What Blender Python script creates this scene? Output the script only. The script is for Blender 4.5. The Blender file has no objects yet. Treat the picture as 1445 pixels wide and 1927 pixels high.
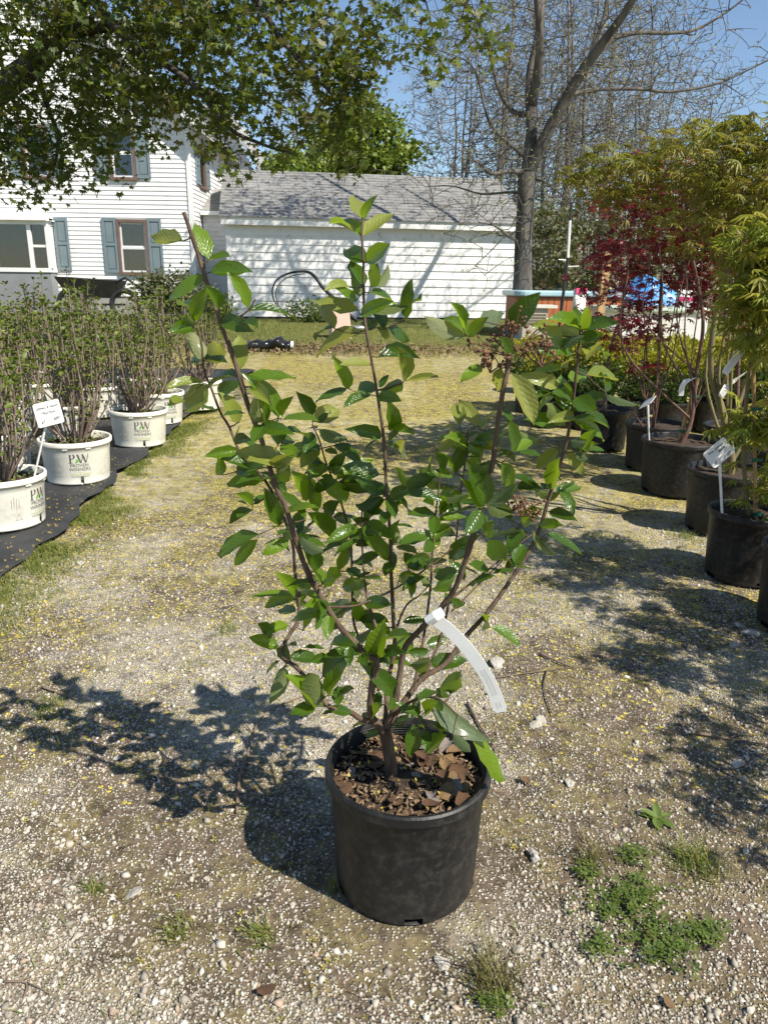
import bpy, math, random
import numpy as np
from mathutils import Matrix, Vector

scene = bpy.context.scene
COL = scene.collection
R_ = math.radians
# ------------------------------------------------------------------ camera
F_PX, CX, CY, CAM_H = 1400.0, 722.5, 963.5, 1.30
cam_data = bpy.data.cameras.new("camera")
cam_data.sensor_fit = 'VERTICAL'
cam_data.sensor_height = 36.0
cam_data.lens = F_PX / 1927.0 * 36.0
cam_data.clip_start = 0.05
cam_data.clip_end = 2000.0
cam = bpy.data.objects.new("camera", cam_data)
COL.objects.link(cam)
CAMM = Matrix.Rotation(R_(90 - 17.0), 3, 'X') @ Matrix.Rotation(R_(0.8), 3, 'Z')
cam.matrix_world = Matrix.Translation((0, 0, CAM_H)) @ CAMM.to_4x4()
scene.camera = cam
# ------------------------------------------------------------------ world, sun, exposure
SUN_H = Vector((0.78, -0.62, 0)).normalized()
SUN_EL = R_(47.0)
world = bpy.data.worlds.new("World")
scene.world = world
world.use_nodes = True
wn = world.node_tree.nodes
wl = world.node_tree.links
wn.clear()
sky = wn.new('ShaderNodeTexSky')
sky.sky_type = 'NISHITA'
sky.sun_disc = False
sky.sun_elevation = SUN_EL
sky.sun_rotation = math.atan2(SUN_H.x, SUN_H.y)
sky.air_density = 1.0
sky.dust_density = 0.15
sky.ozone_density = 2.6
bg = wn.new('ShaderNodeBackground')
bg.inputs['Strength'].default_value = 0.096
wo = wn.new('ShaderNodeOutputWorld')
wl.new(sky.outputs[0], bg.inputs['Color'])
wl.new(bg.outputs[0], wo.inputs['Surface'])
sun_d = bpy.data.lights.new("sun", 'SUN')
sun_d.energy = 5.0
sun_d.angle = R_(0.53)
sun_d.color = (1.0, 0.935, 0.81)
sun = bpy.data.objects.new("sun", sun_d)
COL.objects.link(sun)
to_sun = Vector((SUN_H.x * math.cos(SUN_EL), SUN_H.y * math.cos(SUN_EL), math.sin(SUN_EL)))
sun.rotation_euler = to_sun.to_track_quat('Z', 'Y').to_euler()
sun.location = to_sun * 30
vs = scene.view_settings
vs.view_transform = 'Standard'
vs.look = 'None'
vs.exposure = 0.64
vs.gamma = 1.0
vs.use_curve_mapping = False
scene.render.engine = 'CYCLES'

# ------------------------------------------------------------------ helpers
def ray(px, py):
    return CAMM @ Vector(((px - CX) / F_PX, -(py - CY) / F_PX, -1.0))

def P(px, py, Y):
    """photo pixel at world depth Y (metres along +y)"""
    d = ray(px, py)
    return Vector((0, 0, CAM_H)) + d * (Y / d.y)

def smooth(t):
    t = min(max(t, 0.0), 1.0)
    return t * t * (3 - 2 * t)

def gh(x, y):
    """height of the ground: flat yard, gently rising towards the buildings, dropping behind them on the right"""
    x = np.asarray(x, float); y = np.asarray(y, float)
    t = np.clip((y - 5.5) / 14.5, 0, 1)
    a = np.clip((y - 21) / 6, 0, 1); b = np.clip((x - 4) / 3, 0, 1)
    return 0.50 * t - 0.9 * a * a * (3 - 2 * a) * b * b * (3 - 2 * b)

def G(px, py):
    d = ray(px, py)
    z = 0.0
    for _ in range(12):
        t = (z - CAM_H) / d.z
        p = Vector((0, 0, CAM_H)) + d * t
        z = float(gh(p.x, p.y))
    return p

def onG(x, y, dz=0.0):
    return Vector((x, y, float(gh(x, y)) + dz))

_tab = np.random.RandomState(5).rand(256, 256)
def vnoise(x, y, s=1.0, oct=3):
    x = np.asarray(x, float) * s + 100.3
    y = np.asarray(y, float) * s + 57.1
    o = 0; a = 1.0; tot = 0
    for k in range(oct):
        xi = np.floor(x).astype(int); yi = np.floor(y).astype(int)
        fx = x - xi; fy = y - yi
        fx = fx * fx * (3 - 2 * fx); fy = fy * fy * (3 - 2 * fy)
        g = lambda i, j: _tab[(xi + i) % 256, (yi + j) % 256]
        v = (g(0, 0) * (1 - fx) + g(1, 0) * fx) * (1 - fy) + (g(0, 1) * (1 - fx) + g(1, 1) * fx) * fy
        o = o + a * v; tot += a; a *= 0.5
        x = x * 2.03 + 11; y = y * 2.03 + 7
    return o / tot

def link(o, parent=None):
    COL.objects.link(o)
    if parent is not None:
        o.parent = parent
    return o

def tag(o, label=None, cat=None, group=None, kind=None):
    if label: o['label'] = label
    if cat: o['category'] = cat
    if group: o['group'] = group
    if kind: o['kind'] = kind
    return o

def empty(name, loc=(0, 0, 0), rz=0.0):
    o = bpy.data.objects.new(name, None)
    o.empty_display_size = 0.1
    o.location = loc
    o.rotation_euler = (0, 0, rz)
    return link(o)

def copy_tree(o, parent=None):
    c = o.copy()
    COL.objects.link(c)
    c.parent = parent
    for ch in list(o.children):
        copy_tree(ch, c)
    return c

class MB:
    """collects vertices and faces; build() links them as one mesh object"""
    def __init__(self):
        self.v = []; self.f = []; self.m = []
    def add(self, vs_, fs_, mi=0):
        n = len(self.v)
        self.v.extend(vs_)
        for f in fs_:
            self.f.append([i + n for i in f]); self.m.append(mi)
        return self
    def box(self, c, s, rot=None, mi=0):
        hx, hy, hz = s[0] / 2, s[1] / 2, s[2] / 2
        vs_ = [Vector((x, y, z)) for x in (-hx, hx) for y in (-hy, hy) for z in (-hz, hz)]
        if rot is not None: vs_ = [rot @ v for v in vs_]
        vs_ = [tuple(v + Vector(c)) for v in vs_]
        return self.add(vs_, [(0, 1, 3, 2), (4, 6, 7, 5), (0, 4, 5, 1), (2, 3, 7, 6), (0, 2, 6, 4), (1, 5, 7, 3)], mi)
    def box2(self, lo, hi, mi=0):
        c = [(a + b) / 2 for a, b in zip(lo, hi)]; s = [abs(b - a) for a, b in zip(lo, hi)]
        return self.box(c, s, None, mi)
    def hexa(self, p8, mi=0):
        """8 corners: bottom loop then top loop"""
        return self.add([tuple(p) for p in p8], [(3, 2, 1, 0), (4, 5, 6, 7), (0, 1, 5, 4), (1, 2, 6, 5), (2, 3, 7, 6), (3, 0, 4, 7)], mi)
    def tube(self, pts, rad, n=6, cap=True, mi=0):
        pts = [Vector(p) for p in pts]
        k = len(pts)
        if not hasattr(rad, '__len__'): rad = [rad] * k
        t0 = (pts[1] - pts[0]).normalized()
        up = Vector((0, 0, 1)) if abs(t0.z) < 0.9 else Vector((1, 0, 0))
        a = t0.cross(up).normalized()
        vs_ = []; fs_ = []
        for i in range(k):
            t = (pts[min(i + 1, k - 1)] - pts[max(i - 1, 0)])
            if t.length < 1e-9: t = t0.copy()
            t.normalize()
            a = (a - t * a.dot(t))
            if a.length < 1e-6: a = t.orthogonal()
            a.normalize(); b = t.cross(a)
            for j in range(n):
                an = 2 * math.pi * j / n
                vs_.append(tuple(pts[i] + (a * math.cos(an) + b * math.sin(an)) * rad[i]))
        for i in range(k - 1):
            for j in range(n):
                j2 = (j + 1) % n
                fs_.append((i * n + j, i * n + j2, (i + 1) * n + j2, (i + 1) * n + j))
        if cap:
            fs_.append(tuple(range(n - 1, -1, -1)))
            fs_.append(tuple((k - 1) * n + j for j in range(n)))
        return self.add(vs_, fs_, mi)
    def lathe(self, prof, n=48, skip=None, mi=0, a0=0.0):
        k = len(prof)
        vs_ = []; fs_ = []
        for r, z in prof:
            for j in range(n):
                an = 2 * math.pi * j / n + a0
                vs_.append((r * math.cos(an), r * math.sin(an), z))
        for i in range(k - 1):
            for j in range(n):
                if skip and skip(i, j): continue
                j2 = (j + 1) % n
                fs_.append((i * n + j, i * n + j2, (i + 1) * n + j2, (i + 1) * n + j))
        return self.add(vs_, fs_, mi)
    def mesh(self, name, mats, smooth_=False):
        me = bpy.data.meshes.new(name)
        me.from_pydata([tuple(v) for v in self.v], [], self.f)
        if not isinstance(mats, (list, tuple)): mats = [mats]
        for m in mats: me.materials.append(m)
        if len(mats) > 1: me.polygons.foreach_set('material_index', self.m)
        if smooth_: me.polygons.foreach_set('use_smooth', [True] * len(me.polygons))
        me.update()
        return me
    def build(self, name, mats, parent=None, smooth_=False, loc=None):
        o = bpy.data.objects.new(name, self.mesh(name, mats, smooth_))
        if loc is not None: o.location = loc
        return link(o, parent)

def scatter(name, tv, tf, M, T, mat, parent=None, smooth_=False, rnd=None):
    """many copies of a small triangle template joined into one mesh; M (N,3,3), T (N,3)"""
    tv = np.asarray(tv, float); tf = np.asarray(tf, int)
    N = len(T); nv = len(tv); nf = len(tf)
    V = np.einsum('nij,vj->nvi', M, tv) + np.asarray(T)[:, None, :]
    Fc = (tf[None] + (np.arange(N) * nv)[:, None, None]).reshape(-1)
    me = bpy.data.meshes.new(name)
    me.vertices.add(N * nv)
    me.vertices.foreach_set('co', V.reshape(-1).astype(np.float32))
    me.loops.add(len(Fc))
    me.loops.foreach_set('vertex_index', Fc.astype(np.int32))
    me.polygons.add(N * nf)
    me.polygons.foreach_set('loop_start', (np.arange(N * nf) * 3).astype(np.int32))
    try:
        me.polygons.foreach_set('loop_total', np.full(N * nf, 3, np.int32))
    except Exception:
        pass
    me.update(calc_edges=True)
    at = me.attributes.new('rnd', 'FLOAT', 'POINT')
    if rnd is None: rnd = np.random.RandomState(len(T)).rand(N)
    at.data.foreach_set('value', np.repeat(rnd, nv).astype(np.float32))
    me.materials.append(mat)
    if smooth_: me.polygons.foreach_set('use_smooth', [True] * (N * nf))
    me.update()
    o = bpy.data.objects.new(name, me)
    return link(o, parent)

def frames(Y, Z, sx, sy, sz):
    """rotation-scale matrices (N,3,3) with local y along Y, local z towards Z"""
    Y = np.asarray(Y, float); Z = np.asarray(Z, float)
    Y = Y / (np.linalg.norm(Y, axis=1, keepdims=True) + 1e-9)
    X = np.cross(Y, Z); X /= (np.linalg.norm(X, axis=1, keepdims=True) + 1e-9)
    Z2 = np.cross(X, Y)
    return np.stack([X * np.reshape(sx, (-1, 1)), Y * np.reshape(sy, (-1, 1)), Z2 * np.reshape(sz, (-1, 1))], axis=2)

# ------------------------------------------------------------------ materials
def new_mat(name):
    m = bpy.data.materials.new(name)
    m.use_nodes = True
    nt = m.node_tree
    nt.nodes.clear()
    out = nt.nodes.new('ShaderNodeOutputMaterial')
    return m, nt, out

def nd(nt, typ, **kw):
    n = nt.nodes.new(typ)
    for k, v in kw.items():
        if k.startswith('i_'):
            n.inputs[k[2:].replace('_', ' ')].default_value = v
        else:
            setattr(n, k, v)
    return n

def noise_(nt, vec, scale, detail=4, rough=0.55):
    n = nd(nt, 'ShaderNodeTexNoise', i_Scale=scale, i_Detail=detail, i_Roughness=rough)
    nt.links.new(vec, n.inputs['Vector'])
    return n

def ramp_(nt, fac, stops, interp='LINEAR'):
    r = nt.nodes.new('ShaderNodeValToRGB')
    r.color_ramp.interpolation = interp
    e = r.color_ramp.elements
    while len(e) < len(stops): e.new(0.5)
    for el, (p, c) in zip(e, stops):
        el.position = p
        el.color = (c[0], c[1], c[2], 1) if hasattr(c, '__len__') else (c, c, c, 1)
    nt.links.new(fac, r.inputs['Fac'])
    return r

def mixc(nt, fac, a, b, blend='MIX'):
    m = nt.nodes.new('ShaderNodeMix')
    m.data_type = 'RGBA'; m.blend_type = blend
    for sock, val in (('Factor', fac), ('A', a), ('B', b)):
        s = [i for i in m.inputs if i.name == sock and (i.type == 'RGBA' if sock != 'Factor' else i.type == 'VALUE')][0]
        if hasattr(val, 'is_output'): nt.links.new(val, s)
        elif sock == 'Factor': s.default_value = val
        else: s.default_value = (val[0], val[1], val[2], 1)
    return [o for o in m.outputs if o.type == 'RGBA'][0]

def math_(nt, op, a, b=None, c=None):
    n = nt.nodes.new('ShaderNodeMath'); n.operation = op
    for i, v in enumerate((a, b, c)):
        if v is None: continue
        if hasattr(v, 'is_output'): nt.links.new(v, n.inputs[i])
        else: n.inputs[i].default_value = v
    return n.outputs[0]

def pmat(name, c1, c2=None, scale=8.0, rough=0.7, bump=0.0, bscale=40.0, spec=0.4, detail=5, stretch=None,
         spread=(0.35, 0.65), metal=0.0, c3=None, scale3=3.0, spread3=(0.55, 0.7)):
    """principled surface with two noise-mixed colours, optional third stain colour and fine bump"""
    m, nt, out = new_mat(name)
    b = nd(nt, 'ShaderNodeBsdfPrincipled')
    b.inputs['Roughness'].default_value = rough
    b.inputs['Specular IOR Level'].default_value = spec
    b.inputs['Metallic'].default_value = metal
    tc = nd(nt, 'ShaderNodeTexCoord')
    vec = tc.outputs['Object']
    if stretch:
        mp = nd(nt, 'ShaderNodeMapping'); mp.inputs['Scale'].default_value = stretch
        nt.links.new(vec, mp.inputs['Vector']); vec = mp.outputs[0]
    if c2 is None: c2 = tuple(x * 0.8 for x in c1)
    n = noise_(nt, vec, scale, detail)
    r = ramp_(nt, n.outputs[0], [(spread[0], c1), (spread[1], c2)])
    col = r.outputs[0]
    if c3 is not None:
        n3 = noise_(nt, tc.outputs['Object'], scale3, 6, 0.65)
        f3 = ramp_(nt, n3.outputs[0], [(spread3[0], 0.0), (spread3[1], 1.0)])
        col = mixc(nt, f3.outputs[0], col, c3)
    nt.links.new(col, b.inputs['Base Color'])
    if bump > 0:
        nb = noise_(nt, vec, bscale, 5, 0.6)
        bp = nd(nt, 'ShaderNodeBump', i_Strength=bump, i_Distance=0.01)
        nt.links.new(nb.outputs[0], bp.inputs['Height'])
        nt.links.new(bp.outputs[0], b.inputs['Normal'])
    nt.links.new(b.outputs[0], out.inputs['Surface'])
    return m

def leafmat(name, stops, trans=0.35, rough=0.45, tcol=None, use_obj=False, veins=False, under=None, spec=0.5, coat=0.0):
    """leaf: principled + translucent; colour from the per-leaf random value"""
    m, nt, out = new_mat(name)
    if use_obj:
        oi = nd(nt, 'ShaderNodeObjectInfo'); fac = oi.outputs['Random']
    else:
        at = nd(nt, 'ShaderNodeAttribute', attribute_name='rnd'); fac = at.outputs['Fac']
    k = len(stops)
    r = ramp_(nt, fac, [(i / max(1, k - 1), c) for i, c in enumerate(stops)])
    col = r.outputs[0]
    b = nd(nt, 'ShaderNodeBsdfPrincipled')
    b.inputs['Roughness'].default_value = rough
    b.inputs['Specular IOR Level'].default_value = spec
    b.inputs['Coat Weight'].default_value = coat
    b.inputs['Coat Roughness'].default_value = 0.13
    tr = nd(nt, 'ShaderNodeBsdfTranslucent')
    if veins:
        uv = nd(nt, 'ShaderNodeUVMap')
        sp = nd(nt, 'ShaderNodeSeparateXYZ'); nt.links.new(uv.outputs[0], sp.inputs[0])
        v = math_(nt, 'ABSOLUTE', math_(nt, 'SUBTRACT', sp.outputs[0], 0.5))
        tcn = nd(nt, 'ShaderNodeTexCoord')
        nv_ = noise_(nt, tcn.outputs['Object'], 4.0, 2)
        w = math_(nt, 'ADD', math_(nt, 'SUBTRACT', sp.outputs[1], math_(nt, 'MULTIPLY', v, 0.75)), math_(nt, 'MULTIPLY', nv_.outputs[0], 0.16))
        s = math_(nt, 'ABSOLUTE', math_(nt, 'SINE', math_(nt, 'MULTIPLY', w, 24.0)))
        vein = math_(nt, 'SUBTRACT', 1.0, math_(nt, 'SMOOTH_MIN', math_(nt, 'MULTIPLY', s, 2.2), 1.0, 0.3))
        mid = math_(nt, 'LESS_THAN', v, 0.022)
        veinm = math_(nt, 'MAXIMUM', math_(nt, 'MULTIPLY', vein, 0.55), mid)
        col = mixc(nt, math_(nt, 'MULTIPLY', veinm, 0.16), col, (0.16, 0.22, 0.045))
        bp = nd(nt, 'ShaderNodeBump', i_Strength=0.38, i_Distance=0.003)
        nn = noise_(nt, tcn.outputs['Object'], 9.0, 3)
        hgt = math_(nt, 'ADD', math_(nt, 'MULTIPLY', s, 0.4), math_(nt, 'MULTIPLY', nn.outputs[0], 1.6))
        nt.links.new(hgt, bp.inputs['Height'])
        nt.links.new(bp.outputs[0], b.inputs['Normal'])
    if under is not None:
        ge = nd(nt, 'ShaderNodeNewGeometry')
        col2 = mixc(nt, ge.outputs['Backfacing'], col, under)
        rr = math_(nt, 'ADD', math_(nt, 'MULTIPLY', ge.outputs['Backfacing'], 0.35), rough)
        nt.links.new(rr, b.inputs['Roughness'])
        nt.links.new(col2, b.inputs['Base Color'])
    else:
        nt.links.new(col, b.inputs['Base Color'])
    tc_ = mixc(nt, 0.5, col, tcol if tcol else (0.25, 0.32, 0.03))
    nt.links.new(tc_, tr.inputs['Color'])
    mx = nd(nt, 'ShaderNodeMixShader'); mx.inputs[0].default_value = trans
    nt.links.new(b.outputs[0], mx.inputs[1]); nt.links.new(tr.outputs[0], mx.inputs[2])
    nt.links.new(mx.outputs[0], out.inputs['Surface'])
    return m

M = {}
M['white_pot'] = pmat('white_plastic', (0.80, 0.78, 0.70), (0.72, 0.70, 0.61), 6, 0.42, 0.05, 60, c3=(0.42, 0.36, 0.26), scale3=9, spread3=(0.55, 0.85))
M['black_pot'] = pmat('black_plastic', (0.009, 0.009, 0.010), (0.017, 0.0165, 0.016), 9, 0.46, 0.14, 90, spec=0.34, c3=(0.060, 0.055, 0.048), scale3=42, spread3=(0.46, 0.86), stretch=(1, 1, 0.6))
M['soil'] = pmat('potting_soil', (0.030, 0.020, 0.014), (0.075, 0.049, 0.031), 45, 0.95, 0.9, 90)
M['bark'] = pmat('shrub_bark', (0.070, 0.042, 0.027), (0.14, 0.098, 0.067), 60, 0.8, 0.5, 160, stretch=(1, 1, 0.25))
M['bark_young'] = pmat('young_bark', (0.062, 0.038, 0.022), (0.11, 0.070, 0.042), 50, 0.65, 0.3, 150)
M['twig_gray'] = pmat('gray_stem_bark', (0.27, 0.21, 0.17), (0.165, 0.12, 0.095), 40, 0.8, 0.3, 120)
M['tree_bark'] = pmat('tree_bark', (0.135, 0.120, 0.105), (0.058, 0.050, 0.043), 7, 0.9, 1.0, 26, stretch=(1, 1, 0.22))
M['far_bark'] = pmat('far_bark', (0.20, 0.178, 0.155), (0.13, 0.115, 0.10), 5, 0.9)
M['maple_bark'] = pmat('maple_bark', (0.045, 0.038, 0.033), (0.085, 0.074, 0.062), 9, 0.9, 1.0, 30, stretch=(1, 1, 0.3))
M['jm_bark'] = pmat('small_maple_bark', (0.18, 0.13, 0.09), (0.10, 0.075, 0.05), 30, 0.75, 0.3, 100)
M['jm_green_bark'] = pmat('green_maple_bark', (0.19, 0.17, 0.06), (0.15, 0.11, 0.06), 14, 0.6, 0.2, 100)
M['jm_red_bark'] = pmat('red_maple_bark', (0.11, 0.05, 0.04), (0.15, 0.09, 0.065), 30, 0.7, 0.2, 100)
M['stake'] = pmat('bamboo_stake', (0.42, 0.27, 0.11), (0.31, 0.185, 0.075), 20, 0.6, 0.2, 60, stretch=(1, 1, 0.15))
M['tie'] = pmat('green_tie', (0.012, 0.14, 0.085), (0.01, 0.10, 0.06), 10, 0.45)
M['white_tag'] = pmat('white_tag', (0.80, 0.80, 0.78), (0.74, 0.74, 0.72), 12, 0.38)
M['ink'] = pmat('black_ink', (0.02, 0.02, 0.025), (0.035, 0.035, 0.04), 10, 0.6)
M['ink_soft'] = pmat('dark_print', (0.055, 0.055, 0.06), (0.08, 0.08, 0.08), 10, 0.6)
M['ink_gray'] = pmat('grey_print', (0.25, 0.25, 0.25), (0.3, 0.3, 0.3), 10, 0.6)
M['ink_green'] = pmat('green_print', (0.10, 0.36, 0.05), (0.14, 0.42, 0.07), 10, 0.5)
M['ink_olive'] = pmat('olive_print', (0.36, 0.42, 0.10), (0.40, 0.45, 0.12), 10, 0.5)
M['fabric'] = pmat('landscape_fabric', (0.022, 0.023, 0.025), (0.040, 0.041, 0.043), 5, 0.62, 0.35, 260, c3=(0.11, 0.10, 0.085), scale3=6, spread3=(0.57, 0.85))
M['siding'] = pmat('white_siding', (0.78, 0.78, 0.77), (0.72, 0.72, 0.71), 2, 0.5, 0.04, 20, c3=(0.52, 0.51, 0.48), scale3=1.3, spread3=(0.55, 0.8))
M['trim'] = pmat('white_trim', (0.78, 0.78, 0.77), (0.70, 0.70, 0.69), 3, 0.5)
M['old_paint'] = pmat('peeling_white_paint', (0.80, 0.79, 0.77), (0.72, 0.71, 0.69), 3, 0.65, 0.25, 30, c3=(0.36, 0.335, 0.30), scale3=4.5, spread3=(0.57, 0.70))
M['shingle'] = pmat('grey_asphalt_shingle', (0.30, 0.295, 0.285), (0.175, 0.17, 0.165), 5, 0.95, 0.5, 60, stretch=(0.6, 2.5, 2.5))
M['shutter'] = pmat('blue_grey_shutter', (0.150, 0.200, 0.222), (0.175, 0.225, 0.245), 4, 0.5)
M['sash'] = pmat('white_sash', (0.70, 0.70, 0.70), (0.62, 0.62, 0.62), 4, 0.45)
M['brown_trim'] = pmat('brown_trim', (0.13, 0.085, 0.07), (0.17, 0.11, 0.09), 5, 0.6)
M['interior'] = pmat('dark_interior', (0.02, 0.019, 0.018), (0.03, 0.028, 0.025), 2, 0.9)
M['curtain'] = pmat('cream_curtain', (0.20, 0.17, 0.105), (0.12, 0.10, 0.062), 6, 0.85)
M['screen'] = pmat('grey_screen', (0.10, 0.10, 0.11), (0.13, 0.13, 0.135), 20, 0.7)
M['concrete'] = pmat('concrete', (0.34, 0.33, 0.31), (0.25, 0.24, 0.225), 4, 0.9, 0.3, 40)
M['pink_block'] = pmat('pink_concrete', (0.62, 0.46, 0.38), (0.55, 0.40, 0.33), 5, 0.85, 0.2, 30)
M['black_rubber'] = pmat('black_rubber', (0.018, 0.018, 0.019), (0.03, 0.03, 0.03), 8, 0.42)
M['black_sheet'] = pmat('black_plastic_sheet', (0.012, 0.012, 0.013), (0.02, 0.02, 0.02), 8, 0.22)
M['galv'] = pmat('galvanised_metal', (0.55, 0.56, 0.57), (0.45, 0.46, 0.47), 10, 0.38, metal=0.7)
M['cedar'] = pmat('cedar_panel', (0.46, 0.155, 0.06), (0.36, 0.115, 0.042), 12, 0.6, 0.15, 40, stretch=(3, 3, 0.3))
M['tub_rim'] = pmat('pale_blue_acrylic', (0.42, 0.60, 0.64), (0.36, 0.54, 0.60), 4, 0.3)
M['cream'] = pmat('cream_shell', (0.72, 0.70, 0.62), (0.64, 0.62, 0.54), 4, 0.45, c3=(0.5, 0.47, 0.4), scale3=3)
M['beige'] = pmat('beige_plastic', (0.47, 0.42, 0.34), (0.40, 0.35, 0.28), 4, 0.6)
M['pale_green'] = pmat('pale_green_rim', (0.50, 0.58, 0.47), (0.42, 0.50, 0.40), 4, 0.4)
M['tarp'] = pmat('blue_tarp', (0.03, 0.22, 0.62), (0.10, 0.34, 0.70), 3, 0.4, 0.35, 12, c3=(0.35, 0.55, 0.75), scale3=2.5, spread3=(0.55, 0.75))
M['red_paint'] = pmat('maroon_car_paint', (0.22, 0.025, 0.035), (0.17, 0.02, 0.03), 3, 0.25, spec=0.6)
M['dark_glass'] = pmat('dark_glass', (0.035, 0.06, 0.062), (0.05, 0.08, 0.08), 2, 0.08, spec=0.7)
M['lumber'] = pmat('pine_lumber', (0.50, 0.33, 0.17), (0.40, 0.25, 0.12), 14, 0.7, 0.2, 40, stretch=(2, 2, 0.25))
M['bag_white'] = pmat('white_bag', (0.74, 0.72, 0.70), (0.66, 0.64, 0.62), 6, 0.4, 0.5, 14)
M['bag_pink'] = pmat('pink_print', (0.60, 0.06, 0.18), (0.66, 0.09, 0.22), 6, 0.4)
M['stone_big'] = pmat('grey_stone', (0.42, 0.39, 0.35), (0.30, 0.275, 0.245), 35, 0.9, 0.8, 90, c3=(0.52, 0.50, 0.46), scale3=60, spread3=(0.5, 0.65))
M['stone_white'] = pmat('pale_quartz_stone', (0.46, 0.43, 0.38), (0.34, 0.31, 0.265), 40, 0.85, 0.8, 80)
M['dead_leaf'] = pmat('dead_leaf', (0.15, 0.080, 0.040), (0.075, 0.042, 0.024), 25, 0.8, 0.6, 50)
M['dead_leaf_tan'] = pmat('tan_dead_leaf', (0.29, 0.185, 0.090), (0.16, 0.095, 0.048), 25, 0.75, 0.6, 50)
M['dead_leaf_gray'] = pmat('grey_dead_leaf', (0.34, 0.29, 0.27), (0.22, 0.18, 0.165), 25, 0.7, 0.6, 50)
M['dry_twig'] = pmat('dry_twig', (0.15, 0.105, 0.075), (0.22, 0.165, 0.12), 40, 0.85, 0.3, 120)
M['flower_brown'] = pmat('spent_flower', (0.10, 0.048, 0.026), (0.19, 0.105, 0.060), 60, 0.85)
# leaves
M['vib'] = leafmat('viburnum_leaf', [(0.048, 0.104, 0.008), (0.092, 0.175, 0.011), (0.155, 0.255, 0.016), (0.068, 0.138, 0.009)], 0.42, 0.25, (0.46, 0.66, 0.008), True, True, (0.135, 0.165, 0.060), 0.5, 0.7)
M['vib_dark'] = leafmat('viburnum_leaf_dark', [(0.026, 0.062, 0.007), (0.050, 0.106, 0.009), (0.038, 0.084, 0.008)], 0.32, 0.22, (0.32, 0.48, 0.008), True, True, (0.085, 0.12, 0.05), 0.5, 0.3)
M['vib_new'] = leafmat('viburnum_new_leaf', [(0.16, 0.20, 0.030), (0.22, 0.26, 0.045), (0.26, 0.27, 0.07)], 0.42, 0.34, (0.60, 0.62, 0.06), True, True, (0.24, 0.26, 0.13), 0.5, 0.3)
M['pw_leaf'] = leafmat('small_shrub_leaf', [(0.075, 0.110, 0.018), (0.125, 0.17, 0.026), (0.19, 0.23, 0.036), (0.095, 0.135, 0.022)], 0.34, 0.5)
M['maple_leaf'] = leafmat('maple_leaf', [(0.045, 0.075, 0.014), (0.075, 0.110, 0.018), (0.125, 0.100, 0.022), (0.12, 0.175, 0.026), (0.065, 0.095, 0.018)], 0.36, 0.5, (0.32, 0.40, 0.03))
M['jm_green'] = leafmat('laceleaf_green', [(0.125, 0.160, 0.020), (0.20, 0.205, 0.026), (0.26, 0.20, 0.034), (0.16, 0.18, 0.022)], 0.36, 0.5, (0.38, 0.38, 0.035))
M['jm_yellow'] = leafmat('laceleaf_yellow', [(0.20, 0.27, 0.028), (0.32, 0.34, 0.04), (0.38, 0.32, 0.06), (0.14, 0.22, 0.025)], 0.38, 0.5, (0.40, 0.46, 0.04))
M['jm_red'] = leafmat('maple_leaf_red', [(0.10, 0.014, 0.022), (0.18, 0.022, 0.038), (0.24, 0.030, 0.050), (0.16, 0.045, 0.022), (0.20, 0.085, 0.025)], 0.35, 0.45, (0.40, 0.03, 0.05))
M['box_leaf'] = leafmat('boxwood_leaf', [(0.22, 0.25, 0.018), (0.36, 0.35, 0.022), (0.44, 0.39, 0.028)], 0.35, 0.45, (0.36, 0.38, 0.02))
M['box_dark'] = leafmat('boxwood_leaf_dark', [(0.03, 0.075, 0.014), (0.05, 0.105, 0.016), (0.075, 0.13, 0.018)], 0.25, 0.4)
M['far_green'] = leafmat('fresh_green_leaf', [(0.10, 0.16, 0.02), (0.15, 0.21, 0.025), (0.19, 0.235, 0.03)], 0.3, 0.5, (0.25, 0.32, 0.03))
M['evergreen'] = leafmat('evergreen_leaf', [(0.060, 0.085, 0.032), (0.095, 0.115, 0.045), (0.15, 0.14, 0.070), (0.17, 0.135, 0.095)], 0.22, 0.7)
M['bud'] = leafmat('spring_bud', [(0.24, 0.28, 0.08), (0.30, 0.30, 0.10)], 0.3, 0.6)
M['bud_gray'] = leafmat('grey_bud', [(0.25, 0.26, 0.14), (0.24, 0.21, 0.15), (0.20, 0.22, 0.11)], 0.3, 0.6)
M['grass'] = leafmat('grass_blade', [(0.075, 0.125, 0.018), (0.13, 0.18, 0.024), (0.20, 0.21, 0.035), (0.26, 0.23, 0.075)], 0.3, 0.55, (0.25, 0.32, 0.03))
M['grass_dry'] = leafmat('dry_grass_blade', [(0.22, 0.17, 0.07), (0.15, 0.14, 0.04), (0.12, 0.13, 0.03)], 0.25, 0.6, (0.3, 0.25, 0.08))
M['clover'] = leafmat('clover_leaf', [(0.060, 0.100, 0.018), (0.095, 0.145, 0.024), (0.135, 0.18, 0.030)], 0.28, 0.5)
M['rosette'] = leafmat('weed_leaf', [(0.10, 0.16, 0.03), (0.15, 0.20, 0.045)], 0.25, 0.5, use_obj=True)
M['petal'] = leafmat('yellow_petal', [(0.40, 0.35, 0.03), (0.52, 0.44, 0.04), (0.36, 0.35, 0.07), (0.42, 0.30, 0.04)], 0.3, 0.6, (0.7, 0.62, 0.05))
M['petal_dry'] = leafmat('dry_petal', [(0.50, 0.34, 0.05), (0.42, 0.30, 0.07), (0.55, 0.42, 0.08)], 0.25, 0.7, (0.6, 0.45, 0.08))
M['litter'] = leafmat('brown_leaf_litter', [(0.16, 0.10, 0.055), (0.24, 0.16, 0.09), (0.12, 0.075, 0.045), (0.30, 0.22, 0.13)], 0.1, 0.8)

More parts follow.
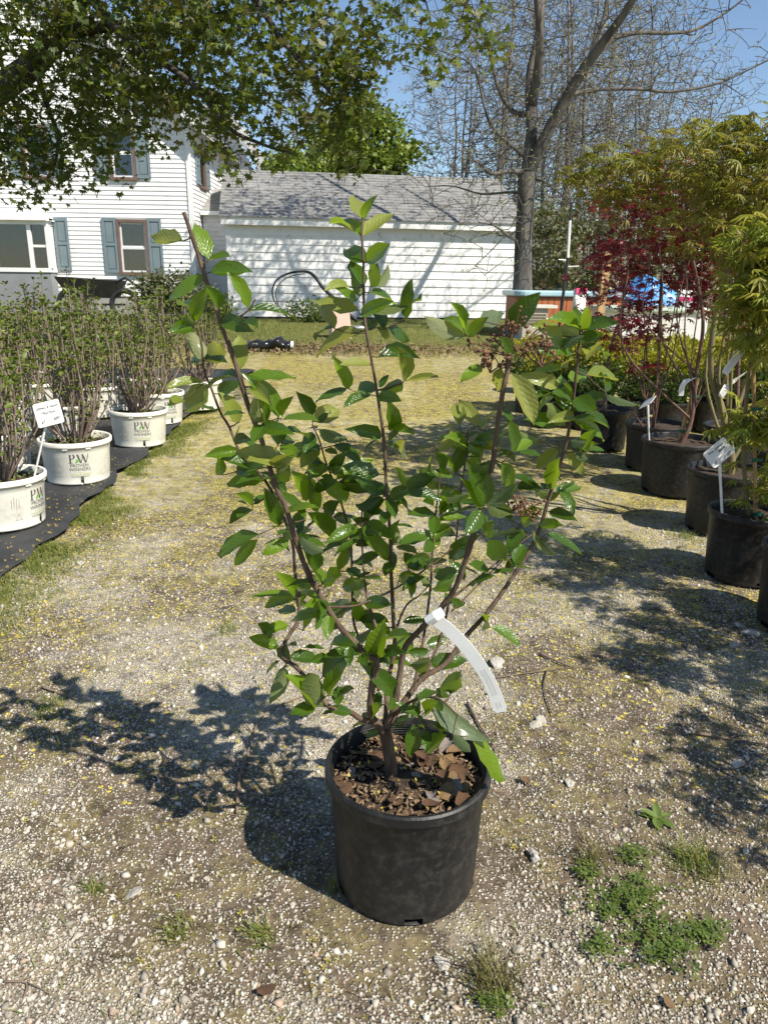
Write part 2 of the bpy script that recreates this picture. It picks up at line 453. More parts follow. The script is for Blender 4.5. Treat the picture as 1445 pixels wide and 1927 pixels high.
def gravel_stone_mat():
    m, nt, out = new_mat('gravel_stone')
    at = nd(nt, 'ShaderNodeAttribute', attribute_name='rnd')
    r = ramp_(nt, at.outputs['Fac'], [(0.0, (0.20, 0.175, 0.145)), (0.25, (0.32, 0.285, 0.23)), (0.6, (0.47, 0.435, 0.365)), (0.86, (0.66, 0.62, 0.55)), (0.97, (0.38, 0.26, 0.18)), (1.0, (0.12, 0.11, 0.10))])
    tc = nd(nt, 'ShaderNodeTexCoord')
    n = noise_(nt, tc.outputs['Object'], 220, 3)
    col = mixc(nt, math_(nt, 'MULTIPLY', n.outputs[0], 0.5), r.outputs[0], (0.30, 0.265, 0.215), 'MIX')
    b = nd(nt, 'ShaderNodeBsdfPrincipled'); b.inputs['Roughness'].default_value = 0.85
    b.inputs['Specular IOR Level'].default_value = 0.25
    nt.links.new(col, b.inputs['Base Color'])
    nt.links.new(b.outputs[0], out.inputs['Surface'])
    return m
M['gravel'] = gravel_stone_mat()

def ground_mat():
    m, nt, out = new_mat('gravel_yard')
    tc = nd(nt, 'ShaderNodeTexCoord'); vec = tc.outputs['Object']
    sp = nd(nt, 'ShaderNodeSeparateXYZ'); nt.links.new(vec, sp.inputs[0])
    # soil
    n1 = noise_(nt, vec, 60, 6, 0.7)
    soil = ramp_(nt, n1.outputs[0], [(0.3, (0.068, 0.050, 0.035)), (0.7, (0.18, 0.142, 0.102))]).outputs[0]
    # gravel grains
    vo = nd(nt, 'ShaderNodeTexVoronoi', i_Scale=150.0); nt.links.new(vec, vo.inputs['Vector'])
    sc = nd(nt, 'ShaderNodeSeparateColor'); nt.links.new(vo.outputs['Color'], sc.inputs[0])
    grain = ramp_(nt, sc.outputs[0], [(0.0, (0.17, 0.145, 0.115)), (0.35, (0.34, 0.31, 0.26)), (0.7, (0.50, 0.47, 0.41)), (1.0, (0.66, 0.63, 0.57))]).outputs[0]
    edge = ramp_(nt, vo.outputs['Distance'], [(0.30, 1.0), (0.62, 0.0)]).outputs[0]
    da = nd(nt, 'ShaderNodeAttribute', attribute_name='dens')
    dens = ramp_(nt, da.outputs['Fac'], [(0.15, 0.38), (0.75, 0.97)]).outputs[0]
    fines = ramp_(nt, n1.outputs[0], [(0.3, (0.25, 0.22, 0.175)), (0.7, (0.45, 0.41, 0.335))]).outputs[0]
    soil = mixc(nt, ramp_(nt, da.outputs['Fac'], [(0.35, 0.0), (0.75, 0.9)]).outputs[0], soil, fines)
    sep2 = math_(nt, 'LESS_THAN', sc.outputs[1], dens)
    col = mixc(nt, math_(nt, 'MULTIPLY', edge, sep2), soil, grain)
    # fallen yellow petals and moss, thicker towards the back of the yard
    far = nd(nt, 'ShaderNodeMapRange', i_From_Min=1.3, i_From_Max=6.0, i_To_Min=-0.05, i_To_Max=0.95)
    nt.links.new(sp.outputs[1], far.inputs[0])
    v2 = nd(nt, 'ShaderNodeTexVoronoi', i_Scale=70.0); nt.links.new(vec, v2.inputs['Vector'])
    s2 = nd(nt, 'ShaderNodeSeparateColor'); nt.links.new(v2.outputs['Color'], s2.inputs[0])
    pn = noise_(nt, vec, 0.9, 4, 0.6)
    th = math_(nt, 'MULTIPLY', far.outputs[0], math_(nt, 'MULTIPLY', pn.outputs[0], 1.8))
    pet = math_(nt, 'MULTIPLY', math_(nt, 'LESS_THAN', s2.outputs[0], th), math_(nt, 'LESS_THAN', v2.outputs['Distance'], 0.45))
    col = mixc(nt, pet, col, (0.56, 0.46, 0.085))
    mn = noise_(nt, vec, 5.5, 8, 0.74)
    moss = ramp_(nt, mn.outputs[0], [(0.45, 0.0), (0.55, 0.95)]).outputs[0]
    n4 = noise_(nt, vec, 48, 5, 0.75)
    mossc = ramp_(nt, n4.outputs[0], [(0.35, (0.19, 0.18, 0.035)), (0.65, (0.42, 0.36, 0.10))]).outputs[0]
    far2 = nd(nt, 'ShaderNodeMapRange', i_From_Min=1.5, i_From_Max=6.0, i_To_Min=0.25, i_To_Max=1.0)
    nt.links.new(sp.outputs[1], far2.inputs[0])
    spk = ramp_(nt, n4.outputs[0], [(0.40, 0.15), (0.56, 1.0)]).outputs[0]
    col = mixc(nt, math_(nt, 'MULTIPLY', math_(nt, 'MULTIPLY', moss, far2.outputs[0]), spk), col, mossc)
    # uneven damp and dusty patches
    un = noise_(nt, vec, 13.0, 9, 0.78)
    col = mixc(nt, 1.0, col, ramp_(nt, un.outputs[0], [(0.36, (0.45, 0.43, 0.40)), (0.49, (0.98, 0.98, 0.97)), (0.64, (1.38, 1.34, 1.28))]).outputs[0], 'MULTIPLY')
    # lawn beyond the gravel
    lw = noise_(nt, vec, 0.55, 4, 0.6)
    lawn_y = math_(nt, 'ADD', sp.outputs[1], math_(nt, 'MULTIPLY', lw.outputs[0], 5.0))
    lawn = nd(nt, 'ShaderNodeMapRange', i_From_Min=14.6, i_From_Max=16.2, i_To_Min=0.0, i_To_Max=1.0)
    nt.links.new(lawn_y, lawn.inputs[0])
    ln = noise_(nt, vec, 7, 6, 0.75)
    lawnc = ramp_(nt, ln.outputs[0], [(0.3, (0.075, 0.085, 0.022)), (0.5, (0.13, 0.14, 0.034)), (0.68, (0.22, 0.19, 0.075))]).outputs[0]
    col = mixc(nt, lawn.outputs[0], col, lawnc)
    b = nd(nt, 'ShaderNodeBsdfPrincipled'); b.inputs['Roughness'].default_value = 0.95
    b.inputs['Specular IOR Level'].default_value = 0.15
    nt.links.new(col, b.inputs['Base Color'])
    bh = math_(nt, 'ADD', math_(nt, 'MULTIPLY', math_(nt, 'MULTIPLY', edge, sep2), 0.6), math_(nt, 'MULTIPLY', n1.outputs[0], 0.7))
    bp = nd(nt, 'ShaderNodeBump', i_Strength=0.9, i_Distance=0.008)
    nt.links.new(bh, bp.inputs['Height']); nt.links.new(bp.outputs[0], b.inputs['Normal'])
    nt.links.new(b.outputs[0], out.inputs['Surface'])
    return m
M['ground'] = ground_mat()

# ------------------------------------------------------------------ ground
POT = G(762, 1640)            # centre of the big black pot's foot
POT.z = 0.0
def axis(lo, hi, fine_lo, fine_hi, step, grow=1.22):
    a = list(np.arange(fine_lo, fine_hi + 1e-6, step))
    s = step
    while a[-1] < hi: s *= grow; a.append(a[-1] + s)
    s = step
    while a[0] > lo: s *= grow; a.insert(0, a[0] - s)
    return np.array(a)
xs = axis(-400, 400, -2.2, 2.2, 0.03)
ys = axis(-60, 900, 0.7, 5.0, 0.03)
XX, YY = np.meshgrid(xs, ys)
def micro(x, y):
    fade = np.clip((14 - np.abs(y)) / 6, 0, 1)
    return fade * ((vnoise(x, y, 1.1, 3) - 0.5) * 0.035 + (vnoise(x, y, 9, 3) - 0.5) * 0.014)
def gz(x, y):
    return gh(x, y) + micro(x, y) - 0.012
ZZ = gz(XX, YY)
# the ground is trodden flat under the big pot
dpot = np.hypot(XX - POT.x, YY - POT.y)
ZZ = np.where(dpot < 0.25, ZZ * np.clip((dpot - 0.15) / 0.1, 0, 1) - 0.001, ZZ)
ny, nx = XX.shape
idx = np.arange(nx * ny).reshape(ny, nx)
quads = np.stack([idx[:-1, :-1], idx[:-1, 1:], idx[1:, 1:], idx[1:, :-1]], -1).reshape(-1, 4)
me = bpy.data.meshes.new('ground')
me.from_pydata(np.stack([XX, YY, ZZ], -1).reshape(-1, 3).tolist(), [], quads.tolist())
me.materials.append(M['ground'])
me.polygons.foreach_set('use_smooth', [True] * len(me.polygons))
def gdens(x, y):
    a = vnoise(x + 3, y, 1.25, 5); b = vnoise(x, y + 8, 4.5, 3)
    return np.clip((0.72 * a + 0.28 * b - 0.36) * 3.6, 0, 1)
at_ = me.attributes.new('dens', 'FLOAT', 'POINT')
at_.data.foreach_set('value', gdens(XX, YY).reshape(-1).astype(np.float32))
ground = link(bpy.data.objects.new('ground', me))
tag(ground, 'pale gravel nursery yard with fallen yellow flowers and lawn behind', None, None, 'structure')

# ------------------------------------------------------------------ loose gravel (real stones near the camera)
rs = np.random.RandomState(11)
def ico():
    t = (1 + 5 ** 0.5) / 2
    v = np.array([(-1, t, 0), (1, t, 0), (-1, -t, 0), (1, -t, 0), (0, -1, t), (0, 1, t), (0, -1, -t), (0, 1, -t), (t, 0, -1), (t, 0, 1), (-t, 0, -1), (-t, 0, 1)], float)
    v /= np.linalg.norm(v[0])
    f = [(0, 11, 5), (0, 5, 1), (0, 1, 7), (0, 7, 10), (0, 10, 11), (1, 5, 9), (5, 11, 4), (11, 10, 2), (10, 7, 6), (7, 1, 8), (3, 9, 4), (3, 4, 2), (3, 2, 6), (3, 6, 8), (3, 8, 9), (4, 9, 5), (2, 4, 11), (6, 2, 10), (8, 6, 7), (9, 8, 1)]
    return v, np.array(f)
IV, IF = ico()
def rand_frames(n, rs_):
    a = rs_.randn(n, 3); b = rs_.randn(n, 3)
    return a, b
def sample_yard(n, rs_, d0=0.95, d1=4.2, pw=1.0, spread=0.62):
    u = rs_.rand(n)
    d = d0 * (d1 / d0) ** (u ** pw)
    w = np.maximum(0.95, d * spread + 0.28)
    x = (rs_.rand(n) * 2 - 1) * w
    return x, d
def keep_out(x, y):
    return np.hypot(x - POT.x, y - POT.y) > 0.147
FAB_EDGE = [G(*p) for p in ((-260, 1330), (0, 1098), (60, 1052), (110, 1008), (165, 955), (230, 893), (290, 842), (345, 795), (420, 738), (470, 705))]
def fab_x(y):
    yy = np.array([p.y for p in FAB_EDGE]); xx = np.array([p.x for p in FAB_EDGE])
    o = np.argsort(yy)
    return np.interp(y, yy[o], xx[o])
N_ST = 120000
x, y = sample_yard(N_ST, rs, 0.95, 4.4, 0.95)
den = gdens(x, y)
ok = keep_out(x, y) & (rs.rand(N_ST) < np.clip(0.30 + den * 0.9, 0.10, 1.0)) & (x > fab_x(y) + 0.12 * rs.rand(N_ST))
x, y = x[ok], y[ok]; n = len(x)
sz = np.exp(rs.randn(n) * 0.48 + math.log(0.0028)) 
sz = np.clip(sz, 0.0018, 0.013)
A, B = rand_frames(n, rs)
Mm = frames(A, B, sz * (0.75 + rs.rand(n) * 0.6), sz * (0.8 + rs.rand(n) * 0.7), sz * (0.5 + rs.rand(n) * 0.4))
z = gz(x, y) + sz * 0.12
OCV = np.array([(1, 0.1, 0), (-0.9, 0.2, 0.1), (0.1, 1, -0.1), (0, -0.9, 0.2), (0.2, 0.1, 0.95), (-0.1, 0, -1.0), (0.6, -0.55, 0.55), (-0.55, 0.6, 0.5)], float)
OCF = np.array([(0, 2, 4), (2, 7, 4), (7, 1, 4), (2, 1, 7), (1, 3, 4), (3, 6, 4), (6, 0, 4), (3, 0, 6), (2, 0, 5), (1, 2, 5), (3, 1, 5), (0, 3, 5)])
gst = scatter('loose_gravel', OCV, OCF, Mm, np.stack([x, y, z], 1), M['gravel'])
tag(gst, 'loose pale gravel stones scattered over the yard in front', 'gravel', None, 'stuff')

# fallen yellow maple flowers
def petals(name, x, y, z, mat, smin, smax, seed, label):
    r = np.random.RandomState(seed); n = len(x)
    tv = [(0, 0, 0), (0.75, 0.15, 0.25), (0.55, 0.5, 0.1), (-0.15, 0.95, 0.3), (-0.5, 0.6, 0.05), (-0.8, -0.35, 0.3), (-0.4, -0.7, 0.1), (0.35, -0.9, 0.25), (0.5, -0.5, 0.1)]
    tf = [(0, 1, 2), (0, 3, 4), (0, 5, 6), (0, 7, 8)]
    s = smin + (smax - smin) * r.rand(n) ** 1.6
    Yv = np.stack([np.cos(r.rand(n) * 6.28), np.sin(r.rand(n) * 6.28), r.randn(n) * 0.3], 1)
    Zv = np.stack([r.randn(n) * 0.35, r.randn(n) * 0.35, np.ones(n)], 1)
    o = scatter(name, tv, tf, frames(Yv, Zv, s, s * (0.6 + r.rand(n) * 0.6), s), np.stack([x, y, z], 1), mat)
    return tag(o, label, 'petals', None, 'stuff')
n = 46000
x, y = sample_yard(n, rs, 0.95, 11.5, 0.60)
pat = vnoise(x + 30, y, 2.2, 4)
ok = keep_out(x, y) & (rs.rand(n) < np.clip((pat - 0.42) * 4.5, 0.03, 1) * np.clip(0.12 + (y - 1.4) * 0.22, 0.12, 1)) & (x > fab_x(y) + 0.05)
x, y = x[ok], y[ok]
petals('fallen_flowers', x, y, gz(x, y) + 0.006, M['petal'], 0.005, 0.0105, 3, 'small yellow fallen flowers scattered over the gravel yard')

# ------------------------------------------------------------------ landscape fabric on the left
mb = MB()
rows = []
for k in range(60):
    t = k / 59
    yv = 2.0 + t * 8.2
    ex = float(fab_x(yv)) + 0.025 * math.sin(yv * 7) + 0.02 * math.sin(yv * 17 + 1)
    row = []
    for j in range(16):
        xx_ = ex - (j / 15) ** 1.5 * 6.0
        lift = 0.016 + 0.010 * math.sin(yv * 9 + j) * (0.5 if j else 1.0) + 0.006 * math.sin(j * 2.2 + yv * 3)
        row.append((xx_, yv, float(gh(xx_, yv)) + lift + (0.008 if j < 2 else 0)))
    rows.append(row)
vv = [p for r in rows for p in r]
ff = [(a * 16 + b + 1, a * 16 + b, (a + 1) * 16 + b, (a + 1) * 16 + b + 1) for a in range(59) for b in range(15)]
mb.add(vv, ff)
fab = mb.build('landscape_fabric', M['fabric'], smooth_=True)
sol = fab.modifiers.new('thick', 'SOLIDIFY'); sol.thickness = 0.003; sol.offset = -1
tag(fab, 'black woven landscape fabric laid under the white pots', 'fabric', None, 'structure')
n = 5200
yv = 2.6 + 6.5 * rs.rand(n) ** 0.8
xv = fab_x(yv) - 0.02 - rs.rand(n) ** 1.3 * 2.8
pat = vnoise(xv, yv, 2.6, 3)
ok = rs.rand(n) < np.clip((pat - 0.40) * 5, 0, 1)
xv, yv = xv[ok], yv[ok]
petals('dry_flowers', xv, yv, gh(xv, yv) + 0.031, M['petal_dry'], 0.007, 0.014, 5, 'dry orange fallen flowers lying on the black fabric')

# ------------------------------------------------------------------ grass
BLV = [(-0.5, 0, 0), (0.5, 0, 0), (-0.36, 0.10, 0.5), (0.36, 0.10, 0.5), (0, 0.42, 1.0)]
BLF = [(0, 1, 3), (0, 3, 2), (2, 3, 4)]
def blades(name, x, y, z, h, w, seed, mat, parent=None, lean=0.5):
    r = np.random.RandomState(seed); n = len(x)
    a = r.rand(n) * 6.283
    X = np.stack([np.cos(a), np.sin(a), np.zeros(n)], 1)
    Yv = np.stack([-np.sin(a), np.cos(a), np.zeros(n)], 1)
    le = (r.rand(n) * lean * 2)[:, None]
    Zv = np.array([[0, 0, 1.0]]) + Yv * le * 0.5
    hh = h * (0.5 + r.rand(n))
    Mx = np.stack([X * (w * (0.7 + 0.6 * r.rand(n)))[:, None], Yv * (hh * (0.4 + le[:, 0]))[:, None], Zv * hh[:, None]], axis=2)
    return scatter(name, BLV, BLF, Mx, np.stack([x, y, z], 1), mat, parent)
# strip of grass along the fabric edge
n = 34000
yv = 2.2 + 6.0 * rs.rand(n) ** 0.9
off = np.abs(rs.randn(n)) * 0.13
xv = fab_x(yv) + 0.0 + off - 0.03
pat = vnoise(xv, yv, 3.2, 3)
ok = rs.rand(n) < np.clip((pat - 0.44) * 6, 0.02, 1)
xv, yv = xv[ok], yv[ok]
g = blades('edge_grass', xv, yv, gz(xv, yv), 0.022, 0.0034, 7, M['grass'], lean=0.9)
tag(g, 'strip of short green grass growing along the black fabric edge', 'grass', None, 'stuff')
# thin grass in the gravel
n = 70000
x, y = sample_yard(n, rs, 1.0, 11.5, 0.62)
pat = vnoise(x + 9, y + 3, 5.0, 5)
ok = keep_out(x, y) & (rs.rand(n) < np.clip((pat - 0.56) * 8, 0.0, 1) * np.clip(0.16 + (y - 1.5) * 0.22, 0.14, 1.0)) & (x > fab_x(y) + 0.1)
x, y = x[ok], y[ok]
g = blades('sparse_grass', x, y, gz(x, y), 0.018, 0.0028, 8, M['grass'], lean=0.9)
tag(g, 'thin tufts of short yellow green grass in the gravel', 'grass', None, 'stuff')
# dry straw and broken bits among the stones
n = 2600
x, y = sample_yard(n, rs, 0.95, 5.0, 0.9)
ok = keep_out(x, y) & (x > fab_x(y) + 0.05)
x, y = x[ok], y[ok]; n = len(x)
a_ = rs.rand(n) * 6.283
ln_ = 0.010 + 0.045 * rs.rand(n) ** 2.5
Mx = frames(np.stack([np.cos(a_), np.sin(a_), 0.08 * rs.randn(n)], 1), np.tile([0, 0, 1.0], (n, 1)) + 0.3 * rs.randn(n, 3), np.full(n, 0.0016), ln_, ln_)
st_o = scatter('dry_straw', [(-0.5, 0, 0), (0.5, 0, 0), (0.4, 0.5, 0.05), (-0.4, 0.5, 0.05), (0.1, 1, 0)], [(0, 1, 2), (0, 2, 3), (3, 2, 4)], Mx, np.stack([x, y, gz(x, y) + 0.007], 1), M['litter'])
tag(st_o, 'dry straw and broken stalks scattered among the gravel', 'straw', None, 'stuff')
# lawn before the garage
n = 24000
yv = 12.0 + 7.2 * rs.rand(n) ** 1.0
xv = -5 + 14 * rs.rand(n)
pat = vnoise(xv, yv, 0.8, 4)
ok = rs.rand(n) < np.clip((pat - 0.34) * 4, 0.05, 1)
xv, yv = xv[ok], yv[ok]
g = blades('lawn_grass', xv, yv, gz(xv, yv), 0.055, 0.008, 9, M['grass'], lean=0.6)
tag(g, 'rough green lawn in front of the white garage', 'grass', None, 'stuff')
# brown leaf litter at the edge of the lawn
n = 3800
c0 = G(690, 662)
xv = c0.x - 0.9 + rs.randn(n) * 1.9; yv = c0.y + 0.2 + rs.randn(n) * 0.42
z = gz(xv, yv) + 0.02 + 0.05 * rs.rand(n)
Yv = rs.randn(n, 3); Zv = rs.randn(n, 3) * 0.6 + np.array([[0, 0, 1]])
s = 0.02 + 0.035 * rs.rand(n)
lit = scatter('leaf_litter', [(0, -0.6, 0), (0.4, 0, 0.15), (0, 0.7, 0), (-0.4, 0, 0.2)], [(0, 1, 2), (0, 2, 3)], frames(Yv, Zv, s, s, s), np.stack([xv, yv, z], 1), M['litter'])
tag(lit, 'band of brown dead leaves where the gravel meets the lawn', 'leaves', None, 'stuff')

# ------------------------------------------------------------------ house, wing and garage
def siding(mb, o, u, nrm, width, z0, z1, course, holes=(), lim=None, proud=0.022):
    """lapped boards: o origin (at z=0), u direction along, nrm outward normal"""
    o = Vector(o); u = Vector(u); nrm = Vector(nrm)
    k = int(round((z1 - z0) / course)); c = (z1 - z0) / k
    for i in range(k):
        a = z0 + i * c; b = a + c
        ua, ub = (0.0, width) if lim is None else lim((a + b) / 2)
        if ub - ua < 0.05: continue
        segs = [(ua, ub)]
        for (h0, h1, hz0, hz1) in holes:
            if hz0 < (a + b) / 2 < hz1:
                ns = []
                for s0, s1 in segs:
                    if h1 <= s0 or h0 >= s1: ns.append((s0, s1)); continue
                    if h0 > s0: ns.append((s0, h0))
                    if h1 < s1: ns.append((h1, s1))
                segs = ns
        for s0, s1 in segs:
            q = lambda s, zz, p: o + u * s + nrm * p + Vector((0, 0, zz))
            lo = [q(s0, a, proud), q(s1, a, proud), q(s1, a, -0.02), q(s0, a, -0.02)]
            hi = [q(s0, b + 0.004, 0.004), q(s1, b + 0.004, 0.004), q(s1, b + 0.004, -0.02), q(s0, b + 0.004, -0.02)]
            mb.hexa(lo + hi)

HY = 20.0
hc = P(361, 400, HY)                       # right front corner of the house
XC = hc.x
HZ0 = 0.50
house = empty('farmhouse', (0, 0, 0))
tag(house, 'two storey white clapboard house with blue grey shutters at left', 'house')
def fx(px, py=450): return P(px, py, HY).x
def fz(py, px=240): return P(px, py, HY).z
XL = XC - 9.5
EAVE = fz(218, 352)
wins = [  # px x0,x1, y0,y1, shutters
    (221, 267, 236, 334), (64, 110, 240, 334), (223, 279, 414, 512)]
holes = []
for (a, b, c, d) in wins:
    holes.append((fx(a) - XL, fx(b) - XL, fz(d), fz(c)))
bay = (fx(-60) - XL, fx(104) - XL, fz(507), fz(420))
holes.append(bay)
base_win = (fx(276) - XL, fx(312) - XL, HZ0 + 0.05, HZ0 + 0.42)
mb = MB()
W = XC - XL
siding(mb, (XL, HY, 0), (1, 0, 0), (0, -1, 0), W, HZ0 + 0.42, EAVE, 0.105, holes)
ridge_u = W / 2; pitch = 0.92
siding(mb, (XL, HY, 0), (1, 0, 0), (0, -1, 0), W, EAVE, EAVE + ridge_u * pitch - 0.1, 0.105, [],
       lambda zz: ((zz - EAVE) / pitch, W - (zz - EAVE) / pitch))
# side wall running back from the corner
SW = 4.6
wy0, wy1 = 20.95, 21.65
sw0 = P(382, 352, 21.3).z; sw1 = P(382, 282, 21.3).z
siding(mb, (XC, HY, 0), (0, 1, 0), (1, 0, 0), SW, HZ0, EAVE - 0.02, 0.105, [(wy0 - HY, wy1 - HY, sw0, sw1)])
mb.build('siding', M['siding'], house)
mb = MB()
mb.box2((XL, HY + 0.01, -0.2), (XC - 0.02, HY + 0.3, HZ0 + 0.415))
mb.box2((XC - 0.3, HY + 0.01, -0.2), (XC - 0.01, HY + SW, HZ0 + 0.0))
mb.build('foundation', M['concrete'], house)
mb = MB()
mb.box2((XC - 0.06, HY - 0.045, HZ0 + 0.05), (XC + 0.045, HY + 0.06, EAVE))
mb.build('corner_board', M['trim'], house)
# roof: two slopes with soffit overhang, and rake boards on the gable
mb = MB(); tk = 0.16; ovh = 0.38; fr = 0.35
ze = EAVE - ovh * pitch; zr = EAVE + ridge_u * pitch
xr = XL + ridge_u
for sgn in (-1, 1):
    xe = xr + sgn * (ridge_u + ovh)
    y0, y1 = HY - fr, HY + SW + 3
    lo = [(xe, y0, ze), (xr, y0, zr), (xr, y1, zr), (xe, y1, ze)]
    hi = [(p[0], p[1], p[2] + tk) for p in lo]
    if sgn < 0: lo = lo[::-1]; hi = hi[::-1]
    mb.hexa(lo + hi)
roof = mb.build('roof', M['shingle'], house)
mb = MB()
for sgn in (-1, 1):
    xe = xr + sgn * (ridge_u + ovh)
    lo = [(xe, HY - fr - 0.03, ze - 0.08), (xr, HY - fr - 0.03, zr - 0.08), (xr, HY - fr - 0.002, zr - 0.08), (xe, HY - fr - 0.002, ze - 0.08)]
    hi = [(p[0], p[1], p[2] + tk + 0.10) for p in lo]
    mb.hexa(lo + hi)
    mb.hexa([(xe, HY - fr, ze - 0.02), (xr + sgn * ridge_u, HY - fr, EAVE - 0.02), (xr + sgn * ridge_u, HY + SW + 2.9, EAVE - 0.02), (xe, HY + SW + 2.9, ze - 0.02),
             (xe, HY - fr, ze - 0.004), (xr + sgn * ridge_u, HY - fr, EAVE - 0.004), (xr + sgn * ridge_u, HY + SW + 2.9, EAVE - 0.004), (xe, HY + SW + 2.9, ze - 0.004)])
mb.build('rake_board', M['trim'], house)

def shutter(parent, x0, x1, z0, z1, y, nx=None):
    """two-panel shutter on the front wall (or on the side wall when nx is given)"""
    def bx_(mb, a, b):
        if nx is None: mb.box2((a[0], y - a[1], a[2]), (b[0], y - b[1], b[2]))
        else: mb.box2((nx + a[1], a[0], a[2]), (nx + b[1], b[0], b[2]))
    w = x1 - x0; f = 0.055 if nx is None else 0.05
    zm = z0 + (z1 - z0) * 0.52
    mb = MB()
    bx_(mb, (x0, 0.025, z0), (x0 + f, 0.062, z1)); bx_(mb, (x1 - f, 0.025, z0), (x1, 0.062, z1))
    for a, b in ((z0, z0 + f * 1.3), (zm - f * 0.6, zm + f * 0.6), (z1 - f * 1.3, z1)):
        bx_(mb, (x0 + f + 0.001, 0.025, a), (x1 - f - 0.001, 0.060, b))
    sh = mb.build('shutter', M['shutter'], parent)
    for a, b in ((z0 + f * 1.3, zm - f * 0.6), (zm + f * 0.6, z1 - f * 1.3)):
        mb = MB()
        bx_(mb, (x0 + f + 0.001, 0.024, a + 0.001), (x1 - f - 0.001, 0.040, b - 0.001))
        bx_(mb, (x0 + f + 0.03, 0.041, a + 0.03), (x1 - f - 0.03, 0.050, b - 0.03))
        mb.build('panel', M['shutter'], sh)

def glass_mat():
    m, nt, out = new_mat('window_glass')
    t = nd(nt, 'ShaderNodeBsdfTransparent'); t.inputs['Color'].default_value = (0.75, 0.78, 0.78, 1)
    g = nd(nt, 'ShaderNodeBsdfGlossy', i_Roughness=0.02)
    fr_ = nd(nt, 'ShaderNodeFresnel', i_IOR=1.5)
    mx = nd(nt, 'ShaderNodeMixShader')
    f = math_(nt, 'ADD', math_(nt, 'MULTIPLY', fr_.outputs[0], 1.0), 0.06)
    nt.links.new(f, mx.inputs[0]); nt.links.new(t.outputs[0], mx.inputs[1]); nt.links.new(g.outputs[0], mx.inputs[2])
    nt.links.new(mx.outputs[0], out.inputs['Surface'])
    return m
M['glass'] = glass_mat()

def window(parent, x0, x1, z0, z1, y, curtain=True, trim='brown_trim', screen=False):
    """double hung window set into the front wall at y"""
    root = MB(); f = 0.055
    root.box2((x0 - 0.01, y - 0.055, z0 - 0.01), (x0 + f, y + 0.06, z1 + 0.02))
    root.box2((x1 - f, y - 0.055, z0 - 0.01), (x1 + 0.01, y + 0.06, z1 + 0.02))
    root.box2((x0 + f, y - 0.055, z1 - f), (x1 - f, y + 0.06, z1 + 0.018))
    w = root.build('window', M[trim], parent)
    s = MB(); s.box2((x0 - 0.03, y - 0.085, z0 - 0.07), (x1 + 0.03, y + 0.06, z0 - 0.002)); s.build('sill', M['brown_trim'], w)
    xa, xb = x0 + f + 0.002, x1 - f - 0.002; za, zb = z0, z1 - f - 0.002
    zm = (za + zb) / 2
    for (a, b, yy) in ((za, zm, y - 0.02), (zm + 0.002, zb, y + 0.01)):
        s = MB(); t = 0.042
        s.box2((xa, yy, a), (xa + t, yy + 0.028, b)); s.box2((xb - t, yy, a), (xb, yy + 0.028, b))
        s.box2((xa + t, yy + 0.001, a), (xb - t, yy + 0.027, a + t)); s.box2((xa + t, yy + 0.001, b - t), (xb - t, yy + 0.027, b))
        s.build('sash', M['sash'], w)
        g = MB(); g.box2((xa + t, yy + 0.012, a + t), (xb - t, yy + 0.016, b - t)); g.build('pane', M['glass'], w)
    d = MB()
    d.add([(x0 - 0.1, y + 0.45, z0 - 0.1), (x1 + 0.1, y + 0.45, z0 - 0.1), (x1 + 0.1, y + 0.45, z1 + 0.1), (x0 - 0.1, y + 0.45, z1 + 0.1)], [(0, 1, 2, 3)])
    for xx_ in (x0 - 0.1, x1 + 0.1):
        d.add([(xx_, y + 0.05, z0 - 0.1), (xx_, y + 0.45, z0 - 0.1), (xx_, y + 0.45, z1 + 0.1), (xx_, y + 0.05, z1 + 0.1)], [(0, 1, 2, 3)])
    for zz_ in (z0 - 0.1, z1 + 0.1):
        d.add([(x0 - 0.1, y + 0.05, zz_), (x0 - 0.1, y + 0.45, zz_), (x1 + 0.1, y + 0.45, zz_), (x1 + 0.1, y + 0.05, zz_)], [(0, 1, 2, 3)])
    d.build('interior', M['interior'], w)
    if curtain:
        c = MB(); n = 40
        vv = []; ff = []
        for i in range(n + 1):
            t = i / n
            xx_ = x0 + f + 0.02 + (x1 - x0 - 2 * f - 0.04) * t
            dy = 0.03 * math.sin(t * 34) + 0.012 * math.sin(t * 71 + 1)
            bot = z0 + 0.02
            vv += [(xx_, y + 0.20 + dy, bot), (xx_, y + 0.20 + dy * 0.6, z1 - 0.06)]
            if i: ff.append((2 * i - 2, 2 * i, 2 * i + 1, 2 * i - 1))
        c.add(vv, ff); c.build('curtain', M['curtain'] if curtain is True else M[curtain], w, True)
    return w
for k, (a, b, c, d) in enumerate(wins):
    x0, x1, z0, z1 = fx(a), fx(b), fz(d), fz(c)
    window(house, x0, x1, z0, z1, HY, 'screen' if k < 2 else True)
    sw = 0.345
    shutter(house, x0 - 0.02 - sw, x0 - 0.02, z0 - 0.02, z1 + 0.04, HY)
    shutter(house, x1 + 0.02, x1 + 0.02 + sw, z0 - 0.02, z1 + 0.04, HY)
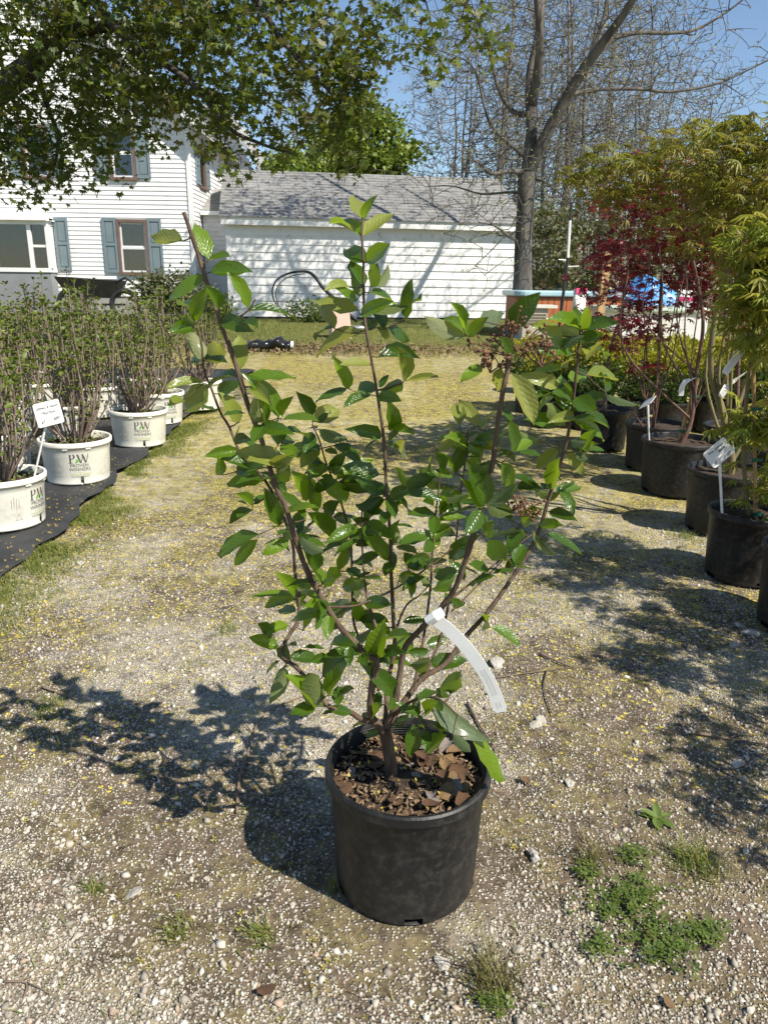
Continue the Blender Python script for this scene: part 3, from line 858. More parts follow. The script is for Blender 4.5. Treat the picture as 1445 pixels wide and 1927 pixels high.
# side wall window with shutters
mb = MB()
for a, b in ((wy0, wy0 + 0.06), (wy1 - 0.06, wy1)):
    mb.box2((XC - 0.05, a, sw0), (XC + 0.045, b, sw1))
mb.box2((XC - 0.05, wy0 + 0.06, sw1 - 0.06), (XC + 0.045, wy1 - 0.06, sw1)); mb.box2((XC - 0.05, wy0 - 0.03, sw0 - 0.06), (XC + 0.07, wy1 + 0.03, sw0 - 0.001))
w = mb.build('window', M['brown_trim'], house)
mb = MB(); mb.box2((XC - 0.02, wy0 + 0.06, sw0), (XC - 0.01, wy1 - 0.06, sw1 - 0.06)); mb.build('pane', M['glass'], w)
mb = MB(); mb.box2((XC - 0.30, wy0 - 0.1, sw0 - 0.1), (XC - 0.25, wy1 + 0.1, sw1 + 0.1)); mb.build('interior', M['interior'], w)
shutter(house, wy0 - 0.38, wy0 - 0.02, sw0, sw1 + 0.03, HY, XC)
shutter(house, wy1 + 0.02, wy1 + 0.38, sw0, sw1 + 0.03, HY, XC)
# brown downpipe at the back of the side wall
dp = P(418, 300, 23.6)
mb = MB(); mb.box2((XC + 0.03, HY + SW - 0.35, HZ0), (XC + 0.11, HY + SW - 0.26, EAVE - 0.2)); mb.build('downpipe', M['brown_trim'], house)
# bay window: white posts, panes, small sloping roof
bx0, bx1, bz0, bz1 = XL + bay[0], XL + bay[1], bay[2], bay[3]
BD = 0.42
mb = MB()
mb.box2((bx0, HY - BD, bz0 - 0.10), (bx1, HY + 0.05, bz0))
mb.box2((bx0, HY - BD, bz1 - 0.09), (bx1, HY + 0.05, bz1))
bayo = mb.build('bay_window', M['trim'], house)
posts = [fx(-60), fx(3), fx(70), fx(103)]
for xp in posts:
    m2 = MB(); m2.box2((xp - 0.05, HY - BD + 0.01, bz0), (xp + 0.05, HY - BD + 0.11, bz1 - 0.09)); m2.build('post', M['trim'], bayo)
m2 = MB(); m2.box2((bx1 - 0.07, HY - BD + 0.12, bz0), (bx1 - 0.02, HY + 0.02, bz1 - 0.09)); m2.build('side_panel', M['trim'], bayo)
for i in range(3):
    a, b = posts[i] + 0.05, posts[i + 1] - 0.05
    m2 = MB(); m2.box2((a, HY - BD + 0.05, bz0), (b, HY - BD + 0.055, bz1 - 0.09)); m2.build('pane', M['glass'], bayo)
    if i != 1:
        zm = bz0 + (bz1 - bz0) * 0.47
        m2 = MB(); m2.box2((a, HY - BD + 0.03, zm - 0.03), (b, HY - BD + 0.075, zm + 0.03)); m2.build('rail', M['trim'], bayo)
m2 = MB(); n = 90; vv = []; ff = []
for i in range(n + 1):
    t = i / n; xx_ = bx0 + 0.05 + (bx1 - bx0 - 0.1) * t
    dy = 0.03 * math.sin(t * 95)
    vv += [(xx_, HY - 0.05 + dy, bz0 + 0.01), (xx_, HY - 0.05 + dy, bz1 - 0.1)]
    if i: ff.append((2 * i - 2, 2 * i, 2 * i + 1, 2 * i - 1))
m2.add(vv, ff); m2.build('curtain', pmat('brown_curtain', (0.055, 0.045, 0.032), (0.035, 0.028, 0.020), 5, 0.9), bayo, True)
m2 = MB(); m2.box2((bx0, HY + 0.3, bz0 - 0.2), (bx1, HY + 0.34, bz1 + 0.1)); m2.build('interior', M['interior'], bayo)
m2 = MB()
m2.hexa([(bx0 - 0.1, HY - BD - 0.12, bz1 + 0.002), (bx1 + 0.06, HY - BD - 0.12, bz1 + 0.002), (bx1 + 0.06, HY - 0.03, bz1 + 0.002), (bx0 - 0.1, HY - 0.03, bz1 + 0.002),
         (bx0 - 0.1, HY - BD - 0.12, bz1 + 0.05), (bx1 + 0.06, HY - BD - 0.12, bz1 + 0.05), (bx1 - 0.1, HY - 0.03, bz1 + 0.22), (bx0 - 0.1, HY - 0.03, bz1 + 0.22)])
m2.build('bay_roof', M['trim'], bayo)
m2 = MB(); m2.box2((bx0 + 0.02, HY - BD + 0.03, HZ0 - 0.1), (bx1 - 0.03, HY - 0.03, bz0 - 0.101)); m2.build('bay_base', pmat('grey_panel', (0.24, 0.25, 0.27), (0.20, 0.21, 0.22), 3, 0.7), bayo)
xs_ = fx(104)
shutter(house, xs_ + 0.03, xs_ + 0.37, bz0 - 0.05, fz(412), HY)
m2 = MB(); m2.box2((XL + base_win[0], HY - 0.02, base_win[2]), (XL + base_win[1], HY + 0.009, base_win[3] - 0.02)); m2.build('cellar_window', M['interior'], house)

# rear wing of the house with its rake dropping to the right
rw = MB(); RY = 25.0
pe = P(492, 326, RY); pr = P(404, 190, RY)
RX0, RX1 = XC - 1.2, pe.x
zr2, ze2 = pr.z, pe.z
sl = (zr2 - ze2) / (pe.x - pr.x)
siding(rw, (RX0, RY, 0), (1, 0, 0), (0, -1, 0), RX1 - RX0 - 0.3, HZ0, ze2 + 0.2, 0.105)
siding(rw, (RX0, RY, 0), (1, 0, 0), (0, -1, 0), RX1 - RX0 - 0.3, ze2 + 0.2, zr2 - 0.1, 0.105, [], lambda zz: (max(0, pr.x - (zr2 - zz) / sl - RX0), max(0.0, pe.x - (zz - ze2) / sl - RX0 - 0.12)))
rw.build('wing_siding', M['siding'], house)
rw = MB()
for sgn in (-1, 1):
    xe = pr.x + sgn * (pe.x - pr.x)
    lo = [(xe, RY - 0.35, ze2), (pr.x, RY - 0.35, zr2), (pr.x, RY + 5, zr2), (xe, RY + 5, ze2)]
    hi = [(p[0], p[1], p[2] + 0.18) for p in lo]
    if sgn < 0: lo = lo[::-1]; hi = hi[::-1]
    rw.hexa(lo + hi)
rw.build('wing_roof', pmat('grey_soffit', (0.36, 0.36, 0.36), (0.30, 0.30, 0.30), 3, 0.8), house)

# ---- garage
GLc = P(430, 500, 19.0); GRc = P(974, 510, 20.1)
gdir = Vector((GRc.x - GLc.x, GRc.y - GLc.y, 0)); GLEN = gdir.length; gang = math.atan2(gdir.y, gdir.x)
garage = empty('garage', (GLc.x, GLc.y, 0), gang)
tag(garage, 'long low white clapboard garage with peeling paint and grey shingle roof', 'garage')
gz0 = P(700, 597, 19.5).z
gz1 = P(430, 408, 19.0).z
GD = 5.6
nb = 12; ch = (gz1 - 0.02 - gz0) / nb
rg = random.Random(4)
for i in range(nb):
    a = gz0 + i * ch; b = a + ch
    mb = MB()
    jl, jr = 0.09, GLEN - 0.09
    dz = rg.uniform(-0.004, 0.004)
    mb.hexa([(jl, -0.026, a + dz), (jr, -0.026, a + dz * 0.4), (jr, 0.02, a), (jl, 0.02, a), (jl, -0.004, b + 0.006), (jr, -0.004, b + 0.006), (jr, 0.02, b + 0.004), (jl, 0.02, b + 0.004)])
    mb.build('clapboard', M['old_paint'], garage)
mb = MB()
mb.box2((0.02, 0.021, gz0 - 0.3), (GLEN - 0.02, GD, gz1 - 0.03))
mb.build('wall', M['old_paint'], garage)
for xa in (-0.03, GLEN - 0.09):
    mb = MB(); mb.box2((xa, -0.045, gz0 - 0.02), (xa + 0.12, 0.08, gz1 - 0.04)); mb.build('corner_board', M['old_paint'], garage)
rz = P(700, 328, 22.3).z; ov = 0.22; ry = GD / 2
ez = gz1 - 0.01
slp = (rz - ez) / (ry + ov)
mb = MB(); mb.box2((-0.12, -ov + 0.01, ez - 0.17), (GLEN + 0.12, -ov + 0.04, ez + 0.0)); mb.build('fascia', M['old_paint'], garage)
mb = MB(); mb.box2((-0.12, -ov + 0.041, ez - 0.03), (GLEN + 0.12, 0.06, ez - 0.005)); mb.build('soffit', M['old_paint'], garage)
for side in (0, 1):
    mb = MB()
    rowsn = 17
    for i in range(rowsn):
        t0 = i / rowsn; t1 = (i + 1.12) / rowsn
        y0 = -ov - 0.03 + t0 * (ry + ov + 0.03); y1 = min(ry, -ov - 0.03 + t1 * (ry + ov + 0.03))
        z0 = ez + slp * (y0 + ov); z1 = ez + slp * (y1 + ov)
        if side: y0, y1 = GD - y0, GD - y1
        x = -0.16; end = GLEN + 0.16
        while x < end - 0.05:
            w_ = min(rg.uniform(0.26, 0.36), end - x)
            l = rg.uniform(0, 0.006)
            p = [(x, y0, z0 + 0.010), (x + w_ - 0.008, y0, z0 + 0.010), (x + w_ - 0.008, y1, z1 - 0.002), (x, y1, z1 - 0.002)]
            q = [(a, b, c + 0.020 + l - (0.016 if j > 1 else 0)) for j, (a, b, c) in enumerate(p)]
            mb.hexa((p + q) if not side else (p[::-1] + q[::-1]))
            x += w_
    s_ = mb.build('shingles', M['shingle'], garage); s_['kind'] = 'stuff'
for xa in (-0.12, GLEN + 0.0):
    mb = MB()
    mb.add([(xa, -ov, ez), (xa, ry, rz), (xa, GD + ov, ez), (xa + 0.12, -ov, ez), (xa + 0.12, ry, rz), (xa + 0.12, GD + ov, ez)], [(0, 1, 2), (5, 4, 3), (0, 3, 4, 1), (1, 4, 5, 2), (2, 5, 3, 0)])
    mb.build('gable_end', M['old_paint'], garage)
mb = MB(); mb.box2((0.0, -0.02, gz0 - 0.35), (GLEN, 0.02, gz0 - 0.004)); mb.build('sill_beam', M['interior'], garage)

# ---- link between house and garage
wing = empty('link_building', (0, 0, 0))
tag(wing, 'narrow white link with grey lean-to roof between house and garage', 'building')
LY = 21.0
lx0, lx1 = XC + 0.04, GLc.x + 0.25
lz1 = P(395, 402, LY).z
mb = MB(); siding(mb, (lx0, LY, 0), (1, 0, 0), (0, -1, 0), lx1 - lx0, HZ0 + 0.1, lz1, 0.11); mb.build('siding', M['siding'], wing)
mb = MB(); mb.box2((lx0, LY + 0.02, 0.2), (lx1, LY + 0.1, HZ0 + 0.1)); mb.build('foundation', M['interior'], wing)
zb = P(420, 360, 22.6).z
mb = MB()
mb.hexa([(lx0, LY - 0.2, lz1 - 0.02), (lx1 - 0.02, LY - 0.2, lz1 - 0.02), (lx1 + 0.6, 22.6, zb), (lx0, 22.6, zb), (lx0, LY - 0.2, lz1 + 0.05), (lx1 - 0.02, LY - 0.2, lz1 + 0.05), (lx1 + 0.6, 22.6, zb + 0.07), (lx0, 22.6, zb + 0.07)])
mb.build('roof', M['shingle'], wing)
mb = MB(); mb.box2((lx0, LY - 0.235, lz1 - 0.05), (lx1 - 0.02, LY - 0.202, lz1 + 0.045)); mb.build('fascia', M['trim'], wing)

# ------------------------------------------------------------------ branching helper
def grow(mb, nodes, targets, rng, r_tip=0.004, kr=0.011, maxfrac=0.72, sag=0.0, sides=4, nseg=4, uppen=1.5, wob=0.10, lift=0.15, ksmall=3):
    """attach each target to the nearest suitable point of the growing skeleton with a curved tapering branch"""
    pos = np.array([n[0] for n in nodes]); rad = [n[1] for n in nodes]
    tips = []
    cap = len(nodes) + len(targets) * nseg + 10
    buf = np.zeros((cap, 3)); buf[:len(pos)] = pos; cnt = len(pos)
    for T in targets:
        T = np.asarray(T, float)
        d = buf[:cnt] - T
        dist = np.sqrt((d * d).sum(1))
        cost = dist + uppen * np.maximum(0, d[:, 2])
        j = int(np.argmin(cost))
        S = buf[j].copy(); L = dist[j]
        if L < 1e-3: continue
        r0 = min(rad[j] * maxfrac, r_tip + kr * L)
        r0 = max(r0, r_tip)
        pts = [Vector(S)]; rr = [r0]
        mid = (S + T) / 2 + np.array([rng.gauss(0, wob), rng.gauss(0, wob), rng.gauss(0, wob) * 0.6 + lift]) * L
        for k in range(1, nseg + 1):
            t = k / nseg
            p = (1 - t) ** 2 * S + 2 * t * (1 - t) * mid + t * t * T
            p[2] -= sag * L * t * t
            pts.append(Vector(p)); rr.append(r0 + (r_tip - r0) * t)
            buf[cnt] = p; cnt += 1; rad.append(rr[-1])
        mb.tube(pts, rr, sides, cap=False)
        tips.append((pts[-1], (pts[-1] - pts[-2]).normalized(), rr))
    return tips

def in_ellipsoid(rng, c, r, n, hollow=0.0):
    out = []
    while len(out) < n:
        p = np.array([rng.uniform(-1, 1) for _ in range(3)])
        q = (p * p).sum()
        if q > 1 or q < hollow: continue
        out.append(np.array(c) + p * np.array(r))
    return out

def poly_nodes(pts, r0, r1, sub=4):
    out = []
    n = len(pts) - 1
    for i in range(n):
        for k in range(sub):
            t = (i + k / sub) / n
            out.append((tuple(Vector(pts[i]).lerp(Vector(pts[i + 1]), k / sub)), r0 + (r1 - r0) * t))
    out.append((tuple(pts[-1]), r1))
    return out

def spline(pts, rad, sub=4):
    """Catmull-Rom through points with interpolated radii"""
    pts = [Vector(p) for p in pts]; o = []; rr = []
    n = len(pts)
    for i in range(n - 1):
        p0 = pts[max(i - 1, 0)]; p1 = pts[i]; p2 = pts[i + 1]; p3 = pts[min(i + 2, n - 1)]
        for k in range(sub):
            t = k / sub
            o.append(0.5 * ((2 * p1) + (p2 - p0) * t + (2 * p0 - 5 * p1 + 4 * p2 - p3) * t * t + (3 * p1 - p0 - 3 * p2 + p3) * t ** 3))
            rr.append(rad[i] + (rad[i + 1] - rad[i]) * t)
    o.append(pts[-1]); rr.append(rad[-1])
    return o, rr

# ------------------------------------------------------------------ the big bare tree by the garage
TY = 16.6
rg = random.Random(21)
bt = empty('bare_tree', onG(P(985, 600, TY).x, TY))
tag(bt, 'tall bare shade tree with forked grey trunk beside the garage', 'tree')
o0 = bt.location.copy()
def tp(px, py, dy=0.0): return P(px, py, TY + dy) - o0
tr_pts = [Vector((0.0, 0, -0.2)), tp(982, 600), tp(983, 520), tp(985, 440), tp(990, 370), tp(991, 325)]
pts, rr = spline(tr_pts, [0.36, 0.26, 0.190, 0.175, 0.175, 0.19], 5)
mb = MB(); mb.tube(pts, rr, 14, False); mb.build('trunk', M['tree_bark'], bt, True)
limbs = [
    ([(991, 330, 0), (1000, 250, 0.1), (997, 150, 0.3), (1014, 60, 0.5), (1020, -40, 0.8), (1010, -220, 1.2), (1025, -420, 1.5)], 0.14, 0.04),
    ([(991, 330, 0), (1035, 240, -0.2), (1085, 150, -0.5), (1130, 85, -0.8), (1190, 0, -1.2), (1250, -130, -1.6), (1290, -300, -2.0)], 0.14, 0.04),
    ([(1000, 200, 0.2), (1015, 100, -0.3), (1010, 0, -0.5), (990, -120, -0.9), (950, -300, -1.0)], 0.11, 0.03),
    ([(1117, 108, -0.7), (1150, 75, -0.6), (1195, 62, -0.4), (1260, 62, -0.1), (1310, 55, 0.1), (1370, 20, 0.3), (1420, -20, 0.4)], 0.06, 0.014),
    ([(1070, 178, -0.4), (1130, 168, 0), (1210, 168, 0.2), (1260, 173, 0.3), (1340, 160, 0.4), (1400, 135, 0.4), (1460, 105, 0.4)], 0.045, 0.012),
    ([(985, 325, 0), (960, 322, -0.3), (925, 327, -0.5), (905, 310, -0.7), (890, 300, -0.8)], 0.06, 0.015),
    ([(992, 300, 0.1), (975, 285, 0.0), (935, 250, -0.3), (915, 215, -0.5), (895, 135, -0.6), (870, 110, -0.7)], 0.055, 0.014),
    ([(996, 215, 0.1), (965, 210, 0.3), (935, 160, 0.5), (915, 70, 0.6), (880, 10, 0.6), (850, -60, 0.7)], 0.06, 0.018),
    ([(980, 458, 0), (958, 445, -0.3), (930, 425, -0.6), (900, 418, -0.8)], 0.04, 0.010),
    ([(983, 365, 0), (955, 362, 0.3), (905, 365, 0.6), (850, 350, 0.8), (800, 352, 0.9)], 0.035, 0.008),
    ([(1000, 335, 0), (1030, 345, -0.3), (1065, 375, -0.6), (1095, 405, -0.8)], 0.035, 0.009),
    ([(1040, 230, -0.2), (1100, 130, 0.6), (1140, 20, 1.0), (1150, -130, 1.4), (1180, -300, 1.6)], 0.09, 0.025),
]
nodes = []
for pl, r0, r1 in limbs:
    p3 = [tp(a, b, c) for a, b, c in pl]
    k = len(p3)
    pts, rr = spline(p3, [r0 + (r1 - r0) * (i / (k - 1)) ** 0.8 for i in range(k)], 4)
    mb = MB(); mb.tube(pts, rr, 8, True); mb.build('limb', M['tree_bark'], bt, True)
    nodes += [(tuple(p), r) for p, r in zip(pts[2:], rr[2:])]
targ = []
for pl, r0, r1 in limbs:
    p3 = [tp(a, b, c) for a, b, c in pl]
    for _ in range(62):
        i = rg.randrange(1, len(p3))
        b = p3[i - 1].lerp(p3[i], rg.random())
        rad = rg.uniform(0.25, 1.15)
        v = Vector((rg.gauss(0, 1), rg.gauss(0, 1), rg.gauss(0.25, 0.8))).normalized() * rad
        targ.append(np.array(b + v))
up = tp(1030, -180)
targ += in_ellipsoid(rg, tuple(up), (3.6, 3.0, 2.6), 420)
targ += in_ellipsoid(rg, tuple(tp(860, 0)), (1.6, 1.5, 2.0), 130)
targ += in_ellipsoid(rg, (-1.6, -1.3, 7.6), (1.7, 1.2, 1.0), 200)  # leafy clump added above the view to cast dappled shade on the garage wall
rg.shuffle(targ)
mb = MB()
tips = grow(mb, nodes, targ, rg, 0.007, 0.014, 0.6, 0.0, 4, 5, 0.5, 0.07, 0.08)
tips2 = grow(mb, [(tuple(t[0]), 0.008) for t in tips], [np.array(t[0]) + np.array([rg.gauss(0, 0.3), rg.gauss(0, 0.3), rg.gauss(0.12, 0.25)]) for t in tips for _ in range(2)], rg, 0.005, 0.008, 0.8, 0, 3, 3, 0.2, 0.05, 0.05)
s_ = mb.build('twigs', M['tree_bark'], bt); s_['kind'] = 'stuff'
tp_ = [t for t in tips + tips2 if rg.random() < 0.42 or (t[0].z > 6.4 and t[0].x < -0.2)]  # every tip of the unseen shade clump carries buds
n = len(tp_)
T = np.array([tuple(t[0]) for t in tp_]); Yv = np.array([tuple(t[1]) for t in tp_])
rs2 = np.random.RandomState(3)
T = np.repeat(T, 3, 0) + rs2.randn(n * 3, 3) * 0.025; Yv = np.repeat(Yv, 3, 0) + rs2.randn(n * 3, 3) * 0.8
s = (0.028 + 0.03 * rs2.rand(n * 3)) * np.where((T[:, 2] > 6.4) & (T[:, 0] < -0.2), 2.0, 1.0)  # buds enlarged in the unseen clump so they throw more dapple
b_ = scatter('buds', [(0, 0, 0), (0.32, 0.5, 0.1), (0, 1, 0), (-0.32, 0.5, 0.1)], [(0, 1, 2), (0, 2, 3)], frames(Yv, rs2.randn(n * 3, 3), s, s, s), T, M['bud'], bt)
b_['kind'] = 'stuff'

# ------------------------------------------------------------------ woods behind
def wood_tree(seed, H, spread, stems, ntar, bud=0.5, mat='far_bark', lean=0.1):
    rg = random.Random(seed)
    root = empty('woodland_tree')
    nodes = []
    mbt = MB()
    for s in range(stems):
        a = rg.uniform(0, 6.28); q = rg.uniform(0.05, 0.25) * spread * (stems > 1)
        pts = [Vector((0, 0, -0.3))]
        x, y_ = (0, 0)
        kk = 7
        dx = math.cos(a) * q; dy = math.sin(a) * q
        for i in range(1, kk + 1):
            t = i / kk
            pts.append(Vector((dx * t * 2.2 + rg.gauss(0, 0.05) * t * H * 0.15, dy * t * 2.2 + rg.gauss(0, 0.05) * t * H * 0.15, H * 0.86 * t)))
        rad = [0.014 * H * (1 - 0.9 * (i / kk)) / (1 + 0.25 * (stems - 1)) + 0.008 for i in range(kk + 1)]
        p2, r2 = spline(pts, rad, 3)
        mbt.tube(p2, r2, 7, False)
        nodes += [(tuple(p), r) for p, r in zip(p2[4:], r2[4:])]
    mbt.build('trunk', M[mat], root, True)
    tar = in_ellipsoid(rg, (0, 0, H * 0.62), (spread, spread, H * 0.40), ntar)
    mb = MB()
    tips = grow(mb, nodes, tar, rg, 0.013, 0.014, 0.7, 0.0, 3, 3, 2.2, 0.08, -0.12)
    tar2 = [np.array(t[0]) + np.array([rg.gauss(0, 0.28), rg.gauss(0, 0.28), abs(rg.gauss(0.45, 0.3))]) for t in tips for _ in range(6)]
    tips2 = grow(mb, [(tuple(t[0]), 0.009) for t in tips], tar2, rg, 0.0075, 0.006, 0.9, 0, 3, 2, 0.1, 0.06, -0.05)
    o = mb.build('branches', M[mat], root); o['kind'] = 'stuff'
    if bud > 0:
        tt = [t for t in tips2 if rg.random() < bud]
        rs_ = np.random.RandomState(seed); n = len(tt) * 2
        T = np.repeat(np.array([tuple(t[0]) for t in tt]), 2, 0) + rs_.randn(n, 3) * 0.06
        s = 0.05 + 0.05 * rs_.rand(n)
        o = scatter('buds', [(0, 0, 0), (0.3, 0.5, 0.1), (0, 1, 0), (-0.3, 0.5, 0.1)], [(0, 1, 2), (0, 2, 3)], frames(rs_.randn(n, 3), rs_.randn(n, 3), s, s, s), T, M['bud_gray'], root)
        o['kind'] = 'stuff'
    return root
protos = [wood_tree(101, 13.0, 2.9, 3, 330, 0.55), wood_tree(102, 12.0, 2.3, 2, 260, 0.35), wood_tree(103, 10.0, 2.6, 4, 300, 0.6), wood_tree(104, 9.0, 2.6, 2, 260, 0.25)]
spots = [  # px, Y, proto, scale, rot, label
    (925, 27, 1, 1.0, 0.3, 'slim bare tree rising just left of the forked trunk'),
    (1075, 28, 0, 1.02, 1.2, 'tallest many-stemmed bare tree close behind the forked trunk'),
    (1190, 30, 2, 1.12, 2.0, 'fine-twigged bare tree right of the forked trunk'),
    (1030, 33, 0, 1.05, 4.0, 'bare woodland tree deep behind the forked trunk'),
    (860, 31, 2, 1.0, 0.9, 'bare tree above the middle of the garage roof'),
    (1275, 31, 3, 1.05, 5.0, 'bare tree above the red maple with drooping outline'),
    (600, 38, 3, 1.25, 2.7, 'pale bare tree far behind the left end of the garage roof'),
    (1380, 34, 3, 0.80, 0.2, 'low bare tree far behind the green laceleaf maples'),
    (1130, 38, 1, 1.25, 3.3, 'straight bare tree far back above the hot tub'),
    (970, 40, 3, 1.2, 1.7, 'bare tree far behind the right end of the garage'),
    (1460, 36, 3, 0.85, 3.9, 'low bare tree at the right edge of the picture'),
    (1120, 26.5, 2, 0.85, 0.6, 'twiggy bare tree low between the forked trunk and the red maple'),
    (1010, 29, 3, 1.05, 2.2, 'twiggy bare tree showing right beside the forked trunk'),
]
used = set()
for px, Y, k, sc, rot, lab in spots:
    o = protos[k] if k not in used else copy_tree(protos[k])
    used.add(k)
    x = P(px, 500, Y).x
    o.location = onG(x, Y); o.rotation_euler = (0, 0, rot); o.scale = (sc, sc, sc)
    tag(o, lab, 'tree', 'bare trees of the wood behind')

# green leafy tree behind the garage
def leafy(name, c, r, n, leafs, mat, trunk_mat, loc, seed, label, cat='tree', trunk_h=None, tr=0.18, tris=None, group=None, clumps=60):
    rg = random.Random(seed); rs_ = np.random.RandomState(seed)
    root = empty(name, loc)
    mb = MB()
    hh = c[2]
    pts, rr = spline([(0, 0, -0.3), (0.05, 0, hh * 0.4), (0, 0.05, hh * 0.9), (c[0], c[1], hh + r[2] * 0.5)], [tr, tr * 0.8, tr * 0.5, tr * 0.15], 4)
    mb.tube(pts, rr, 8, False)
    nodes = [(tuple(p), q) for p, q in zip(pts[3:], rr[3:])]
    tar = in_ellipsoid(rg, c, (r[0] * 0.92, r[1] * 0.92, r[2] * 0.92), clumps, 0.25)
    tips = grow(mb, nodes, tar, rg, 0.008, 0.012, 0.6, 0, 4, 4, 1.0)
    mb.build('trunk', M[trunk_mat], root, True)
    cen = np.array([tuple(t[0]) for t in tips])
    k = rs_.randint(0, len(cen), n)
    cl = 0.13 * max(r) + 0.05
    T = cen[k] + rs_.randn(n, 3) * cl * np.array([1, 1, 0.7])
    Yv = rs_.randn(n, 3) + (T - np.array(c)) / np.array(r) * 0.8
    Zv = rs_.randn(n, 3) * 0.7 + np.array([0, 0, 1.0])
    s = leafs * (0.6 + 0.8 * rs_.rand(n))
    tv = [(0, 0, 0), (0.42, 0.35, 0.1), (0, 1, -0.1), (-0.42, 0.35, 0.1)]
    o = scatter('crown', tv, [(0, 1, 2), (0, 2, 3)], frames(Yv, Zv, s, s, s), T, M[mat], root)
    o['kind'] = 'stuff'
    return tag(root, label, cat, group)
p_ = P(690, 290, 27.0)
leafy('round_green_tree', (0, 0, p_.z - 0.55), (1.75, 1.6, 1.35), 9000, 0.16, 'far_green', 'far_bark', onG(p_.x - 0.1, 27.0), 31, 'round fresh green tree behind the middle of the garage roof', tr=0.16)
p_ = P(560, 320, 25.5)
leafy('low_green_tree', (0, 0, p_.z - 0.6), (1.2, 1.0, 0.7), 2600, 0.14, 'far_green', 'far_bark', onG(p_.x, 25.5), 32, 'low green tree just behind the left of the garage ridge', tr=0.1)
# dark evergreens seen between trunk and maples
for k, (px, py, Y, rx, rz_, lab) in enumerate([(1035, 470, 24, 1.0, 1.5, 'dark evergreen shrub behind the red-roofed truck'), (1100, 470, 26, 1.3, 1.7, 'dark evergreen bush left of the wooden post'), (1200, 450, 27, 1.5, 1.8, 'dark evergreen bush behind the blue tarp'), (1310, 440, 29, 1.8, 1.9, 'dark evergreen bush behind the maple trunks'), (1420, 430, 30, 1.8, 2.0, 'dark evergreen bush at the far right edge')]):
    p_ = P(px, py, Y)
    g0 = onG(p_.x, Y)
    leafy('evergreen_bush', (0, 0, p_.z - g0.z), (rx, rx, rz_), 2600, 0.13, 'evergreen', 'far_bark', g0, 40 + k, lab, 'bush', tr=0.12, group='evergreen bushes behind the yard', clumps=45)
# far brown wood as one mass
rg = random.Random(77)
mb = MB()
n = 5200
xs_w = []
for i in range(n):
    Y = rg.uniform(46, 60)
    px = rg.uniform(380, 1560)
    x = P(px, 500, Y).x
    base = float(gh(x, Y))
    tphi = 3.9 + 1.4 * math.sin(px * 0.013) + 0.8 * math.sin(px * 0.05 + 1) + (1.6 if px > 1330 else 0)
    h = base + (tphi + 1.6) * rg.uniform(0.35, 1.0) * (Y / 50)
    z0 = h - rg.uniform(0.5, 2.2)
    if i % 16 == 0: z0 = base - 0.3
    l = rg.gauss(0, 0.25)
    mb.tube([(x, Y, z0), (x + l * 0.5, Y, (z0 + h) / 2), (x + l, Y + 0.1, h)], [0.035 if i % 16 else 0.09, 0.02, 0.008], 3, False)
far = mb.build('far_wood', pmat('brown_far_wood', (0.26, 0.195, 0.15), (0.19, 0.15, 0.12), 0.3, 0.95))
tag(far, 'brown bare far-off wood along the skyline', 'wood', None, 'stuff')

# ------------------------------------------------------------------ overhanging maple, upper left
rg = random.Random(8)
MT = empty('maple_tree', onG(-5.9, 9.0))
tag(MT, 'leafy dark maple with heavy limb overhanging the upper left', 'tree')
o0 = MT.location.copy()
def mp_(px, py, Y): return P(px, py, Y) - o0
pts, rr = spline([(0, 0, -0.3), (0.05, 0, 1.2), (0.1, 0, 2.6), (0.0, 0.1, 4.5), (0.1, 0, 7.0), (0.1, 0, 9.5)], [0.42, 0.33, 0.30, 0.24, 0.15, 0.05], 5)
mb = MB(); mb.tube(pts, rr, 12, False); mb.build('trunk', M['maple_bark'], MT, True)
nodes = [(tuple(p), q) for p, q in zip(pts[8:], rr[8:])]
mlimbs = [
    ([tuple(Vector((0.08, 0, 2.4))), mp_(-70, 215, 8.9), mp_(0, 168, 8.7), mp_(65, 120, 8.5), mp_(112, 65, 8.3), mp_(150, -10, 8.0), mp_(200, -110, 7.6), mp_(260, -240, 7.2)], 0.20, 0.06),
    ([mp_(112, 65, 8.3), mp_(200, 50, 8.0), mp_(320, 55, 7.8), mp_(450, 20, 7.6), mp_(600, -10, 7.4), mp_(720, -5, 7.2)], 0.07, 0.02),
    ([mp_(160, -20, 7.9), mp_(240, 75, 7.6), mp_(310, 120, 7.5), mp_(370, 165, 7.4), mp_(430, 240, 7.3), mp_(490, 270, 7.3), mp_(550, 290, 7.2)], 0.05, 0.010),
    ([mp_(65, 120, 8.5), mp_(90, 200, 8.3), mp_(110, 260, 8.2), mp_(100, 330, 8.1)], 0.04, 0.010),
    ([mp_(200, -110, 7.6), mp_(380, -160, 7.2), mp_(560, -130, 7.0), mp_(700, -60, 6.9), mp_(800, 0, 6.8)], 0.09, 0.02),
    ([mp_(220, -140, 7.5), mp_(150, -280, 7.0), mp_(250, -480, 6.6)], 0.10, 0.03),
    ([mp_(430, -100, 7.2), mp_(520, 60, 7.0), mp_(600, 150, 6.9), mp_(650, 200, 6.9)], 0.04, 0.010),
]
for pl, r0, r1 in mlimbs:
    k = len(pl)
    pts, rr = spline(pl, [r0 + (r1 - r0) * (i / (k - 1)) ** 0.7 for i in range(k)], 4)
    mb = MB(); mb.tube(pts, rr, 8, True); mb.build('limb', M['maple_bark'], MT, True)
    nodes += [(tuple(p), q) for p, q in zip(pts, rr)]
targ = []
def blob(px, py, Y, rpx, rpy, rd, n):
    c = mp_(px, py, Y); s = Y / F_PX
    return in_ellipsoid(rg, tuple(c), (rpx * s, rd, rpy * s), n)
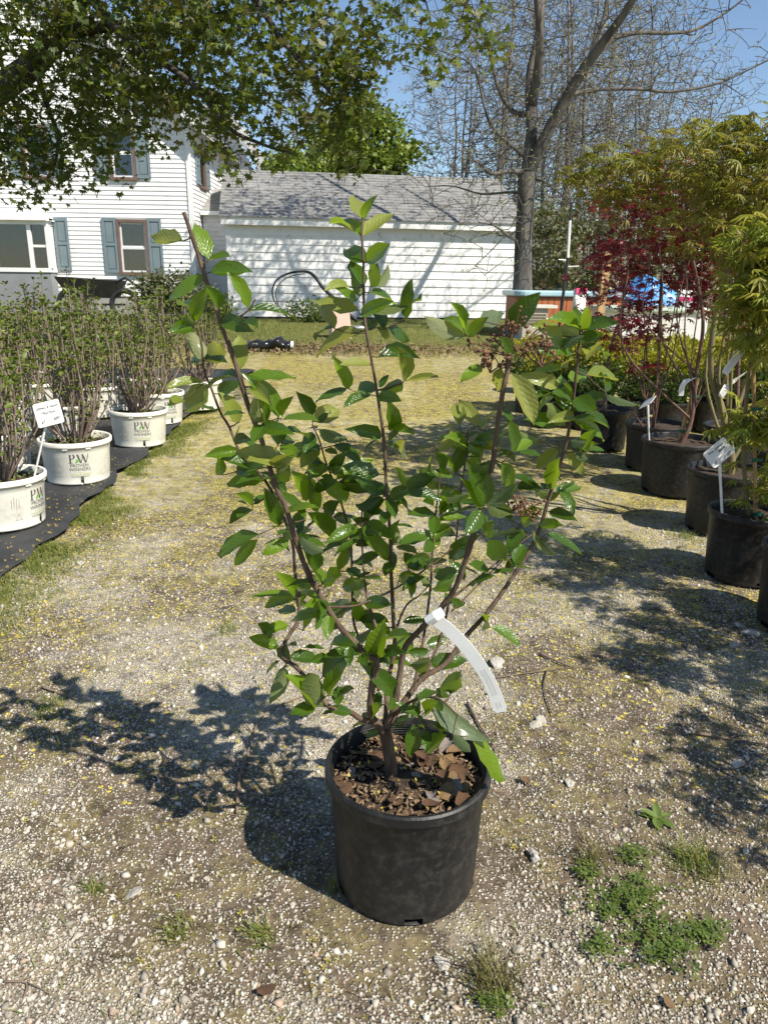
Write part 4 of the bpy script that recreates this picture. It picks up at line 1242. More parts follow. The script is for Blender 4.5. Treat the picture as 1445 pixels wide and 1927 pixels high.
for b in [(90, 90, 8.2, 190, 150, 0.8, 210), (60, 250, 8.2, 150, 75, 0.6, 95), (40, 330, 8.0, 110, 45, 0.4, 30), (260, 60, 7.8, 170, 120, 0.8, 190), (290, 190, 7.6, 130, 60, 0.5, 60),
          (200, 290, 7.8, 50, 35, 0.3, 12), (430, 60, 7.4, 150, 110, 0.8, 150), (440, 215, 7.3, 70, 60, 0.4, 34), (430, 285, 7.2, 40, 35, 0.3, 12), (540, 110, 7.2, 130, 120, 0.6, 105), (620, 130, 7.0, 90, 110, 0.5, 70),
          (540, 270, 7.2, 55, 32, 0.3, 12), (640, 250, 7.0, 50, 60, 0.3, 30), (690, 60, 6.9, 70, 70, 0.5, 50), (800, 110, 6.9, 40, 70, 0.4, 14), (800, 20, 6.8, 90, 30, 0.5, 16), (890, 60, 6.8, 40, 70, 0.4, 14),
          (690, 190, 6.9, 40, 40, 0.3, 18)]:
    targ += blob(*b[:6], int(b[6] * (1.15 if b[0] < 300 else 0.7)))
targ += blob(250, -190, 7.4, 480, 160, 1.5, 280)
targ += blob(150, -420, 7.6, 420, 200, 1.8, 130)
rg.shuffle(targ)
mb = MB()
tips = grow(mb, nodes, targ, rg, 0.0035, 0.012, 0.6, 0.12, 4, 4, -0.12, 0.10, 0.05)
o = mb.build('twigs', M['maple_bark'], MT); o['kind'] = 'stuff'
# five-lobed maple leaf
def palm(lobes, inner, seed=1):
    v = [(0, 0, 0)]
    for i, (ang, ln) in enumerate(lobes):
        a = R_(ang)
        if i:
            pa = R_((lobes[i - 1][0] + ang) / 2)
            v.append((math.sin(pa) * inner, math.cos(pa) * inner, 0.02))
        v.append((math.sin(a) * ln, math.cos(a) * ln, -0.10 * ln))
    f = [(0, i + 1, i) for i in range(1, len(v) - 1)]
    return np.array(v), np.array(f)
MLV, MLF = palm([(-115, 0.38), (-62, 0.62), (-30, 0.55), (0, 0.85), (30, 0.55), (62, 0.62), (115, 0.38)], 0.36)
rs_ = np.random.RandomState(12)
cen = np.array([tuple(t[0]) for t in tips])
per = 11
T = np.repeat(cen, per, 0); n = len(T)
T = T + rs_.randn(n, 3) * 0.085
Yv = rs_.randn(n, 3) * 0.8 + np.array([0, 0, -0.55]); Zv = rs_.randn(n, 3) * 0.6 + np.array([0, 0, 1.0])
s = 0.074 * (0.5 + 0.9 * rs_.rand(n))
# clustered colour: bronze, olive and green sprays
rn = np.clip(np.repeat(rs_.rand(len(cen)), per) + rs_.randn(n) * 0.12, 0, 1)
o = scatter('foliage', MLV, MLF, frames(Yv, Zv, s, s, s), T, M['maple_leaf'], MT, rnd=rn); o['kind'] = 'stuff'

# ------------------------------------------------------------------ things in front of the wood
TBY = 15.0
def P3(px, py, Y): return P(px, py, Y)
# hot tub
x0 = P(968, 580, TBY).x; x1 = P(1186, 580, TBY).x
zt = P(1080, 548, TBY).z; zg = float(gh((x0 + x1) / 2, TBY))
tub = empty('hot_tub', ((x0 + x1) / 2, TBY + 1.0, zg)); tag(tub, 'orange cedar-sided hot tub with pale blue rim behind the shrubs', 'hot tub')
wx = (x1 - x0) / 2
hb = zt - zg - 0.11
def rounded(w, d, r, n=5):
    out = []
    for cx, cy, a0 in ((w - r, -d + r, -90), (w - r, d - r, 0), (-w + r, d - r, 90), (-w + r, -d + r, 180)):
        for i in range(n + 1):
            a = R_(a0 + 90 * i / n); out.append((cx + r * math.cos(a), cy + r * math.sin(a)))
    return out
def extr(loop, z0, z1, mb, inner=None):
    n = len(loop)
    v = [(x, y, z0) for x, y in loop] + [(x, y, z1) for x, y in loop]
    f = [(i, (i + 1) % n, n + (i + 1) % n, n + i) for i in range(n)] + [tuple(range(n - 1, -1, -1)), tuple(n + i for i in range(n))]
    mb.add(v, f)
loop = rounded(wx - 0.06, 0.95, 0.22)
mb = MB(); extr(rounded(wx - 0.09, 0.92, 0.20), 0.06, hb - 0.005, mb); mb.build('cabinet', M['cedar'], tub)
per_pts = []
L = len(loop); acc = []
for i in range(L):
    a = Vector(loop[i]); b = Vector(loop[(i + 1) % L]); acc.append((a, b, (b - a).length))
tot = sum(a[2] for a in acc); npl = 64
def along(s):
    s = s % tot
    for a, b, l in acc:
        if s <= l: return a.lerp(b, s / l), (b - a).normalized()
        s -= l
    return acc[0][0], Vector((1, 0))
for i in range(npl):
    (p, t) = along((i + 0.5) * tot / npl)
    if p.y > 0.3: continue
    mb = MB(); ang = math.atan2(t.y, t.x)
    mb.box((0, 0, 0), (tot / npl - 0.010, 0.03, hb - 0.10))
    o = mb.build('plank', M['cedar'], tub, loc=(p.x, p.y, 0.05 + (hb - 0.1) / 2 + 0.02)); o.rotation_euler = (0, 0, ang)
mb = MB(); extr(rounded(wx - 0.03, 0.98, 0.24), 0.0, 0.055, mb); mb.build('base', pmat('blue_base', (0.12, 0.36, 0.60), (0.10, 0.30, 0.5), 4, 0.5), tub)
mb = MB(); extr(rounded(wx, 1.02, 0.26), hb, hb + 0.11, mb)
rim = mb.build('rim', M['tub_rim'], tub); bv = rim.modifiers.new('b', 'BEVEL'); bv.width = 0.03; bv.segments = 3
# cream storage box with a shelf, left of the tub
bxp = P(1010, 585, 13.9); zg2 = float(gh(bxp.x, 13.9))
cb = empty('cream_cupboard', (bxp.x, 13.9, zg2)); tag(cb, 'low cream cupboard with louvred front and flat top, right of the tree trunk', 'cupboard')
ht = P(1000, 574, 13.9).z - zg2
mb = MB(); mb.box2((-0.24, 0, 0), (0.20, 0.45, ht - 0.052)); mb.build('body', M['beige'], cb)
mb = MB(); mb.box2((-0.30, -0.05, ht - 0.05), (0.36, 0.5, ht)); mb.build('top', M['cream'], cb)
for k in range(4):
    mb = MB(); mb.box((0, -0.012, ht * 0.55 + k * 0.05), (0.34, 0.012, 0.035), Matrix.Rotation(R_(25), 3, 'X')); mb.build('slat', M['beige'], cb)
# white tub with pale green rim
x0 = P(1140, 600, 13.0).x; x1 = P(1345, 600, 13.0).x; zg3 = float(gh(x0, 13.0)); zt = P(1200, 578, 13.0).z
t2 = empty('white_tub', ((x0 + x1) / 2, 13.7, zg3)); tag(t2, 'long white low-sided tub with pale green rim behind the red maple', 'tub')
wx2 = (x1 - x0) / 2; h2 = zt - zg3
mb = MB(); extr(rounded(wx2 - 0.05, 0.62, 0.18), 0, h2 - 0.092, mb); mb.build('shell', M['cream'], t2)
mb = MB(); extr(rounded(wx2, 0.68, 0.2), h2 - 0.09, h2, mb); r2_ = mb.build('rim', M['pale_green'], t2); bv = r2_.modifiers.new('b', 'BEVEL'); bv.width = 0.03; bv.segments = 2
for k in range(2):
    mb = MB(); mb.box2((-wx2 + 0.25 + k * 0.9, -0.632, 0.12), (-wx2 + 0.85 + k * 0.9, -0.622, h2 - 0.16)); mb.build('panel', M['bag_white'], t2)
# blue tarp over a heap
tpc = P(1228, 545, 16.0); zg4 = float(gh(tpc.x, 16.0))
tarp = MB(); n1, n2 = 26, 16; vv = []; ff = []
ttop = P(1225, 512, 16.0).z - zg4
rgt = random.Random(3)
for i in range(n1):
    for j in range(n2):
        u = i / (n1 - 1) * 2 - 1; v = j / (n2 - 1) * 2 - 1
        rr_ = max(abs(u), abs(v))
        z_ = ttop * (1 - 0.45 * abs(u) - 0.14 * abs(v)) * (1 if rr_ < 0.85 else 0.85) + 0.03 * math.sin(u * 9 + v * 4) + rgt.gauss(0, 0.012)
        if rr_ > 0.99: z_ = 0.02 + 0.05 * abs(math.sin(u * 12 + v * 10))
        vv.append((u * 0.95 * (1.06 if rr_ > 0.99 else 1), v * 0.75 * (1.05 if rr_ > 0.99 else 1), z_))
        if i and j: ff.append(((i - 1) * n2 + j - 1, i * n2 + j - 1, i * n2 + j, (i - 1) * n2 + j))
tarp.add(vv, ff)
to = tarp.build('blue_tarp', M['tarp'], smooth_=True, loc=(tpc.x, 16.6, zg4)); tag(to, 'crumpled blue tarp draped over a heap behind the red maple', 'tarp')
# wooden post
pp = P(1128, 580, 12.2); zg5 = float(gh(pp.x, 12.2)); zt = P(1133, 475, 12.2).z
mb = MB(); mb.box2((-0.055, -0.055, -0.1), (0.055, 0.055, zt - zg5)); mb.hexa([(-0.055, -0.055, zt - zg5 + 0.001), (0.055, -0.055, zt - zg5 + 0.001), (0.055, 0.055, zt - zg5 + 0.001), (-0.055, 0.055, zt - zg5 + 0.001), (-0.045, -0.045, zt - zg5 + 0.012), (0.045, -0.045, zt - zg5 + 0.012), (0.045, 0.045, zt - zg5 + 0.012), (-0.045, 0.045, zt - zg5 + 0.012)])
o = mb.build('wooden_post', M['lumber'], loc=(pp.x, 12.2, zg5)); o.rotation_euler = (0, R_(1.5), 0); tag(o, 'square tan wooden post standing right of the dark pole', 'post')
# dark leaning pole with white upper section
b0 = P(1050, 606, 12.8); zg6 = float(gh(b0.x, 12.8)); b0.z = zg6
b1 = P(1068, 485, 12.8); b2 = P(1072, 415, 12.8); b3 = P(1075, 382, 12.8)
pole = empty('leaning_pole', b0); tag(pole, 'thin dark pole with a white section and small side pegs, leaning beside the hot tub', 'pole')
mb = MB(); mb.tube([Vector((0, 0, -0.05)), b1 - b0], 0.026, 8); mb.build('lower_section', M['black_rubber'], pole)
mb = MB(); mb.tube([b1 - b0, b2 - b0], 0.022, 8); mb.build('white_section', M['white_tag'], pole)
mb = MB(); mb.tube([b2 - b0, b3 - b0], 0.020, 8); mb.build('tip', M['black_rubber'], pole)
for (px, py, l) in ((1066, 490, -0.13), (1066, 502, 0.20)):
    q = P(px, py, 12.8) - b0
    mb = MB(); mb.tube([q, q + Vector((l, 0, 0.01))], 0.010, 6); mb.build('peg', M['galv'], pole)
# black spoked wheel leaning under the pole
wc = P(1076, 600, 12.6); zg7 = float(gh(wc.x, 12.6))
rad = 0.27
wh = empty('spoked_wheel', (wc.x, 12.6, zg7 + rad)); wh.rotation_euler = (R_(12), 0, R_(20)); tag(wh, 'black rubber-tyred wheel leaning at the foot of the dark pole', 'wheel')
def ring(R0, r0, n=32, m=8):
    mb = MB(); v = []; f = []
    for i in range(n):
        a = 2 * math.pi * i / n
        for j in range(m):
            b = 2 * math.pi * j / m
            v.append(((R0 + r0 * math.cos(b)) * math.cos(a), r0 * math.sin(b), (R0 + r0 * math.cos(b)) * math.sin(a)))
            f.append((i * m + j, i * m + (j + 1) % m, ((i + 1) % n) * m + (j + 1) % m, ((i + 1) % n) * m + j))
    return mb.add(v, f)
ring(rad - 0.03, 0.03).build('tyre', M['black_rubber'], wh, True)
mb = MB(); mb.tube([(0, -0.05, 0), (0, 0.05, 0)], 0.03, 10); mb.build('hub', M['galv'], wh)
for k in range(8):
    a = k * math.pi / 4
    mb = MB(); mb.tube([(0.02 * math.cos(a), 0, 0.02 * math.sin(a)), ((rad - 0.05) * math.cos(a), 0, (rad - 0.05) * math.sin(a))], 0.005, 5); mb.build('spoke', M['black_rubber'], wh)
# sacks
def sack(px, Y, w, h, tilt, name, label, zbase=None):
    x = P(px, 600, Y).x; zb_ = float(gh(x, Y)) if zbase is None else zbase
    root = empty(name, (x, Y, zb_), R_(tilt))
    mb = MB(); n1, n2 = 10, 9; v = []; f = []
    for i in range(n1):
        t = i / (n1 - 1)
        for j in range(n2 * 2):
            a = 2 * math.pi * j / (n2 * 2)
            th = 0.11 * (1 - t ** 3 * 0.85) + 0.01 * math.sin(5 * a + 8 * t)
            c_, s_ = math.cos(a), math.sin(a)
            v.append((w / 2 * (abs(c_) ** 0.6) * (1 if c_ > 0 else -1) * (1 - 0.08 * math.sin(t * 3.1)), th * s_, 0.01 + h * t))
    m_ = n2 * 2
    for i in range(n1 - 1):
        for j in range(m_): f.append((i * m_ + j, i * m_ + (j + 1) % m_, (i + 1) * m_ + (j + 1) % m_, (i + 1) * m_ + j))
    f.append(tuple((n1 - 1) * m_ + j for j in range(m_)))
    mb.add(v, f); mb.build('sack', M['bag_white'], root, True)
    return root
s1 = sack(1087, 12.9, 0.24, P(1087, 546, 12.9).z - float(gh(3, 12.9)), 15, 'white_sack', None); tag(s1, 'tall white sack with pink top standing by the hot tub', 'sack')
mb = MB(); hh = P(1087, 546, 12.9).z - float(gh(3, 12.9)); mb.box2((-0.10, -0.045, hh - 0.06), (0.10, 0.045, hh + 0.03)); mb.build('pink_top', M['bag_pink'], s1)
zr_ = zg3 + h2
s2 = sack(1282, 13.5, 0.30, 0.30, -12, 'printed_sack', None, zr_); tag(s2, 'white sack with a pink printed band standing on the white tub', 'sack')
mb = MB(); mb.box2((-0.13, -0.128, 0.10), (0.13, -0.118, 0.17)); mb.build('pink_band', M['bag_pink'], s2)
# maroon pickup beyond, on lower ground
TYr = 32.0
tx = P(1054, 540, TYr).x; tg = float(gh(tx, TYr)); troof = P(1054, 531, TYr).z - tg
trk = empty('pickup_truck', (tx, TYr, tg)); trk.rotation_euler = (0, 0, R_(-12)); tag(trk, 'maroon pickup truck cab showing over the hot tub', 'truck')
mb = MB(); sw_ = 0.88
mb.hexa([(-sw_, -2.2, 0.45), (sw_, -2.2, 0.45), (sw_, 2.8, 0.45), (-sw_, 2.8, 0.45), (-sw_ + 0.04, -2.15, 1.0), (sw_ - 0.04, -2.15, 1.0), (sw_ - 0.04, 2.8, 1.05), (-sw_ + 0.04, 2.8, 1.05)]); body = mb.build('body', M['red_paint'], trk)
bv = body.modifiers.new('b', 'BEVEL'); bv.width = 0.08; bv.segments = 3
mb = MB(); cw = 0.72
mb.hexa([(-cw - 0.06, -0.9, 1.0), (cw + 0.06, -0.9, 1.0), (cw + 0.06, 0.9, 1.0), (-cw - 0.06, 0.9, 1.0), (-cw + 0.06, -0.30, troof - 0.05), (cw - 0.06, -0.30, troof - 0.05), (cw - 0.06, 0.8, troof - 0.05), (-cw + 0.06, 0.8, troof - 0.05)]); mb.build('cab_glass', M['dark_glass'], trk)
mb = MB(); mb.box2((-cw + 0.02, -0.36, troof - 0.06), (cw - 0.02, 0.84, troof)); rf = mb.build('cab_roof', M['red_paint'], trk); bv = rf.modifiers.new('b', 'BEVEL'); bv.width = 0.03; bv.segments = 3
for sx in (-1, 1):
    mb = MB(); mb.tube([(sx * (cw + 0.065), -0.92, 1.0), (sx * (cw - 0.05), -0.30, troof - 0.03)], 0.035, 6); mb.build('pillar', M['red_paint'], trk)
    for yy in (-1.4, 1.9):
        w_ = ring(0.27, 0.09, 24, 8).build('wheel', M['black_rubber'], trk, True, loc=(sx * 0.82, yy, 0.36)); w_.rotation_euler = (0, 0, R_(90))
# black hose loop standing by the garage wall
hpts = [P(px, py, 18.2 + dy) for px, py, dy in ((552, 603, 0.1), (533, 590, 0), (516, 565, 0), (513, 545, 0), (522, 526, 0.05), (545, 514, 0.1), (575, 511, 0.1), (592, 520, 0.05), (607, 540, 0), (625, 558, -0.05), (650, 585, -0.1), (672, 607, -0.1))]
for p in hpts: p.z = max(p.z, float(gh(p.x, p.y)) + 0.03)
pts, rr = spline(hpts, [0.016, 0.016, 0.017, 0.018, 0.02, 0.024, 0.03, 0.04, 0.045, 0.045, 0.045, 0.045], 5)
mb = MB(); mb.tube(pts, rr, 8)
p2 = [P(px, py, 18.1) for px, py in ((530, 588), (521, 566), (520, 547), (530, 530), (550, 519), (575, 515))]
ho = mb.build('black_hose', M['black_rubber'], smooth_=True); tag(ho, 'stiff black hose standing in an arch against the garage wall', 'hose')
mb = MB(); pts, rr = spline(p2, [0.012] * 6, 4); mb.tube(pts, rr, 6); mb.build('inner_loop', M['black_rubber'], ho, True)
# pink block
pb = G(640, 634); hb_ = P(638, 583, pb.y).z - float(gh(pb.x, pb.y))
mb = MB(); w0 = 0.20
mb.hexa([(-w0, -w0, -0.03), (w0, -w0, -0.03), (w0, w0, -0.03), (-w0, w0, -0.03), (-w0 * 0.8, -w0 * 0.8, hb_), (w0 * 0.8, -w0 * 0.8, hb_), (w0 * 0.8, w0 * 0.8, hb_), (-w0 * 0.8, w0 * 0.8, hb_)])
o = mb.build('pink_block', M['pink_block'], loc=onG(pb.x, pb.y)); o.rotation_euler = (0, 0, 0.2)
bv = o.modifiers.new('b', 'BEVEL'); bv.width = 0.02; bv.segments = 2
tag(o, 'upright pinkish concrete block on the lawn by the garage', 'block')
# flat pale metal pan beside it
pb = G(672, 622)
mb = MB(); mb.lathe([(0.0, 0.03), (0.22, 0.03), (0.27, 0.09), (0.29, 0.09), (0.23, 0.01), (0.0, 0.0)], 24)
o = mb.build('metal_pan', M['galv'], smooth_=True, loc=onG(pb.x, pb.y)); tag(o, 'shallow pale metal pan on the lawn right of the pink block', 'pan')
# roll of black plastic sheet
a = G(468, 660); b = G(548, 660)
rl = empty('plastic_roll', onG(a.x, a.y)); tag(rl, 'roll of shiny black plastic sheeting lying at the edge of the lawn', 'plastic roll')
mb = MB(); n = 14; v = []; f = []
dv = b - a
for i in range(n):
    t = i / (n - 1); c_ = dv * t
    for j in range(12):
        an = 2 * math.pi * j / 12
        r_ = 0.085 + 0.02 * math.sin(i * 1.7 + j) + (0.06 if (7 < i < 11 and 0 < an < 3) else 0)
        v.append((c_.x, c_.y + 1.7 * r_ * math.cos(an), max(0.0, 0.085 + r_ * math.sin(an))))
for i in range(n - 1):
    for j in range(12): f.append((i * 12 + j, i * 12 + (j + 1) % 12, (i + 1) * 12 + (j + 1) % 12, (i + 1) * 12 + j))
f.append(tuple(range(11, -1, -1))); f.append(tuple((n - 1) * 12 + j for j in range(12)))
mb.add(v, f); mb.build('sheet', M['black_sheet'], rl, True)
mb = MB(); mb.tube([dv * 0.98 + Vector((0, 0, 0.09)), dv * 1.06 + Vector((0, 0, 0.09))], 0.06, 12); mb.build('core', M['white_tag'], rl)
# black cart by the house, behind the shrubs
cp = P(180, 540, 17.8); cg = float(gh(cp.x, 17.8))
ct = empty('garden_cart', (cp.x, 17.8, cg)); tag(ct, 'black garden cart parked against the house behind the potted shrubs', 'cart')
mb = MB(); mb.hexa([(-0.55, -0.3, 0.55), (0.45, -0.3, 0.5), (0.45, 0.3, 0.5), (-0.55, 0.3, 0.55), (-0.75, -0.42, 0.95), (0.60, -0.42, 0.88), (0.60, 0.42, 0.88), (-0.75, 0.42, 0.95)]); mb.build('tray', M['black_rubber'], ct)
for sx in (-0.45, 0.75):
    w_ = ring(0.30, 0.06, 28, 8).build('wheel', M['black_rubber'], ct, True, loc=(sx, -0.3, 0.36))
mb = MB(); mb.tube([(0.5, -0.25, 0.8), (0.8, -0.28, 0.95), (1.15, -0.3, 0.7), (1.3, -0.3, 0.35)], 0.03, 8); mb.tube([(-0.45, -0.3, 0.36), (0.75, -0.3, 0.36)], 0.025, 6); mb.build('frame', M['black_rubber'], ct)
# feathery shrub at the house corner
p_ = P(318, 545, 17.5)
leafy('feathery_shrub', (0, 0, p_.z - float(gh(p_.x, 17.5))), (0.75, 0.6, 0.42), 2600, 0.075, 'evergreen', 'far_bark', onG(p_.x, 17.5), 55, 'feathery green shrub before the house corner', 'shrub', tr=0.05, clumps=26)
leafy('weedy_shrub', (0, 0, 0.35), (0.55, 0.4, 0.4), 1500, 0.06, 'pw_leaf', 'far_bark', onG(P(395, 590, 18.6).x, 18.3), 56, 'weedy green growth at the left foot of the garage', 'shrub', tr=0.03, clumps=22)
leafy('hose_weeds', (0, 0, 0.22), (0.7, 0.35, 0.22), 1300, 0.06, 'clover', 'far_bark', onG(P(590, 600, 18.3).x, 18.3), 57, 'green weeds along the garage foot under the hose arch', 'weeds', tr=0.02, clumps=24)

# ------------------------------------------------------------------ lettering
def text_geo(s, size, bold=0.0):
    cu = bpy.data.curves.new('t', 'FONT')
    cu.body = s; cu.size = size; cu.align_x = 'CENTER'; cu.offset = bold; cu.resolution_u = 3
    ob = bpy.data.objects.new('t', cu); COL.objects.link(ob)
    dg = bpy.context.evaluated_depsgraph_get()
    me = bpy.data.meshes.new_from_object(ob.evaluated_get(dg))
    v = [tuple(p.co) for p in me.vertices]; f = [tuple(p.vertices) for p in me.polygons]
    bpy.data.objects.remove(ob); bpy.data.curves.remove(cu); bpy.data.meshes.remove(me)
    return v, f

def quad_strip(pts_a, pts_b):
    n = len(pts_a); v = list(pts_a) + list(pts_b)
    return v, [(i, i + 1, n + i + 1, n + i) for i in range(n - 1)]

def add2(mb, v, f, dx=0.0, dz=0.0, sc=1.0):
    mb.add([(p[0] * sc + dx, p[1] * sc + dz, 0) for p in v], f)

def serif_PW(mb):
    """serif capitals P and W, 1 unit high"""
    R = lambda x0, x1, y0, y1: add2(mb, [(x0, y0), (x1, y0), (x1, y1), (x0, y1)], [(0, 1, 2, 3)])
    R(0.12, 0.28, 0.05, 0.95); R(0.0, 0.42, 0.0, 0.05); R(0.0, 0.36, 0.95, 1.0)
    n = 14; o = []; i_ = []
    for k in range(n + 1):
        a = R_(90 - 180 * k / n)
        o.append((0.34 + 0.33 * math.cos(a), 0.72 + 0.28 * math.sin(a))); i_.append((0.34 + 0.17 * math.cos(a), 0.72 + 0.22 * math.sin(a)))
    v, f = quad_strip(o, i_); add2(mb, v, f)
    R(0.28, 0.345, 0.945, 1.0); R(0.28, 0.345, 0.44, 0.50)
    S = lambda xa, xb, w: add2(mb, [(xa - w / 2, 0.96), (xa + w / 2, 0.96), (xb + w / 2, 0.0), (xb - w / 2, 0.0)], [(0, 3, 2, 1)])
    x = 0.78
    S(x + 0.12, x + 0.42, 0.17); S(x + 0.72, x + 0.45, 0.07); S(x + 0.62, x + 0.92, 0.17); S(x + 1.22, x + 0.95, 0.07)
    for c in (0.10, 0.66, 1.22): R(x + c - 0.17, x + c + 0.17, 0.95, 1.0)

def leaf_shape(n=10):
    a = []; b = []
    for k in range(n + 1):
        t = k / n; w = math.sin(math.pi * t) * 0.22
        c = (t * 0.62, t * 0.62 + 0.12 * math.sin(math.pi * t))
        a.append((c[0] - w * 0.7, c[1] + w * 0.7)); b.append((c[0] + w * 0.7, c[1] - w * 0.7))
    return quad_strip(a, b)

def wrap(mb, name, mat, parent, rfun, a0=-math.pi / 2, off=0.0012):
    out = MB()
    v = []
    for (x, z, _) in mb.v:
        r = rfun(z) + off
        a = a0 + x / rfun(z)
        v.append((r * math.cos(a), r * math.sin(a), z))
    out.v = v; out.f = mb.f; out.m = mb.m
    return out.build(name, mat, parent)

# ------------------------------------------------------------------ white printed pots with shrubs
WH, WR = 0.275, 0.232
def wr(z): return 0.198 + (0.218 - 0.198) * (z / WH)
def white_pot(parent):
    mb = MB()
    prof = [(0.0, 0.006), (0.185, 0.006), (0.192, 0.0), (0.198, 0.004), (0.1983, 0.012), (wr(0.06), 0.058), (wr(0.06) + 0.001, 0.060), (wr(0.2), 0.20), (wr(0.21) + 0.0025, 0.206), (wr(0.25) + 0.003, 0.243), (WR - 0.001, 0.245), (WR, 0.249), (WR, 0.270), (WR - 0.004, 0.275), (WR - 0.012, 0.275), (WR - 0.016, 0.268), (0.205, 0.20), (0.19, 0.03), (0.0, 0.03)]
    po = mb.lathe(prof, 64, skip=lambda i, j: i in (3, 4) and (j % 16) in (0,)).build('pot', M['white_pot'], parent, True)
    l = MB(); serif_PW(l); l.v = [(p[0] * 0.062 - 0.064, 0.145 + p[1] * 0.062, 0) for p in l.v]
    v, f = text_geo('PROVEN', 0.030, 0.0002); add2(l, v, f, 0, 0.120)
    v, f = text_geo('WINNERS', 0.030, 0.0002); add2(l, v, f, 0.002, 0.094)
    wrap(l, 'lettering', M['ink_soft'], po, wr)
    g = MB(); v, f = leaf_shape(); add2(g, v, f, -0.022, 0.144, 0.040); wrap(g, 'leaf_print', M['ink_green'], po, wr, off=0.0022)
    g = MB(); v, f = quad_strip([(-0.065, 0.0845), (-0.03, 0.0845), (0.0, 0.0845), (0.03, 0.0845), (0.068, 0.0845)], [(-0.065, 0.083), (-0.03, 0.083), (0, 0.083), (0.03, 0.083), (0.068, 0.083)]); add2(g, v, f)
    v, f = text_geo('FLOWERING SHRUBS', 0.0115, 0.0001); add2(g, v, f, 0, 0.052)
    wrap(g, 'small_print', M['ink_gray'], po, wr)
    g = MB(); v, f = text_geo('COLOR  CHOICE', 0.0165, 0.0002); add2(g, v, f, 0, 0.064); v, f = leaf_shape(6); add2(g, v, f, -0.004, 0.064, 0.018); wrap(g, 'olive_print', M['ink_olive'], po, wr)
    # recycling triangle and care pictogram to the left
    g = MB()
    tri = [(-0.145, 0.062), (-0.113, 0.062), (-0.129, 0.092)]
    c = (-0.129, 0.072)
    for i in range(3):
        a, b = tri[i], tri[(i + 1) % 3]
        ia = (a[0] + (c[0] - a[0]) * 0.22, a[1] + (c[1] - a[1]) * 0.22); ib = (b[0] + (c[0] - b[0]) * 0.22, b[1] + (c[1] - b[1]) * 0.22)
        add2(g, [a, b, ib, ia], [(0, 1, 2, 3)])
    add2(g, [(-0.148, 0.055), (-0.110, 0.055), (-0.110, 0.058), (-0.148, 0.058)], [(0, 1, 2, 3)])
    for x0, h0, h1 in ((-0.165, 0.12, 0.175), (-0.153, 0.128, 0.185), (-0.140, 0.115, 0.178), (-0.127, 0.122, 0.17)):
        add2(g, [(x0, h0), (x0 + 0.003, h0), (x0 + 0.003, h1), (x0, h1)], [(0, 1, 2, 3)])
    wrap(g, 'pictogram', M['ink_gray'], po, wr)
    for a in (-0.35, 0.28):
        m2 = MB(); an = -math.pi / 2 + a; m2.box((0, 0, 0), (0.032, 0.012, 0.008)); t = m2.build('rim_tab', M['white_pot'], po, loc=((wr(0.23) + 0.007) * math.cos(an), (wr(0.23) + 0.007) * math.sin(an), 0.238)); t.rotation_euler = (0, 0, an + math.pi / 2)
    mb = MB(); n = 30; v = [(0, 0, 0.235)]; f = []
    for ring_ in (0.1, 0.205):
        for k in range(n):
            a = 2 * math.pi * k / n; v.append((ring_ * math.cos(a), ring_ * math.sin(a), 0.232 + 0.012 * math.sin(k * 2.3 + ring_ * 40)))
    for k in range(n):
        f.append((0, 1 + k, 1 + (k + 1) % n)); f.append((1 + k, 1 + n + k, 1 + n + (k + 1) % n, 1 + (k + 1) % n))
    mb.add(v, f); mb.build('soil', M['soil'], parent, True)
    return po

